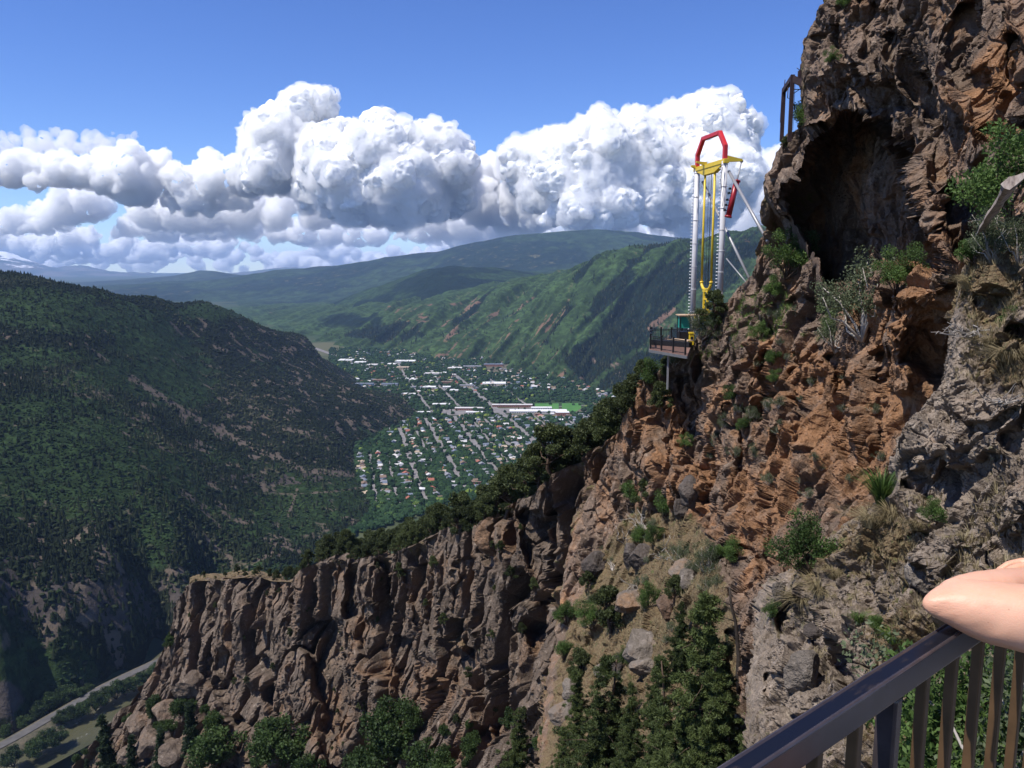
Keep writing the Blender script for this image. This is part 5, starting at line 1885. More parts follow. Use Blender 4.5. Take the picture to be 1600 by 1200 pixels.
STREETS = [(-152, -70, 70, 8), (-118, -110, 180, 8), (-83, -140, 270, 8), (-47, -160, 245, 8), (0, -120, 640, 13), (40, 120, 560, 6), (80, -60, 660, 12), (158, -200, 660, 13), (196, -100, 560, 6), (232, -180, 600, 8), (296, -260, 1560, 17), (372, -200, 640, 9), (448, -200, 620, 9), (524, -100, 620, 9), (200, 700, 1500, 9), (400, 700, 1500, 9), (110, 700, 1900, 9)]
CROSS = [(-140, -100, 420), (-30, -160, 560), (80, -150, 560), (190, -50, 560), (300, -20, 560), (410, 0, 560), (520, 0, 560), (650, 0, 620), (760, 60, 620), (900, 60, 620), (1050, 60, 560), (1200, 60, 500), (1400, 40, 420)]
_t = NT('street_concrete')
M_STREET = _t.done(_t.ramp(_t.noise(_t.pos(), 0.08, 4), [(0.3, (0.13, 0.12, 0.117)), (0.7, (0.21, 0.195, 0.19))]), 0.9, 0.1)
_sl = [s for s in STREETS]
for w_, s0, s1, wd in STREETS:
    s = np.arange(s0, s1 + 1, 20.0)
    ribbon('street', town(s, w_ + 4 * np.sin(s / 300)), wd, floor_z, M_STREET, 0.9)
for s_, w0, w1 in CROSS:
    w = np.arange(w0, w1 + 1, 15.0)
    ribbon('street', town(s_ + 0 * w, w), 8, floor_z, M_STREET, 0.75)
ribbon('street', np.array([PZ(x, y, FLOOR)[:2] for x, y in ((440, 521), (455, 530), (480, 540), (530, 558), (560, 568), (600, 578), (660, 592), (705, 600))]), 26, floor_z, M_STREET, 1.0)
ribbon('street', np.array([PZ(x, y, FLOOR)[:2] for x, y in ((905, 645), (925, 632), (945, 624), (985, 618))]), 26, floor_z, GRAVEL, 0.9)


def patch(name, px0, px1, py0, py1, mat, dz=0.8):
    c = [PZ(*q, FLOOR) for q in ((px0, py0), (px1, py0), (px1, py1), (px0, py1))]
    n = 8
    g = np.zeros((n, n, 3))
    for i in range(n):
        for j in range(n):
            a, b = i / (n - 1), j / (n - 1)
            g[i, j] = (c[0] * (1 - b) + c[1] * b) * (1 - a) + (c[3] * (1 - b) + c[2] * b) * a
    g[..., 2] = floor_z(g[..., 0], g[..., 1]) + dz
    tag(link(name, make_mesh(name, g, grid_faces(n, n)[:, ::-1], [mat], None, True)), kind='structure')


_t = NT('sports_turf')
M_TURF = _t.done(_t.ramp(_t.noise(_t.pos(), 0.02, 3), [(0.3, (0.045, 0.13, 0.03)), (0.7, (0.07, 0.17, 0.045))]), 0.9, 0.1)
patch('field', 836, 873, 630, 640, M_TURF)
patch('field', 878, 908, 630, 643, M_TURF)
patch('parking', 770, 850, 638, 646, M_STREET)
patch('parking', 690, 740, 640, 650, M_STREET)
patch('parking', 560, 620, 569, 578, M_STREET)
patch('parking', 556, 600, 600, 606, M_STREET)
patch('field', 760, 810, 570, 582, GRAVEL)
_t = NT('still_river')
M_WATER = _t.done((0.10, 0.13, 0.14), 0.15, 0.5)
ribbon('river', np.array([PZ(x, y, FLOOR)[:2] for x, y in ((640, 560), (690, 572), (735, 586), (760, 594), (778, 602), (800, 606), (860, 606))]), 55, floor_z, M_WATER, 0.7)

# ---- houses
WALLS = [('white', (0.52, 0.50, 0.47)), ('tan', (0.42, 0.34, 0.25)), ('grey', (0.36, 0.37, 0.38)), ('cream', (0.55, 0.48, 0.36)), ('brick', (0.28, 0.13, 0.09)), ('blue', (0.16, 0.24, 0.36))]
ROOFS = [('grey', (0.20, 0.20, 0.22)), ('brown', (0.17, 0.12, 0.09)), ('pale', (0.48, 0.46, 0.45)), ('red', (0.27, 0.10, 0.07)), ('slate', (0.13, 0.15, 0.19)), ('tan', (0.34, 0.27, 0.20)), ('white', (0.58, 0.575, 0.57))]
MW = {n: plain('wall_' + n, c, 0.85, 0.1, scale=0.3) for n, c in WALLS}
MR = {n: plain('roof_' + n, c, 0.85, 0.1, scale=0.5) for n, c in ROOFS}
M_PANE = plain('dark_glass', (0.03, 0.035, 0.045), 0.2, 0.5)


def house_parts(kind):
    """kind 0: plain gable, 1: L plan, 2: hipped; returns wall, roof and window collectors"""
    wl, rf, wn = MB(), MB(), MB()

    def gable(cx, cy, lx, ly, h, r, along):
        wl.box((cx, cy, h / 2 - 1), (lx, ly, h + 2))
        o = 0.6
        X, Y = lx / 2 + o, ly / 2 + o
        if along == 'x':
            v = [(-X, -Y, h - 0.25), (X, -Y, h - 0.25), (X, 0, h + r), (-X, 0, h + r), (-X, Y, h - 0.25), (X, Y, h - 0.25)]
            f = [(0, 1, 2, 3), (3, 2, 5, 4), (0, 3, 4), (1, 5, 2), (0, 4, 5, 1)]
        else:
            v = [(-X, -Y, h - 0.25), (-X, Y, h - 0.25), (0, Y, h + r), (0, -Y, h + r), (X, -Y, h - 0.25), (X, Y, h - 0.25)]
            f = [(0, 3, 2, 1), (3, 4, 5, 2), (0, 4, 3), (1, 2, 5), (0, 1, 5, 4)]
        rf.add([(a + cx, b + cy, c) for a, b, c in v], f)

    def hip(cx, cy, lx, ly, h, r):
        wl.box((cx, cy, h / 2 - 1), (lx, ly, h + 2))
        X, Y, k = lx / 2 + 0.6, ly / 2 + 0.6, lx / 2 - ly / 2
        v = [(-X, -Y, h - 0.2), (X, -Y, h - 0.2), (X, Y, h - 0.2), (-X, Y, h - 0.2), (-k, 0, h + r), (k, 0, h + r)]
        rf.add([(a + cx, b + cy, c) for a, b, c in v], [(0, 1, 5, 4), (1, 2, 5), (2, 3, 4, 5), (3, 0, 4), (0, 3, 2, 1)])

    if kind == 0:
        gable(0, 0, 13, 9, 4.2, 2.6, 'x')
        L, W, H = 13, 9, 4.2
    elif kind == 1:
        gable(0, 0, 13, 8, 4.0, 2.4, 'x')
        gable(-2.8, -5.2, 6.5, 5.6, 3.8, 2.1, 'y')
        L, W, H = 13, 8, 4.0
    elif kind == 2:
        hip(0, 0, 14, 10, 3.8, 2.4)
        L, W, H = 14, 10, 3.8
    else:
        gable(0, 0, 11, 9, 6.4, 3.0, 'y')
        L, W, H = 11, 9, 6.4
    for sy in (-1, 1):
        for q in (-0.3, 0.05, 0.32):
            wn.box((q * L, sy * (W / 2 + 0.02), H * 0.55), (1.5, 0.1, 1.3))
    for sx in (-1, 1):
        wn.box((sx * (L / 2 + 0.02), 0.15 * W, H * 0.55), (0.1, 1.5, 1.3))
    return wl, rf, wn


_hr = np.random.default_rng(41)
HSRC = {}
spots = []
for si, (w_, s0, s1, wd) in enumerate(STREETS):
    if wd < 8 or s0 >= 700:
        continue
    for side in (-1, 1):
        s = s0 + 8
        k = 0
        while s < min(s1, 650):
            q = town(s, w_ + side * (wd / 2 + 13 + 4 * _hr.random()))
            if min(abs(s - c[0]) for c in CROSS) > 10 and _hr.random() < 0.92:
                spots.append((q[0], q[1], si, side, k, s))
                k += 1
            s += 17 + 7 * _hr.random()
xy = np.array([(a[0], a[1]) for a in spots])
ok = open_ground(xy[:, 0], xy[:, 1])
pxh, pyh, _ = proj(np.column_stack([xy, np.full(len(xy), FLOOR)]))
# seen from the lookout: left of the rim trees
rim = np.interp(pxh, [500, 560, 640, 700, 760, 800, 850, 900, 950, 1000], [850, 815, 790, 770, 775, 725, 690, 650, 625, 600])
ok &= (pyh < rim + 12) & (pxh > 520)
spots = [a for a, o in zip(spots, ok) if o]
spots.sort(key=lambda a: a[1])
SNAME = {}
for n_, i_ in enumerate(sorted({a[2] for a in spots}, key=lambda i: STREETS[i][0])):
    SNAME[i_] = ordn(n_)
cnt = {}
HOUSES = []
far_v = {}
for i, (x, y, si, side, k, s) in enumerate(spots):
    kd = int(_hr.choice(4, p=[0.4, 0.25, 0.2, 0.15]))
    wn_ = WALLS[int(_hr.choice(6, p=[0.16, 0.28, 0.22, 0.18, 0.10, 0.06]))][0]
    rn = ROOFS[int(_hr.choice(7, p=[0.32, 0.24, 0.09, 0.06, 0.17, 0.10, 0.02]))][0]
    rz = math.atan2(TU[1], TU[0]) + (0 if _hr.random() < 0.5 else math.pi / 2) + (math.pi if side > 0 else 0)
    loc = (x, y, float(floor_z(x, y)) + 0.6)
    HOUSES.append((x, y))
    if i < 290:
        c = cnt.get((si, side), 0)
        cnt[(si, side)] = c + 1
        lb = f'{rn}-roofed {wn_} house, {ordn(c)} on the {"left" if side < 0 else "right"} side of the {SNAME[si]} street from left'
        key = (kd, wn_, rn)
        if key not in HSRC:
            e = empty('house', loc, lb, 'house', 'houses along the town streets', rz)
            a, b, c_ = house_parts(kd)
            if kd not in far_v:
                far_v[kd] = True
            a.build('wall', MW[wn_], e)
            b.build('roof', MR[rn], e)
            HSRC[key] = e
        else:
            e = dup(HSRC[key], loc, (0, 0, rz), None, lb)
        f_ = 0.85 + 0.35 * _hr.random()
        e.scale = (f_, f_, 0.9 + 0.2 * _hr.random())
    else:
        far_v.setdefault('rest', []).append((loc, rz, kd, wn_, rn))


def merged_houses(name, items, label):
    mb = MB()
    mats = [MW[n] for n, _ in WALLS] + [MR[n] for n, _ in ROOFS]
    wi = {n: k for k, (n, _) in enumerate(WALLS)}
    ri = {n: k + len(WALLS) for k, (n, _) in enumerate(ROOFS)}
    for loc, rz, kd, wn_, rn in items:
        a, b, _ = house_parts(kd)
        ca, sa = math.cos(rz), math.sin(rz)
        for src, mi in ((a, wi[wn_]), (b, ri[rn])):
            mb.add([(loc[0] + ca * v[0] - sa * v[1], loc[1] + sa * v[0] + ca * v[1], loc[2] + v[2]) for v in src.v], src.f, mi)
    tag(mb.build(name, mats), label, 'houses', kind='stuff')


# the far part of town, past the main crossing
rest = far_v.get('rest', [])
for k in range(430):
    x_, y_ = 545 + 420 * _hr.random(), 546 + 80 * _hr.random()
    q = PZ(x_, y_, FLOOR)
    if not open_ground(q[0], q[1]) or (y_ > 612 and 690 < x_ < 920):
        continue
    rest.append(((q[0], q[1], float(floor_z(q[0], q[1])) + 0.6), _hr.random() * 3.1, int(_hr.integers(4)), WALLS[int(_hr.choice(6, p=[0.34, 0.2, 0.2, 0.17, 0.07, 0.02]))][0], ROOFS[int(_hr.choice(7, p=[0.25, 0.2, 0.18, 0.08, 0.12, 0.1, 0.07]))][0]))
    HOUSES.append((q[0], q[1]))
merged_houses('far_houses', rest, 'many small houses in the far part of the town')

# ---- larger buildings: px left, px right, py of the near foot, depth, height, wall, roof, label
BIG = [
    (769, 832, 636, 18, 7, 'brick', 'pale', 'long brick school wing with a pale roof left of the sports fields'),
    (796, 886, 646, 34, 6, 'white', 'white', 'large school with a bright white roof in front of the sports fields'),
    (868, 889, 650, 22, 10, 'brick', 'white', 'brick block with white roof at the right end of the school'),
    (830, 862, 640, 18, 6, 'white', 'white', 'white hall behind the large white-roofed school'),
    (676, 703, 635, 20, 6, 'brick', 'white', 'brick shop row with a white roof left of the main street'),
    (711, 757, 642, 18, 7, 'brick', 'pale', 'long brown shop building with a pale roof beside the main street'),
    (728, 758, 648, 16, 5, 'white', 'white', 'low white-roofed building in front of the long brown shop building'),
    (653, 672, 647, 14, 5, 'white', 'white', 'low white building at the foot of the wooded spur'),
    (754, 791, 603, 46, 7, 'cream', 'white', 'wide cream warehouse with bright roof by the river'),
    (661, 681, 609, 30, 8, 'white', 'white', 'white-roofed hotel in the middle of town'),
    (692, 704, 609, 24, 9, 'white', 'white', 'small white hotel block right of the white-roofed hotel'),
    (703, 716, 614, 22, 8, 'tan', 'white', 'tan shop with a white roof beside the main street'),
    (690, 706, 601, 22, 9, 'brick', 'brown', 'brick hotel behind the small white block'),
    (718, 740, 606, 20, 8, 'tan', 'grey', 'tan building with a grey roof across the main street'),
    (530, 552, 566, 60, 8, 'cream', 'white', 'big pale supermarket at the foot of the left hill'),
    (555, 572, 569, 44, 7, 'white', 'white', 'white store right of the big supermarket'),
    (574, 590, 573, 40, 7, 'grey', 'pale', 'grey store in the far shopping strip'),
    (606, 619, 572, 40, 7, 'brick', 'white', 'red-fronted store in the far shopping strip'),
    (618, 649, 568, 50, 8, 'white', 'white', 'long white warehouse at the far end of the shopping strip'),
    (620, 639, 578, 36, 9, 'tan', 'tan', 'pinkish brown hall before the long white warehouse'),
    (583, 603, 598, 26, 9, 'brick', 'brown', 'brown lodge near the foot of the left hill'),
    (556, 584, 604, 24, 8, 'blue', 'slate', 'blue-grey apartment row at the foot of the hill'),
    (596, 622, 604, 22, 8, 'grey', 'slate', 'dark grey apartment row right of the brown lodge'),
    (640, 652, 596, 30, 7, 'white', 'pale', 'pale office left of the middle of town'),
    (663, 690, 586, 36, 7, 'white', 'pale', 'long pale building far behind the hotels'),
    (700, 722, 578, 40, 7, 'tan', 'pale', 'tan building below the red scar of the mountain'),
    (724, 752, 576, 30, 9, 'tan', 'grey', 'grey-roofed flats at the foot of the mountain'),
    (756, 786, 573, 30, 9, 'brick', 'slate', 'dark-roofed flats right of the grey-roofed flats'),
    (655, 664, 768, 12, 5, 'white', 'white', 'white-roofed house with red stripe by the first through street'),
    (622, 637, 748, 12, 8, 'blue', 'slate', 'blue two-storey house near the lower edge of town'),
    (735, 752, 757, 14, 5, 'brick', 'brown', 'long low brown-roofed building near the rim trees'),
    (760, 778, 762, 14, 6, 'grey', 'slate', 'grey apartment house with a dark roof near the rim trees'),
    (676, 697, 740, 14, 5, 'tan', 'tan', 'long tan-roofed building beside the first through street'),
]
_w = MB()
_w.box((0, 0, 0), (2.6, 0.2, 1.7))
WIN_ME = _w.mesh('window', M_PANE)
for x0, x1, yb, dep, ht, wn_, rn, lb in BIG:
    a, b = PZ(x0, yb, FLOOR), PZ(x1, yb, FLOOR)
    c = (a + b) / 2
    L = np.linalg.norm(b - a)
    d = c[:2] / np.linalg.norm(c[:2])
    c = c[:2] + d * dep / 2
    e = empty('large_building', (c[0], c[1], float(floor_z(c[0], c[1]))), lb, 'building', None, math.atan2((b - a)[1], (b - a)[0]))
    wl, rf, wn = MB(), MB(), MB()
    wl.box((0, 0, ht / 2 - 1), (L, dep, ht + 2))
    rf.box((0, 0, ht + 0.35), (L + 0.8, dep + 0.8, 0.7))
    for k in range(max(1, int(L / 30))):
        rf.box((L * (0.8 * _hr.random() - 0.4), dep * (0.4 * _hr.random() - 0.2), ht + 1.3), (4, 3, 1.4))
    nw = max(3, int(L / 6))
    wl.build('wall', MW[wn_], e)
    rf.build('roof', MR[rn], e)
    for k in range(nw):
        link('window', WIN_ME, e, (-L / 2 + L * (k + 0.5) / nw, -dep / 2 - 0.03, ht * 0.5))
    for k in range(int(L / 12) + 1):
        HOUSES.append(tuple(c + (b - a)[:2] / L * (k * 12 - L / 2)))

# ---- town trees
HX_ = np.array(HOUSES)


def town_trees():
    r = np.random.default_rng(55)
    # even ground density, denser towards the eye
    n = 52000
    px_ = 515 + 520 * r.random(n)
    py_ = 545 + 300 * r.random(n) ** 1.15
    p = PZ(px_, py_, FLOOR)
    ok_ = open_ground(p[:, 0], p[:, 1]) & (p[:, 1] < 5200)
    rim_ = np.interp(px_, [500, 560, 640, 700, 760, 800, 850, 900, 950, 1000], [850, 815, 790, 770, 775, 725, 690, 650, 625, 600])
    ok_ &= py_ < rim_ + 20
    # thin to about one in 110 square metres
    cell = np.floor(p[:, :2] / np.where(p[:, 1:2] < 2300, 7.6, 10.0)).astype(int)
    key = cell[:, 0] * 100003 + cell[:, 1]
    _, first = np.unique(key, return_index=True)
    m = np.zeros(n, bool)
    m[first] = True
    ok_ &= m
    p = p[ok_]
    d = p[:, :2] - TO
    s, w = d @ TU, d @ TV
    keep = np.ones(len(p), bool)
    for w_, s0, s1, wd in STREETS:
        keep &= ~((np.abs(w - w_ - 4 * np.sin(s / 300)) < wd / 2 + 1.5) & (s > s0) & (s < s1) & (r.random(len(p)) < 0.9))
    for s_, w0, w1 in CROSS:
        keep &= ~((np.abs(s - s_) < 4) & (w > w0) & (w < w1) & (r.random(len(p)) < 0.6))
    for k in range(0, len(HX_)):
        keep &= (np.hypot(p[:, 0] - HX_[k, 0], p[:, 1] - HX_[k, 1]) > 6.2) | (r.random(len(p)) < 0.12)
    q0, q1, _ = proj(p)
    for a in ((834, 910, 628, 645), (690, 742, 639, 652), (768, 892, 632, 652), (758, 812, 569, 583)):
        keep &= ~((q0 > a[0]) & (q0 < a[1]) & (q1 > a[2]) & (q1 < a[3]) & (r.random(len(p)) < 0.9))
    p = p[keep]
    p[:, 2] = floor_z(p[:, 0], p[:, 1])
    p = p[np.argsort(p[:, 1])]
    m = len(p)
    h = 6.5 + 5.5 * r.random(m)
    kt = np.where(r.random(m) < 0.10, 'cone', 'lump2')
    h = np.where(kt == 'cone', h + 4, h)
    tint = np.clip(0.05 + 0.58 * r.random(m), 0, 1)
    tint[r.random(m) < 0.02] = 1.0
    return p, h, kt, tint


M_TOWN = wood_mat('town_leaf', [(0.0, (0.010, 0.022, 0.009)), (0.45, (0.020, 0.041, 0.016)), (0.8, (0.037, 0.070, 0.024)), (1.0, (0.12, 0.16, 0.03))])
tp, th, tk, tt_ = town_trees()
NI = 290
# the nearest trees one by one
vr = np.random.default_rng(8)
tv = {}
kinds_t = [('dark', 0.15, 'dark green round tree standing between the houses at the near edge of town'), ('mid', 0.45, 'mid green round tree among the near houses of the town'), ('fresh', 0.72, 'fresh green round tree among the near houses of the town'), ('bright', 1.0, 'bright yellow-green round tree among the near houses of the town'), ('cone', 0.1, 'dark pointed spruce among the near houses of the town')]
for i in range(min(NI, len(tp))):
    kk = 4 if tk[i] == 'cone' else (3 if tt_[i] > 0.97 else (0 if tt_[i] < 0.3 else (1 if tt_[i] < 0.52 else 2)))
    nm_, ti_, lb = kinds_t[kk]
    v_ = int(vr.integers(3))
    if (kk, v_) not in tv:
        V_, F_ = [], []
        b_ = 0
        for q in range(1 if kk == 4 else 5):
            a_, f_ = tri_tree('cone' if kk == 4 else 'lump2', vr)
            if kk != 4:
                a_ = a_ * (0.62 + 0.2 * vr.random()) + np.array([0.22 * vr.normal(), 0.22 * vr.normal(), 0.04 + 0.26 * vr.random()])
            V_.append(a_)
            F_.append(f_ + b_)
            b_ += len(a_)
        V_ = np.concatenate(V_)
        tv[(kk, v_)] = make_mesh('town_tree', V_, np.concatenate(F_), [M_TOWN], None, False, {'tint': np.clip(ti_ + 0.12 * vr.normal(size=len(V_)), 0, 1)})
    o = link('town_tree', tv[(kk, v_)], None, tp[i])
    o.scale = (th[i] * (0.85 + 0.4 * vr.random()),) * 2 + (th[i],)
    o.rotation_euler = (0, 0, vr.random() * 6.28)
    tag(o, lb, 'tree', nm_ + ' trees of the near town')
merged_trees('town_trees', tp[NI:], th[NI:], list(tk[NI:]), M_TOWN, 'leafy trees filling the town', 'trees', 5, tt_[NI:])

# road furniture of the river road
ribbon('road', ROAD, 9, -392.0, ASPH)
_bk = MB()
E_ = np.array(ROAD)
tg = np.gradient(E_, axis=0)
tg /= np.linalg.norm(tg, axis=1, keepdims=True)
nn_ = np.stack([-tg[:, 1], tg[:, 0]], 1)
prof = [(-16, -402), (-7, -392.6), (7, -392.6), (18, -403)]
Vb = np.array([[(*(E_[i] + nn_[i] * (-o)), z) for o, z in prof] for i in range(len(E_))])
_o = link('road_bank', make_mesh('road_bank', Vb, grid_faces(len(E_), 4), [GRAVEL], None, True))
tag(_o, kind='structure')

# ---------------------------------------------------------------- the swing, its platform, the steel frame
M_WHITE = plain('white_paint', (0.50, 0.49, 0.50), 0.4, 0.4, var=0.06)
M_GALV = plain('galvanised_steel', (0.27, 0.265, 0.27), 0.45, 0.5, 0.3, var=0.1)
M_YEL = plain('yellow_paint', (0.62, 0.43, 0.025), 0.4, 0.4, var=0.1)
M_RED = plain('red_paint', (0.48, 0.022, 0.025), 0.4, 0.4, var=0.1)
M_DRED = plain('dark_red_paint', (0.27, 0.012, 0.018), 0.35, 0.4, var=0.15)
M_BLK = plain('black_paint', (0.012, 0.012, 0.014), 0.5, 0.3, var=0.2)
M_BROWNSTEEL = plain('weathered_steel', (0.040, 0.024, 0.028), 0.7, 0.3, 0.2, var=0.3)
M_TEAL = plain('teal_panel', (0.015, 0.20, 0.16), 0.5, 0.3, var=0.1)
M_WOOD2 = plain('deck_board', (0.17, 0.10, 0.08), 0.8, 0.2, var=0.25, scale=2)
M_TAN = plain('tan_timber', (0.42, 0.30, 0.20), 0.8, 0.2, var=0.2, scale=2)
M_BULB = plain('clear_bulb', (0.75, 0.76, 0.80), 0.2, 0.6, var=0.05)

A1 = P(1089.5, 262, 68.0)
A2 = P(1132.5, 250, 62.8)
A1[2] = A2[2] = 0.5 * (A1[2] + A2[2])
AX = (A2 - A1) / np.linalg.norm(A2 - A1)
SPANL = np.linalg.norm(A2 - A1)
PR = np.array([-AX[1], AX[0], 0.0])         # level, square to the axle, towards the right
if PR[0] < 0:
    PR = -PR
UPV = np.array([0, 0, 1.0])
ROTA = np.stack([AX, PR, UPV], 1)
z1 = P(1086, 520, 68.0)[2] - 1.2
z2 = P(1130, 478, 62.8)[2] - 1.5
sw = empty('giant_swing', (A1[0], A1[1], z1), 'tall white and yellow cliff swing with a red arch on two columns', 'swing ride')
OR = np.array([A1[0], A1[1], z1])


def rel(p):
    return np.asarray(p, float) - OR


for top, zb, seed in ((A1, z1, 1), (A2, z2, 2)):
    mb = MB()
    b = rel((top[0], top[1], zb))
    mb.tube([b, rel(top - UPV * 0.1)], 0.232, 20)
    k = 0
    col = mb.build('column', M_WHITE, sw)
    # rings and the string of bulbs up the outer side
    mr = MB()
    for f in np.arange(0.06, 0.99, 0.13):
        c = b + (rel(top) - b) * f
        mr.tube([c - UPV * 0.03, c + UPV * 0.03], 0.255, 20)
    mr.build('flange', M_WHITE, col)
    ms = MB()
    H = top[2] - zb
    nst = int(H / 0.30)
    lat = -PR
    ms.tube([(0, 0, 0), lat * 0.14 + UPV * 0.02], 0.022, 6)
    ms.tube([lat * 0.10, lat * 0.20 + UPV * 0.02], [0.055, 0.035], 6)
    bulb_me = ms.mesh('bulb', M_BULB)
    for k in range(nst):
        link('bulb', bulb_me, col, b + UPV * (0.8 + (H - 1.2) * k / nst) + lat * 0.2)

ar = MB()
pts = [A1 + UPV * 0.0, A1 + UPV * 1.05, A1 + AX * 0.20 * SPANL + UPV * 2.22, A1 + AX * 0.80 * SPANL + UPV * 2.22, A2 + UPV * 1.05, A2 + UPV * 0.0]
for a, b in zip(pts[:-1], pts[1:]):
    d = (b - a) / np.linalg.norm(b - a)
    ar.bar(rel(a - d * 0.08), rel(b + d * 0.08), 0.32, 0.32, up=PR)
ar.build('arch', M_RED, sw, bevel=0.03)

bm_ = MB()
bm_.bar(rel(A1 - AX * 0.35 - UPV * 0.12), rel(A2 + AX * 0.35 - UPV * 0.12), 0.42, 0.34)
# deep middle of the axle with tapered ends
ins = [(0.06, 0.16), (0.30, 0.55), (0.70, 0.55), (0.94, 0.16)]
v = []
for s_ in (-1, 1):
    for f, dn in ins:
        v.append(rel(A1 + AX * SPANL * f + PR * 0.16 * s_ - UPV * (0.25)))
        v.append(rel(A1 + AX * SPANL * f + PR * 0.16 * s_ - UPV * (0.25 + dn)))
fs = []
for s_ in (0, 8):
    for k in range(3):
        fs.append((s_ + 2 * k, s_ + 2 * k + 1, s_ + 2 * k + 3, s_ + 2 * k + 2))
for k in range(3):
    fs.append((2 * k + 1, 2 * k + 9, 2 * k + 11, 2 * k + 3))
bm_.add(v, fs)
beam = bm_.build('axle_beam', M_YEL, sw, bevel=0.02)


def wing(root, tip, h0, h1, w):
    m = MB()
    d = tip - root
    side = np.cross(d / np.linalg.norm(d), UPV)
    vv = []
    for p_, h in ((root, h0), (tip, h1)):
        for s_ in (-1, 1):
            vv += [rel(p_ + side * s_ * w / 2 + UPV * h / 2), rel(p_ + side * s_ * w / 2 - UPV * h / 2)]
    m.add(vv, [(0, 1, 3, 2), (4, 6, 7, 5), (0, 4, 5, 1), (2, 3, 7, 6), (0, 2, 6, 4), (1, 5, 7, 3)])
    return m


ET = A2 + PR * 1.42 - UPV * 0.02
wing(A2 + PR * 0.1 + UPV * 0.08, ET, 0.50, 0.16, 0.30).build('lever_arm', M_YEL, sw)
wing(A1 + AX * 0.35 * SPANL + UPV * 0.08, A1 + AX * 0.35 * SPANL - PR * 0.9 + UPV * 0.24, 0.34, 0.10, 0.24).build('lever_arm', M_YEL, sw)
wing(A1 + UPV * 0.05, A1 - PR * 0.55 + UPV * 0.14, 0.40, 0.12, 0.24).build('lever_arm', M_YEL, sw)

# the hanging yellow arms: two bars joined in a U, then the short carriage legs
axm = (A1 + A2) / 2 - UPV * 0.5
b1, b2 = axm - AX * 0.98, axm + AX * 0.92
zlow = -1.0 * (0.1426 - (600 - 442) / F * 0.9898) * 65.4
arm_ = MB()
for q, sg in ((b1, 1), (b2, -1)):
    low = np.array([q[0], q[1], zlow])
    arm_.tube([rel(q), rel(low)], 0.095, 12)
    path = [low, low + AX * sg * 0.06 - UPV * 0.22, low + AX * sg * 0.35 - UPV * 0.50, low + AX * sg * 0.90 - UPV * 0.62]
    arm_.tube([rel(p_) for p_ in path], 0.12, 12)
    arm_.tube([rel(low + UPV * 0.1), rel(low - UPV * 0.05)], 0.15, 12)
    arm_.tube([rel(q + UPV * 0.25), rel(q - UPV * 0.15)], 0.16, 12)
U = arm_.build('swing_arm', M_YEL, sw)
cg = MB()
mid = (b1 + b2) / 2
mid = np.array([mid[0], mid[1], zlow - 0.62])
cg.bar(rel(mid - AX * 0.5), rel(mid + AX * 0.5), 0.2, 0.3)
for sg in (-1, 1):
    cg.bar(rel(mid + AX * 0.36 * sg), rel(mid + AX * 0.36 * sg - UPV * 2.2), 0.17, 0.17)
cg.bar(rel(mid - AX * 0.36 - UPV * 0.75), rel(mid + AX * 0.36 - UPV * 0.75), 0.12, 0.12)
cg.box(rel(mid - UPV * 2.35), (1.9, 1.1, 0.3), ROTA)
for sg in (-1.5, -0.5, 0.5, 1.5):
    cg.box(rel(mid - UPV * 2.0 + AX * sg * 0.45), (0.4, 0.35, 0.7), ROTA)
cg.build('seat_carriage', M_YEL, sw)
cb_ = MB()
for sg, o in ((1, 0.25), (1, 0.33), (-1, 0.2)):
    p0 = axm + AX * o * sg - UPV * 0.3
    cb_.tube([rel(p0), rel(np.array([p0[0], p0[1], zlow - 0.2]))], 0.014, 5)
cb_.build('cable', M_BLK, sw)

# hydraulic ram
R1 = P(1151.5, 282, 62.2)
R2 = P(1137.5, 340, 62.6)
rd = MB()
rd.tube([rel(ET - UPV * 0.05), rel(R1)], 0.05, 8)
rd.box(rel(ET - UPV * 0.06), (0.16, 0.2, 0.2), ROTA)
rd.build('ram_rod', M_GALV, sw)
rc = MB()
dR = (R2 - R1) / np.linalg.norm(R2 - R1)
rc.tube([rel(R1), rel(R2)], 0.225, 16)
for f in (0.0, 0.96):
    c = R1 + (R2 - R1) * f
    rc.tube([rel(c - dR * 0.03), rel(c + dR * 0.1)], 0.285, 16)
rc.build('ram_cylinder', M_DRED, sw)
rb = MB()
for f in (0.22, 0.34, 0.52, 0.66, 0.8):
    c = R1 + (R2 - R1) * f
    rb.bar(rel(c), rel(c - PR * 0.48 - UPV * 0.05), 0.05, 0.05)
    rb.box(rel(c - PR * 0.42), (0.2, 0.14, 0.16), ROTA)
hp_ = [A2 - PR * 0.28 - UPV * (0.6 + 0.5 * k) + AX * 0.3 - PR * 0.12 * math.sin(k * 0.9) for k in range(7)]
rb.tube([rel(q) for q in hp_], 0.02, 6)
rb.build('hoses', M_BLK, sw)
# braces back to the rock
br = MB()
br.tube([rel(P(1098, 284, 68.2)), rel(P(1176, 446, 60.5))], 0.11, 10)
br.build('brace', M_GALV, sw)
br = MB()
br.tube([rel(P(1139, 268, 63.0)), rel(P(1200, 378, 55.0))], 0.12, 10)
br.build('brace', M_GALV, sw)
br = MB()
br.tube([rel(P(1135, 404, 63.0)), rel(P(1170, 446, 60.0))], 0.05, 8)
br.build('brace', M_GALV, sw)

# ---- platform
FL_, BL_, BR_ = P(1015, 545, 63.2), P(1016, 534.5, 69.6), P(1082, 536, 69.0)
FR_ = P(1074, 560, 58.6)
zd = FL_[2]
for q in (BL_, BR_, FR_):
    q[2] = zd
pf = empty('viewing_platform', FL_, 'steel and timber platform jutting from the cliff under the swing', 'platform')


def rp(p):
    return np.asarray(p, float) - FL_


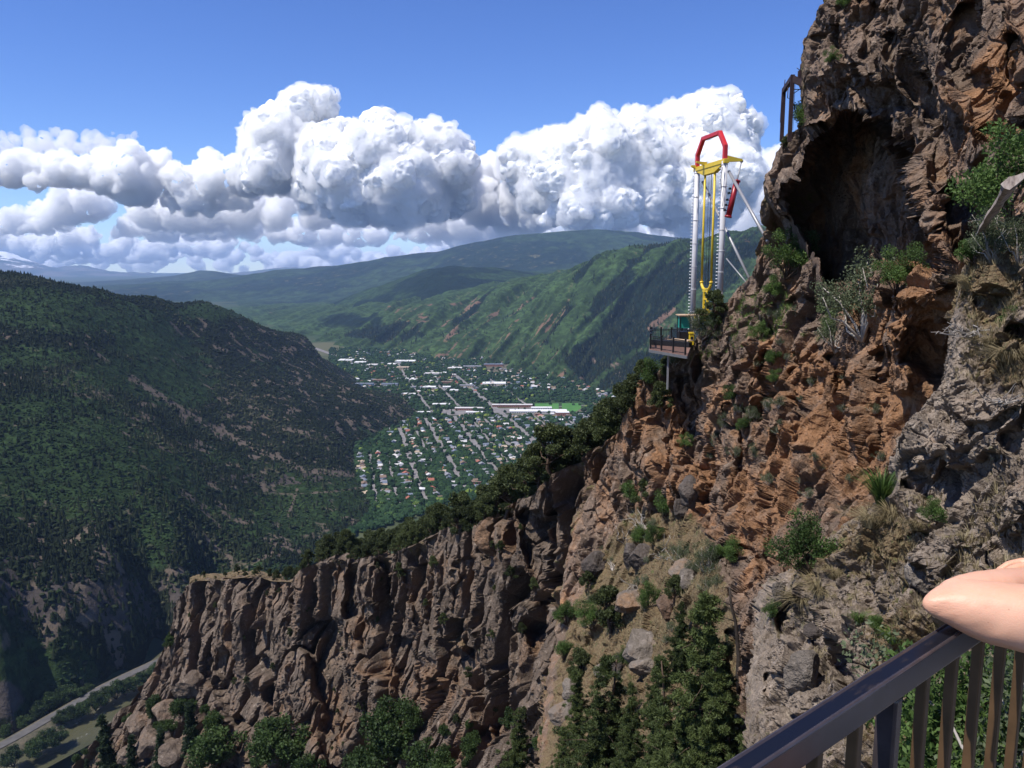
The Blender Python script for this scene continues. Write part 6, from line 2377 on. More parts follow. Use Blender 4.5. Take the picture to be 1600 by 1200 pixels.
m = MB()
tp_ = [FL_, FR_, BR_, BL_]
m.add([rp(q) for q in tp_] + [rp(q - UPV * 0.07) for q in tp_], [(0, 1, 2, 3), (7, 6, 5, 4), (0, 4, 5, 1), (1, 5, 6, 2), (2, 6, 7, 3), (3, 7, 4, 0)])
m.build('deck', M_WOOD2, pf)
m = MB()
for a, b in ((FL_, FR_), (FL_, BL_), (BL_, BR_)):
    m.bar(rp(a - UPV * 0.17), rp(b - UPV * 0.17), 0.12, 0.2)
for f in (0.25, 0.5, 0.75):
    m.bar(rp(FL_ * (1 - f) + BL_ * f - UPV * 0.27), rp(FR_ * (1 - f) + BR_ * f - UPV * 0.27), 0.12, 0.28)
m.build('edge_beam', plain('dull_steel', (0.12, 0.12, 0.125), 0.6, 0.4, 0.2), pf)
m = MB()
p0 = FL_ + (FR_ - FL_) * 0.52 + (BL_ - FL_) * 0.15
m.bar(rp(p0 - UPV * 0.3), rp(p0 - UPV * 3.0), 0.13, 0.13)
m.build('support_post', M_GALV, pf)


def fence(parent, rel_, a, b, n, h, post_h, mats, solid=None):
    m = MB()
    m.bar(rel_(a + UPV * h), rel_(b + UPV * h), 0.07, 0.06)
    m.bar(rel_(a + UPV * 0.12), rel_(b + UPV * 0.12), 0.05, 0.05)
    m.bar(rel_(a + UPV * (h - 0.14)), rel_(b + UPV * (h - 0.14)), 0.04, 0.04)
    L = np.linalg.norm(b - a)
    k = int(L / 0.13)
    for i in range(1, k):
        q = a + (b - a) * i / k
        m.bar(rel_(q + UPV * 0.12), rel_(q + UPV * h), 0.022, 0.022)
    m.build('railing', mats, parent)
    for i in range(n + 1):
        q = a + (b - a) * i / n
        mp = MB()
        mp.bar(rel_(q), rel_(q + UPV * post_h), 0.12, 0.12)
        mp.box(rel_(q + UPV * (post_h + 0.03)), (0.17, 0.17, 0.06))
        mp.build('railing_post', mats, parent)


ins_ = (BR_ - FL_) * 0.015
fence(pf, rp, FL_ + ins_, FR_ + ins_ * 0.3 - (FR_ - FL_) * 0.06, 3, 1.02, 1.12, M_BLK)
fence(pf, rp, BL_ + ins_ * 0.5, BR_ - ins_, 4, 1.08, 1.2, M_BLK)
fence(pf, rp, FL_ + ins_ + (BL_ - FL_) * 0.03, BL_ + ins_ * 0.5 - (BL_ - FL_) * 0.03, 2, 1.04, 1.14, M_BLK)
m = MB()
m.bar(rp(BL_ + (BR_ - BL_) * 0.03 + (FL_ - BL_) * 0.45 + UPV * 0.22), rp(BR_ + (FR_ - BR_) * 0.45 + UPV * 0.22), 0.5, 0.40)
m.build('step', M_BLK, pf)
m = MB()
m.bar(rp(BL_ + (BR_ - BL_) * 0.45 + (FL_ - BL_) * 0.38 + UPV * 0.46), rp(BR_ + (FR_ - BR_) * 0.38 + UPV * 0.46), 0.7, 0.08)
m.build('loading_ramp', M_TAN, pf)

# operator's booth
bc = P(1067.5, 535, 67.4)
bc[2] = zd + 0.03
bo = empty('operator_booth', bc, 'teal operator booth with a flat pale roof on the platform', 'booth')
m = MB()
for sx in (-1, 1):
    for sy in (-1, 1):
        m.box((0.42 * sx, 0.5 * sy, 1.15), (0.07, 0.07, 2.3))
m.box((0, 0, 0.5), (0.84, 1.0, 1.0))
m.build('body', M_BLK, bo)
m = MB()
m.box((0, 0, 1.78), (0.80, 0.96, 0.92))
m.build('window_shade', M_TEAL, bo)
m = MB()
m.box((0.5, 0, 2.38), (2.1, 1.5, 0.08))
m.box((0.5, 0, 2.32), (1.9, 1.3, 0.05))
m.build('roof', M_TAN, bo)
yh = P(1080, 533, 66.5)
yh[2] = zd + 0.0
g_ = empty('gate_box', yh, 'yellow machine housing on the platform beside the booth', 'machine')
m = MB()
m.box((0, 0, 0.45), (0.34, 0.4, 0.9))
m.box((0, 0, 0.98), (0.42, 0.48, 0.12))
m.build('housing', M_YEL, g_)
m = MB()
m.box((0, -0.21, 0.55), (0.2, 0.03, 0.3))
m.build('panel', M_BLK, g_)

# ---- dark steel frame on the shoulder of the cliff
tB = 45.0
B1, B0 = P(1238.5, 117, tB), P(1239.5, 216, tB)
B0 = np.array([B1[0], B1[1], P(1239, 219, tB)[2]])
tA = tB * (419 - 117) / (419 - 139) * 1.0
A1_ = P(1225.0, 138, tA)
A0_ = np.array([A1_[0], A1_[1], P(1223, 219, tA)[2]])
C1 = P(1262, 128, tB - 0.3)
fr = empty('steel_frame', B0, 'dark steel gantry frame standing on the cliff shoulder', 'frame')


def rf(p):
    return np.asarray(p, float) - B0


dBA = (A1_ - B1) / np.linalg.norm(A1_ - B1)
for a, b in ((B0, B1), (A0_, A1_)):
    m = MB()
    m.bar(rf(a), rf(b), 0.17, 0.17, up=(1, 0, 0))
    for sx in (-1, 1):
        m.bar(rf(a + dBA * 0.10 * sx), rf(b + dBA * 0.10 * sx), 0.03, 0.22, up=(1, 0, 0))
    m.build('post', M_BROWNSTEEL, fr)
m = MB()
m.bar(rf(B1 - UPV * 0.14), rf(A1_ - UPV * 0.14), 0.2, 0.28)
m.build('top_beam', M_BROWNSTEEL, fr)
m = MB()
m.bar(rf(B1 - UPV * 0.2), rf(C1 - UPV * 0.2), 0.22, 0.36)
m.build('top_beam', M_BROWNSTEEL, fr)
m = MB()
q = B1 + (C1 - B1) * 0.48
m.box(rf(q + UPV * 0.18), (0.2, 0.2, 0.44))
m.tube([rf(q + UPV * 0.3), rf(q + UPV * 0.75)], 0.02, 6)
m.tube([rf(q + UPV * 0.5 - C1 * 0 + np.array([-0.2, 0, 0.05])), rf(q + UPV * 0.42)], 0.02, 6)
m.build('winch_box', M_BROWNSTEEL, fr)
m = MB()
m.tube([rf(A1_ + UPV * 0.5 + np.array([0.04, 0, 0])), rf(A1_ - UPV * 0.1)], 0.025, 6)
m.tube([rf(A1_ + np.array([-0.12, 0, -0.1])), rf(A1_ + np.array([-0.14, 0, -2.0]))], 0.015, 6)
m.tube([rf(B1 + np.array([-0.22, 0, -0.65])), rf(B1 + np.array([-0.22, 0, -1.25])), rf(B1 + np.array([-0.06, 0, -1.27]))], 0.025, 6)
m.tube([rf(B1 + np.array([0.16, 0, -0.1])), rf(B1 + np.array([0.16, 0, -3.0]))], 0.012, 5)
m.bar(rf(B1 + np.array([0.1, 0, -0.78])), rf(B1 + np.array([0.55, 0, -0.78])), 0.04, 0.04)
m.bar(rf(B1 + np.array([0.1, 0, -1.0])), rf(B1 + np.array([0.4, 0, -0.8])), 0.04, 0.04)
m.build('bracket', M_BROWNSTEEL, fr)

# ---------------------------------------------------------------- stones and dead wood
def boulder(seed, size, label, base, mat, cut=9, rz=0.0, attrs=(0.15, 0.1)):
    r = np.random.default_rng(seed)
    v, f = ico(5)
    v = v.copy()
    for k in range(cut):
        n = r.normal(size=3)
        n /= np.linalg.norm(n)
        d = 0.55 + 0.32 * r.random()
        s = v @ n - d
        v -= np.outer(np.maximum(s, 0) * 0.94, n)
    p = v * np.asarray(size) * 0.5
    mx = max(size)
    no = v / np.linalg.norm(v, axis=1, keepdims=True)
    dsp = 0.16 * fbm(p / (0.35 * mx) + seed, 6, 0.6) + 0.1 * ridged(p / (0.5 * mx) + seed, 3)
    p = p + no * (dsp * mx * 0.28)[:, None]
    me = make_mesh('boulder', p, f, [mat], None, False, {'orange': np.full(len(p), attrs[0]), 'soil': np.full(len(p), attrs[1])})
    o = link('boulder', me, None, np.asarray(base) + np.array([0, 0, size[2] * 0.22]))
    o.rotation_euler = (0.2 * r.normal(), 0.2 * r.normal(), rz + r.random())
    return tag(o, label, 'boulder')


rock_p = rock_mat('stone_pale', (0.175, 0.148, 0.125), (0.22, 0.135, 0.08), (0.25, 0.215, 0.185), 1.6, 0.2)
rock_d = rock_mat('stone_dark', (0.085, 0.070, 0.062), (0.14, 0.085, 0.055), (0.15, 0.13, 0.115), 1.2, 0.15)
for k, (sh, x, y, w_, h_, mt, lb, og) in enumerate((
        ('A', 1003, 1010, 66, 62, rock_p, 'big pale slab of rock in the middle of the gully', 0.15),
        ('A', 1004, 1036, 44, 30, rock_p, 'pale cracked block at the lower edge of the big slab', 0.05),
        ('A', 930, 880, 44, 36, rock_d, 'dark square block at the foot of the cliff beside the gully', 0.3),
        ('A', 1000, 868, 46, 40, rock_d, 'dark grey broken rock under the dead branches', 0.0),
        ('A', 982, 872, 30, 44, rock_d, 'upright grey stone left of the dark broken rock', 0.0),
        ('A', 1074, 768, 38, 50, rock_d, 'grey boulder standing against the rust wall', 0.0),
        ('A', 1064, 796, 26, 34, rock_d, 'small grey stone below the grey boulder of the rust wall', 0.0),
        ('A', 1044, 945, 44, 40, rock_d, 'dark brown stone beside the top of the large pine', 0.5),
        ('A', 1066, 886, 40, 22, rock_p, 'flat brown stone on the right of the gully', 0.3),
        ('A', 1072, 904, 36, 34, rock_p, 'grey stone under the flat brown stone of the gully', 0.0),
        ('A', 985, 938, 70, 30, rock_p, 'reddish ledge of rock above the narrow juniper', 0.45),
        ('A', 960, 1040, 40, 30, rock_d, 'dark rubble stone left of the cracked block', 0.1),
        ('A', 940, 1052, 34, 24, rock_p, 'pale rubble stone left of the dark rubble stone', 0.1),
        ('A', 890, 1076, 40, 34, rock_p, 'pale boulder at the left edge of the gully', 0.1),
        ('A', 880, 1110, 50, 34, rock_p, 'brown boulder above the slender pine', 0.3),
        ('A', 1120, 1100, 30, 20, rock_p, 'pale stone half hidden by the large pine', 0.1),
        ('A', 1270, 905, 30, 24, rock_p, 'small stone under the round green shrub', 0.1),
        ('B', 766, 836, 48, 54, rock_d, 'dark brown block balanced on the cliff rim', 0.6),
        ('B', 216, 1130, 40, 28, rock_p, 'pale boulder on the rocky slope above the river', 0.35),
        ('B', 262, 1110, 44, 36, rock_p, 'brown boulder under the corner of the spur', 0.3),
        ('B', 236, 1160, 60, 40, rock_p, 'large pale rock on the lower left slope', 0.2),
        ('B', 200, 1180, 40, 24, rock_p, 'flat pale rock beside the dark firs', 0.1),
        ('B', 270, 1172, 44, 34, rock_p, 'grey rock between the firs at the lower left', 0.1),
        ('B', 300, 1070, 50, 44, rock_p, 'stacked brown rock in the notch below the spur', 0.2),
        ('C', 1442, 905, 52, 78, rock_p, 'smooth grey rock standing on the near slope behind the elbow', 0.0),
        ('C', 1250, 1050, 60, 70, rock_p, 'large grey rock at the lower edge of the near slope', 0.0),
        ('C', 1268, 985, 36, 22, rock_d, 'dark angular stone on the near slope', 0.1),
        ('C', 1216, 930, 20, 50, rock_p, 'narrow pale rock fin at the edge of the near slope', 0.0))):
    b, t_ = {'A': GA, 'B': GB, 'C': GC}[sh].at(x, y + h_ * 0.25)
    s_ = t_ / F
    mt = rock_b if sh == 'B' else mt
    boulder(200 + k, (w_ * s_ * 1.05, w_ * s_ * 0.9, h_ * s_ * 1.1), lb, b, mt, attrs=(og, 0.0))


def dead_branch(seed, base, length, label, name='dead_branch', mat=None, n=5, spread=0.9, rad=0.05, lie=0.5):
    r = np.random.default_rng(seed)
    m = MB()
    a0 = r.random() * 6.28
    for k in range(n):
        a = a0 + (r.random() - 0.5) * spread * 2
        d = np.array([math.cos(a), math.sin(a), lie + 0.4 * r.normal() * lie])
        d *= length / np.linalg.norm(d) * (0.5 + 0.5 * r.random())
        p = limb_path((0, 0, -0.05), d, r, 6, 0.05)
        m.tube(p, np.linspace(rad, rad * 0.25, 6) * (0.6 + 0.5 * r.random()), 6)
        for q in range(3):
            s_ = p[2 + q]
            e_ = s_ + r.normal(size=3) * length * 0.13 + d * 0.12
            m.tube(limb_path(s_, e_, r, 4, 0.08), np.linspace(rad * 0.4, rad * 0.12, 4), 5)
    o = m.build(name, mat or M_DEAD, None, base)
    return tag(o, label, 'dead branch')


for k, (sh, x, y, lp, n_, rad, lie, lb) in enumerate((
        ('A', 975, 850, 60, 3, 0.06, 1.6, 'bleached dead trunk standing at the head of the gully'),
        ('A', 1008, 826, 50, 6, 0.05, 0.5, 'tangle of grey dead branches at the head of the gully'),
        ('A', 1034, 860, 56, 5, 0.05, 1.2, 'grey dead branches right of the dark broken rock'),
        ('A', 955, 888, 44, 6, 0.07, 0.2, 'pale broken dead wood beside the dark square block'),
        ('A', 990, 918, 60, 4, 0.05, 0.5, 'long dead branches lying across the middle of the gully'),
        ('A', 1036, 870, 40, 6, 0.04, 0.3, 'dead twigs heaped on the gully slope'),
        ('A', 1306, 540, 60, 9, 0.03, 0.4, 'grey tangle of dead twigs under the large grey shrub'),
        ('C', 1520, 520, 70, 8, 0.016, 0.3, 'dry twigs lying over the edge above the orange hollow'),
        ('C', 1560, 620, 90, 8, 0.014, 0.2, 'thin dead stems hanging on the near slope'),
        ('C', 1520, 290, 60, 4, 0.02, 0.8, 'bare twig sticking out left of the bright bush'))):
    b, t_ = {'A': GA, 'C': GC}[sh].at(x, y)
    dead_branch(300 + k, b, lp * t_ / F, lb, n=n_, rad=rad, lie=lie)
# the thin black snag
b, t_ = GA.at(1152, 1082)
m = MB()
tp2 = P(1140, 918, t_)
pth = np.linspace(0, 1, 7)[:, None] * (tp2 - b)[None] + np.array([[0, 0, 0]] * 7)
pth[2:5] += np.array([0.10, 0, 0.05])
m.tube(pth, np.linspace(0.11, 0.04, 7), 7)
for f, dx in ((4, -0.5), (5, 0.35), (3, -0.3), (5, -0.4)):
    m.tube([pth[f], pth[f] + np.array([dx, 0.1, 0.15])], [0.03, 0.01], 5)
tag(m.build('dead_snag', M_CHAR, None, b), 'thin blackened dead trunk standing right of the large pine', 'dead tree')
# the weathered log
L0, L1 = P(1519, 384, 12.6), P(1582, 284, 10.6)
m = MB()
dl = L1 - L0
sd = np.cross(dl / np.linalg.norm(dl), (0, 1, 0))
sd /= np.linalg.norm(sd)
fw = np.cross(sd, dl / np.linalg.norm(dl))
n_ = 14
rr_ = np.random.default_rng(5)
vs, fs = [], []
for i in range(n_):
    f = i / (n_ - 1)
    w_ = 0.02 + 0.13 * f ** 0.8
    c = L0 + dl * f + sd * 0.02 * math.sin(f * 5)
    for k in range(8):
        a = 2 * math.pi * k / 8
        q = 1 + 0.18 * rr_.normal()
        vs.append(c - L0 + sd * math.cos(a) * w_ * q + fw * math.sin(a) * w_ * 0.5 * q)
for i in range(n_ - 1):
    for k in range(8):
        fs.append((i * 8 + k, i * 8 + (k + 1) % 8, (i + 1) * 8 + (k + 1) % 8, (i + 1) * 8 + k))
fs += [tuple(range(8))[::-1], tuple((n_ - 1) * 8 + k for k in range(8))]
m.add(vs, fs)
t = NT('weathered_log')
tc = t.n('ShaderNodeTexCoord').outputs['Object']
g1 = t.noise(tc, 14, 5, 0.7, (1, 1, 0.12))
LOGM = t.done(t.ramp(g1, [(0.3, (0.10, 0.08, 0.07)), (0.5, (0.26, 0.21, 0.18)), (0.7, (0.36, 0.31, 0.27))]), 0.85, 0.1, t.bump(g1, 0.02, 0.8))
tag(m.build('log', LOGM, None, L0), 'split weathered grey log leaning in the bushes at upper right', 'log')

# ---------------------------------------------------------------- the railing at the lookout and the child leaning on it
ZR = -0.45
o0, o1 = PZ(1117, 1198, ZR), PZ(1457, 985, ZR)
i0, i1 = PZ(1190, 1200, ZR), PZ(1483, 998, ZR)
RD = (o1 - o0) / np.linalg.norm(o1 - o0)
RN = np.array([RD[1], -RD[0], 0.0])          # towards the deck
RW = 0.5 * (np.dot(i0 - o0, RN) + np.dot(i1 - o1, RN))
RC = o0 + RN * RW / 2
print('rail width', RW, 'dir', RD)
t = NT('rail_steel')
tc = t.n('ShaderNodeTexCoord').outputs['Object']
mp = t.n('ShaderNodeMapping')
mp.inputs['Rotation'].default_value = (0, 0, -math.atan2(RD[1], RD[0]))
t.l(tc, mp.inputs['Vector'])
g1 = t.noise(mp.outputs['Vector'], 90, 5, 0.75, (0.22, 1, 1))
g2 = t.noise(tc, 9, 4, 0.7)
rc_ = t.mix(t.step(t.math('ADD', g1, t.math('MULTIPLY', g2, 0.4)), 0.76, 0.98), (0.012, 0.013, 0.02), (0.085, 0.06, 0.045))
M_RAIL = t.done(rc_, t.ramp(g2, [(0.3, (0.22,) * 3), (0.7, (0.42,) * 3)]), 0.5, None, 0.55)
M_EDGE = plain('lit_worn_rail_edge', (0.060, 0.048, 0.050), 0.26, 0.5, 0.3, var=0.25, scale=30)  # paint wear and light caught on the rounded edges, both put into the colour
M_BAR = plain('bar_steel', (0.085, 0.048, 0.022), 0.5, 0.4, 0.1, var=0.25, scale=20)

rl = empty('railing', (RC[0], RC[1], -1.55), 'dark worn steel handrail with square balusters beside the lookout', 'railing')
RO = np.array([RC[0], RC[1], -1.55])
S0, S1 = -1.2, 2.6
# rounded box section with a shallow groove on top
hw, hh, r_ = RW / 2, 0.034, 0.0032


def arc(cx, cz, a0, a1, rad=r_, n=5):
    return [(cx + rad * math.cos(math.radians(a0 + (a1 - a0) * k / (n - 1))), cz + rad * math.sin(math.radians(a0 + (a1 - a0) * k / (n - 1)))) for k in range(n)]


g = hw - 0.0052
sec = arc(hw - r_, -r_, 0, 90) + [(g, -0.0016), (-g, -0.0016)] + arc(-hw + r_, -r_, 90, 180) + arc(-hw + r_, -hh + r_, 180, 270) + arc(hw - r_, -hh + r_, 270, 360)
vs = []
ends = (S0, S1)
for s in ends:
    for n_, z in sec:
        q = RC + RD * s + RN * n_
        vs.append((q[0] - RO[0], q[1] - RO[1], ZR + z - RO[2]))
k = len(sec)
fs = [(i, (i + 1) % k, k + (i + 1) % k, k + i) for i in range(k)] + [tuple(range(k))[::-1], tuple(range(k, 2 * k))]
m = MB()
m.add(vs, fs)
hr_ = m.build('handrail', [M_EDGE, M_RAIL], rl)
hr_.data.polygons[5].material_index = 1  # groove floor darker: worn paint, with the sky's dark reflection in its colour


def rail_s(px, py):
    """distance along the rail of the point seen at px, py just under it"""
    q = PZ(px, py, ZR - 0.05)
    return float((q - RC) @ RD)


BR = [rail_s(x, y) for x, y in ((1384, 1104), (1442, 1068), (1493, 1036), (1537, 1012))]
print('bars', BR)
sp = 0.0815
s00 = BR[1]
bars = [s00 + sp * q for q in range(-18, 30)]
ROTR = np.stack([RD, RN, UPV], 1)
for s in bars:
    if abs(s - BR[0]) < 0.02 or s < S0 + 0.05 or s > S1 - 0.05:
        continue
    m = MB()
    q = RC + RD * s
    m.box((q[0] - RO[0], q[1] - RO[1], (1.1 - 0.034 + 0.1) / 2), (0.013, 0.013, 1.1 - 0.034 - 0.1), ROTR)
    m.build('baluster', M_BAR, rl, bevel=0.002)
m = MB()
a, b = RC + RD * S0, RC + RD * S1
m.bar((a[0] - RO[0], a[1] - RO[1], 0.085), (b[0] - RO[0], b[1] - RO[1], 0.085), 0.04, 0.03)
m.build('bottom_rail', M_BAR, rl)
for s in (S0 + 0.06, rail_s(1384, 1104) - 0.0, S1 - 0.06):
    m = MB()
    q = RC + RD * s
    m.box((q[0] - RO[0], q[1] - RO[1], (1.1 - 0.034) / 2), (0.017, 0.024, 1.1 - 0.034), ROTR)
    m.build('post', M_EDGE, rl, bevel=0.003)

# the deck the lookout stands on
dk = MB()
e0, e1 = RC + RD * (S0 - 0.3) - RN * 0.1, RC + RD * (S1 + 0.2) - RN * 0.1
c4 = [e0, e1, e1 + RN * 1.9, e0 + RN * 1.9]
dk.add([(q[0], q[1], -1.552) for q in c4] + [(q[0], q[1], -1.75) for q in c4], [(0, 3, 2, 1), (4, 5, 6, 7), (0, 1, 5, 4), (1, 2, 6, 5), (2, 3, 7, 6), (3, 0, 4, 7)])
tag(dk.build('deck', plain('deck_concrete', (0.15, 0.14, 0.13), 0.9, 0.1, scale=5)), kind='structure')

# ---- the child: one skinned body
SKIN = NT('skin')
tc = SKIN.n('ShaderNodeTexCoord').outputs['Object']
sn = SKIN.noise(tc, 40, 4, 0.6)
sn2 = SKIN.noise(tc, 7, 3, 0.5)
skc = SKIN.mix(SKIN.step(sn2, 0.35, 0.65), (0.56, 0.30, 0.195), (0.61, 0.35, 0.24))
skc = SKIN.mix(SKIN.math('MULTIPLY', SKIN.step(sn, 0.60, 0.74), 0.35), skc, (0.44, 0.20, 0.13))
mole = SKIN.noise(tc, 120, 2, 0.5)
skc = SKIN.mix(SKIN.math('MULTIPLY', SKIN.step(mole, 0.74, 0.78), 0.5), skc, (0.25, 0.11, 0.07))
# the elbow: redder, creased skin
eo = SKIN.n('ShaderNodeVectorMath', operation='DISTANCE')
SKIN.l(tc, eo.inputs[0])
elbow_near = SKIN.n('ShaderNodeMapRange', interpolation_type='SMOOTHSTEP', i_1=0.060, i_2=0.012, i_3=0.0, i_4=1.0)
SKIN.l(eo.outputs['Value'], elbow_near.inputs[0])
skc = SKIN.mix(SKIN.math('MULTIPLY', elbow_near.outputs[0], 0.12), skc, (0.52, 0.23, 0.16))
crease = SKIN.noise(tc, 130, 3, 0.6, (0.35, 1.0, 2.2))
fine = SKIN.math('ADD', SKIN.noise(tc, 500, 3, 0.6), SKIN.math('MULTIPLY', SKIN.math('MULTIPLY', crease, elbow_near.outputs[0]), 2.5))
M_SKIN = SKIN.done(skc, 0.45, 0.35, SKIN.bump(fine, 0.0006, 0.5))
SKIN.bsdf.inputs['Subsurface Weight'].default_value = 0.18
SKIN.bsdf.inputs['Subsurface Radius'].default_value = (1.0, 0.35, 0.2)
SKIN.bsdf.inputs['Subsurface Scale'].default_value = 0.006

EL = P(1470, 945, 1.005)                       # elbow
FOREW = P(1640, 911, 1.09)                    # towards the wrist, along the rail
UPPER = P(1760, 990, 0.955)                   # shoulder
print('elbow', EL, 'shoulder', UPPER, 'wrist', FOREW)
sh_l = UPPER
tdir = RD
ctr = sh_l + tdir * 0.15
sh_r = sh_l + tdir * 0.30
zs = sh_l[2]
foot = np.array([ctr[0], ctr[1], -1.55]) + RN * 0.10
pts, edges, rad = [], [], []


def node(p, r, par=None):
    pts.append(tuple(np.asarray(p, float)))
    rad.append(r if hasattr(r, '__len__') else (r, r))
    if par is not None:
        edges.append((par, len(pts) - 1))
    return len(pts) - 1


hipc = np.array([foot[0], foot[1], -0.86]) + RN * 0.16
pel = node(hipc, (0.115, 0.095))
sp1 = node(hipc * 0.6 + ctr * 0.4 + np.array([0, 0, 0]), (0.105, 0.085), pel)
sp2 = node(hipc * 0.22 + ctr * 0.78, (0.115, 0.09), sp1)
nk0 = node(ctr + UPV * 0.035 - RN * 0.01, 0.06, sp2)
hd0 = node(ctr + UPV * 0.10 - RN * 0.03, 0.043, nk0)
hc = ctr + UPV * 0.20 - RN * 0.05
hd1 = node(hc + UPV * -0.02, (0.07, 0.078), hd0)
hd2 = node(hc + UPV * 0.055, (0.074, 0.084), hd1)
hd3 = node(hc + UPV * 0.105, (0.045, 0.05), hd2)
# left arm: shoulder, elbow folded back, forearm along the rail
la0 = node(sh_l - RN * 0.005, 0.050, sp2)
la1 = node(sh_l * 0.66 + EL * 0.34 - UPV * 0.002, 0.0450, la0)
la2 = node(sh_l * 0.33 + EL * 0.67 - UPV * 0.001, 0.0440, la1)
la3 = node(EL + (sh_l - EL) * 0.13, 0.0385, la2)
tp1 = node(P(1466, 945, 1.003), 0.0215, la3)
tip = node(P(1439, 943, 1.002), 0.0075, tp1)
fa0 = node(EL + (FOREW - EL) * 0.16 + UPV * 0.006, 0.0300, la3)
fa1 = node(EL + (FOREW - EL) * 0.45 + UPV * 0.004, 0.0310, fa0)
fa2 = node(EL + (FOREW - EL) * 0.80, 0.0270, fa1)
wr = node(FOREW + RD * 0.02, (0.0215, 0.018), fa2)
fdir = (FOREW - EL) / np.linalg.norm(FOREW - EL)


def hand(wrist, par, d, side, palm_n):
    """palm, four fingers and a thumb, gently curled over what lies below"""
    d = d / np.linalg.norm(d)
    side = side / np.linalg.norm(side)
    pm = node(wrist + d * 0.045, (0.030, 0.012), par)
    for k, (o, L, ra) in enumerate(((-0.024, 0.050, 0.0068), (-0.008, 0.058, 0.0072), (0.008, 0.055, 0.0070), (0.023, 0.044, 0.0060))):
        a = node(wrist + d * 0.074 + side * o, ra * 1.15, pm)
        b_ = node(wrist + d * (0.074 + L * 0.45) + side * o * 1.1 + palm_n * 0.004, ra, a)
        c_ = node(wrist + d * (0.074 + L * 0.78) + side * o * 1.12 + palm_n * 0.014, ra * 0.95, b_)
        node(wrist + d * (0.074 + L * 0.95) + side * o * 1.12 + palm_n * 0.026, ra * 0.85, c_)
    th = node(wrist + d * 0.030 - side * 0.030, 0.0095, pm)
    t2 = node(wrist + d * 0.056 - side * 0.046 + palm_n * 0.006, 0.0085, th)
    node(wrist + d * 0.078 - side * 0.050 + palm_n * 0.014, 0.0075, t2)


hand(np.array(pts[wr]), wr, fdir, np.cross(fdir, UPV), -UPV)
# right arm: elbow further along the rail, hand laid over the left forearm
ra0 = node(sh_r, 0.050, sp2)
REL = RC + RD * (float((ctr - RC) @ RD) + 0.33) + UPV * 0.045
REL[2] = ZR + 0.042
ra1 = node(sh_r * 0.5 + REL * 0.5, 0.040, ra0)
ra2 = node(REL, 0.036, ra1)
RWR = P(1690, 886, 1.12)
ra3 = node(REL * 0.5 + RWR * 0.5 + UPV * 0.012, 0.031, ra2)
rw = node(RWR, (0.022, 0.018), ra3)
rdirh = P(1580, 889, 1.10) - RWR
hand(RWR, rw, rdirh, np.cross(rdirh, UPV), -UPV)
# legs
for sg in (-1, 1):
    hp2 = node(hipc + RD * 0.075 * sg - UPV * 0.06, 0.078, pel)
    kn = node(np.array([foot[0], foot[1], -1.18]) + RD * 0.085 * sg + RN * 0.03, 0.052, hp2)
    an = node(np.array([foot[0], foot[1], -1.49]) + RD * 0.09 * sg + RN * 0.05, 0.036, kn)
    node(np.array([foot[0], foot[1], -1.522]) + RD * 0.095 * sg - RN * 0.08, (0.036, 0.024), an)
O_ = np.array([foot[0], foot[1], -1.55])
eo.inputs[1].default_value = tuple(P(1447, 943, 1.0) - O_)
me = bpy.data.meshes.new('person')
me.from_pydata([tuple(np.array(p) - O_) for p in pts], edges, [])
me.update()
person = link('person', me, None, O_)
tag(person, 'child with bare folded arms leaning an elbow on the handrail', 'person')
sk = person.modifiers.new('skin', 'SKIN')
sk.use_smooth_shade = True
for i, rr in enumerate(rad):
    sv = me.skin_vertices[0].data[i]
    sv.radius = rr
    sv.use_root = (i == 0)
ss = person.modifiers.new('sub', 'SUBSURF')
ss.levels = ss.render_levels = 4
tx = bpy.data.textures.new('flesh', 'CLOUDS')
tx.noise_scale = 0.05
tx.noise_depth = 3
dp = person.modifiers.new('flesh', 'DISPLACE')
dp.texture = tx
dp.texture_coords = 'LOCAL'
dp.strength = 0.005
dp.mid_level = 0.5
me.materials.append(M_SKIN)


def garment(name, chain, mat, lvl=2):
    m_ = bpy.data.meshes.new(name)
    P_, E_, R_ = [], [], []
    for br_ in chain:
        for k, (p, r, par) in enumerate(br_):
            P_.append(tuple(np.asarray(p) - O_))
            R_.append(r)
            if par is not None:
                E_.append((par, len(P_) - 1))
    m_.from_pydata(P_, E_, [])
    m_.update()
    o = link(name, m_, person)
    s_ = o.modifiers.new('skin', 'SKIN')
    s_.use_smooth_shade = True
    for i, r in enumerate(R_):
        m_.skin_vertices[0].data[i].radius = r if hasattr(r, '__len__') else (r, r)
        m_.skin_vertices[0].data[i].use_root = (i == 0)
    u = o.modifiers.new('sub', 'SUBSURF')
    u.levels = u.render_levels = lvl
    m_.materials.append(mat)
    return o


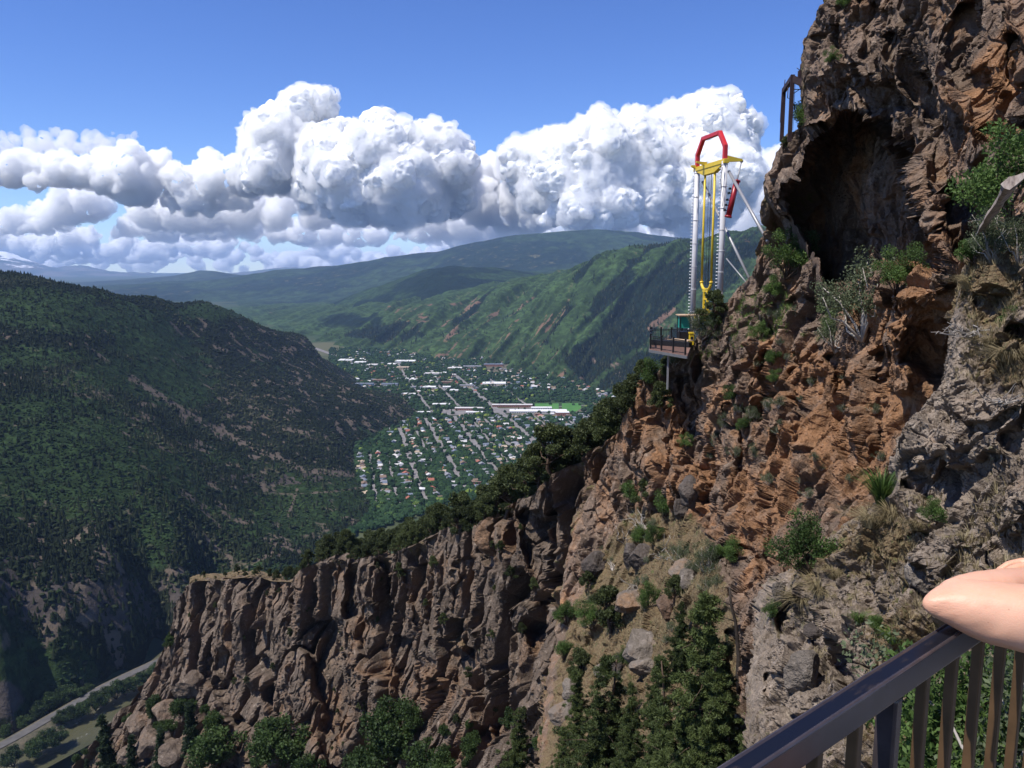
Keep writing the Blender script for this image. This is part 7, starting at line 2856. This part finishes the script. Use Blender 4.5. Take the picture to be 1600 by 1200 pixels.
M_SHIRT = plain('shirt_cotton', (0.55, 0.56, 0.60), 0.9, 0.1, var=0.1, scale=30)
M_SHORT = plain('shorts_denim', (0.06, 0.09, 0.16), 0.9, 0.1, var=0.2, scale=40)
M_HAIR = plain('brown_hair', (0.07, 0.04, 0.022), 0.6, 0.3, var=0.4, scale=60)
pp = [np.array(p) for p in pts]
garment('shirt', [[(pp[pel] - UPV * 0.03, (0.138, 0.118), None), (pp[sp1], (0.125, 0.105), 0), (pp[sp2], (0.132, 0.108), 1), (pp[nk0] - UPV * 0.01, 0.078, 2), (pp[la0], 0.064, 2), (pp[la0] * 0.72 + pp[la1] * 0.28, 0.060, 4), (pp[ra0], 0.064, 2), (pp[ra0] * 0.7 + pp[ra1] * 0.3, 0.060, 6)]], M_SHIRT)
lk, rk = pp[-7 + 0], pp[-3]
lg = [(pp[pel] + UPV * 0.02, (0.13, 0.11), None)]
for q in (len(pp) - 8, len(pp) - 4):
    lg += [(pp[q], 0.093, 0), (pp[q] * 0.25 + pp[q + 1] * 0.75, 0.080, len(lg))]
garment('shorts', [lg], M_SHORT)
garment('hair', [[(hc + UPV * 0.055 + RN * 0.012, (0.082, 0.090), None), (hc + UPV * 0.115 + RN * 0.01, (0.052, 0.055), 0), (hc - UPV * 0.02 + RN * 0.035, (0.066, 0.055), 0), (hc - UPV * 0.09 + RN * 0.05, (0.045, 0.03), 2)]], M_HAIR)
# face: eyes, nose, mouth and ears as small pieces of the head
fc = -RN
for sg in (-1, 1):
    v_, f_ = ico(2)
    link('eye', make_mesh('eye', v_ * 0.0105, f_, [plain('eye_white', (0.7, 0.68, 0.65), 0.2, 0.5)], None, True), person, hc + fc * 0.068 + RD * 0.028 * sg + UPV * 0.02 - O_)
    link('ear', make_mesh('ear', v_ * np.array([0.008, 0.016, 0.024]), f_, [M_SKIN], None, True), person, hc + RD * 0.073 * sg + UPV * 0.015 - O_)
v_, f_ = ico(2)
link('nose', make_mesh('nose', v_ * np.array([0.010, 0.013, 0.017]), f_, [M_SKIN], None, True), person, hc + fc * 0.080 + UPV * 0.0 - O_)
link('mouth', make_mesh('mouth', v_ * np.array([0.020, 0.008, 0.006]), f_, [plain('lip', (0.42, 0.14, 0.12), 0.4, 0.3)], None, True), person, hc + fc * 0.072 - UPV * 0.035 - O_)
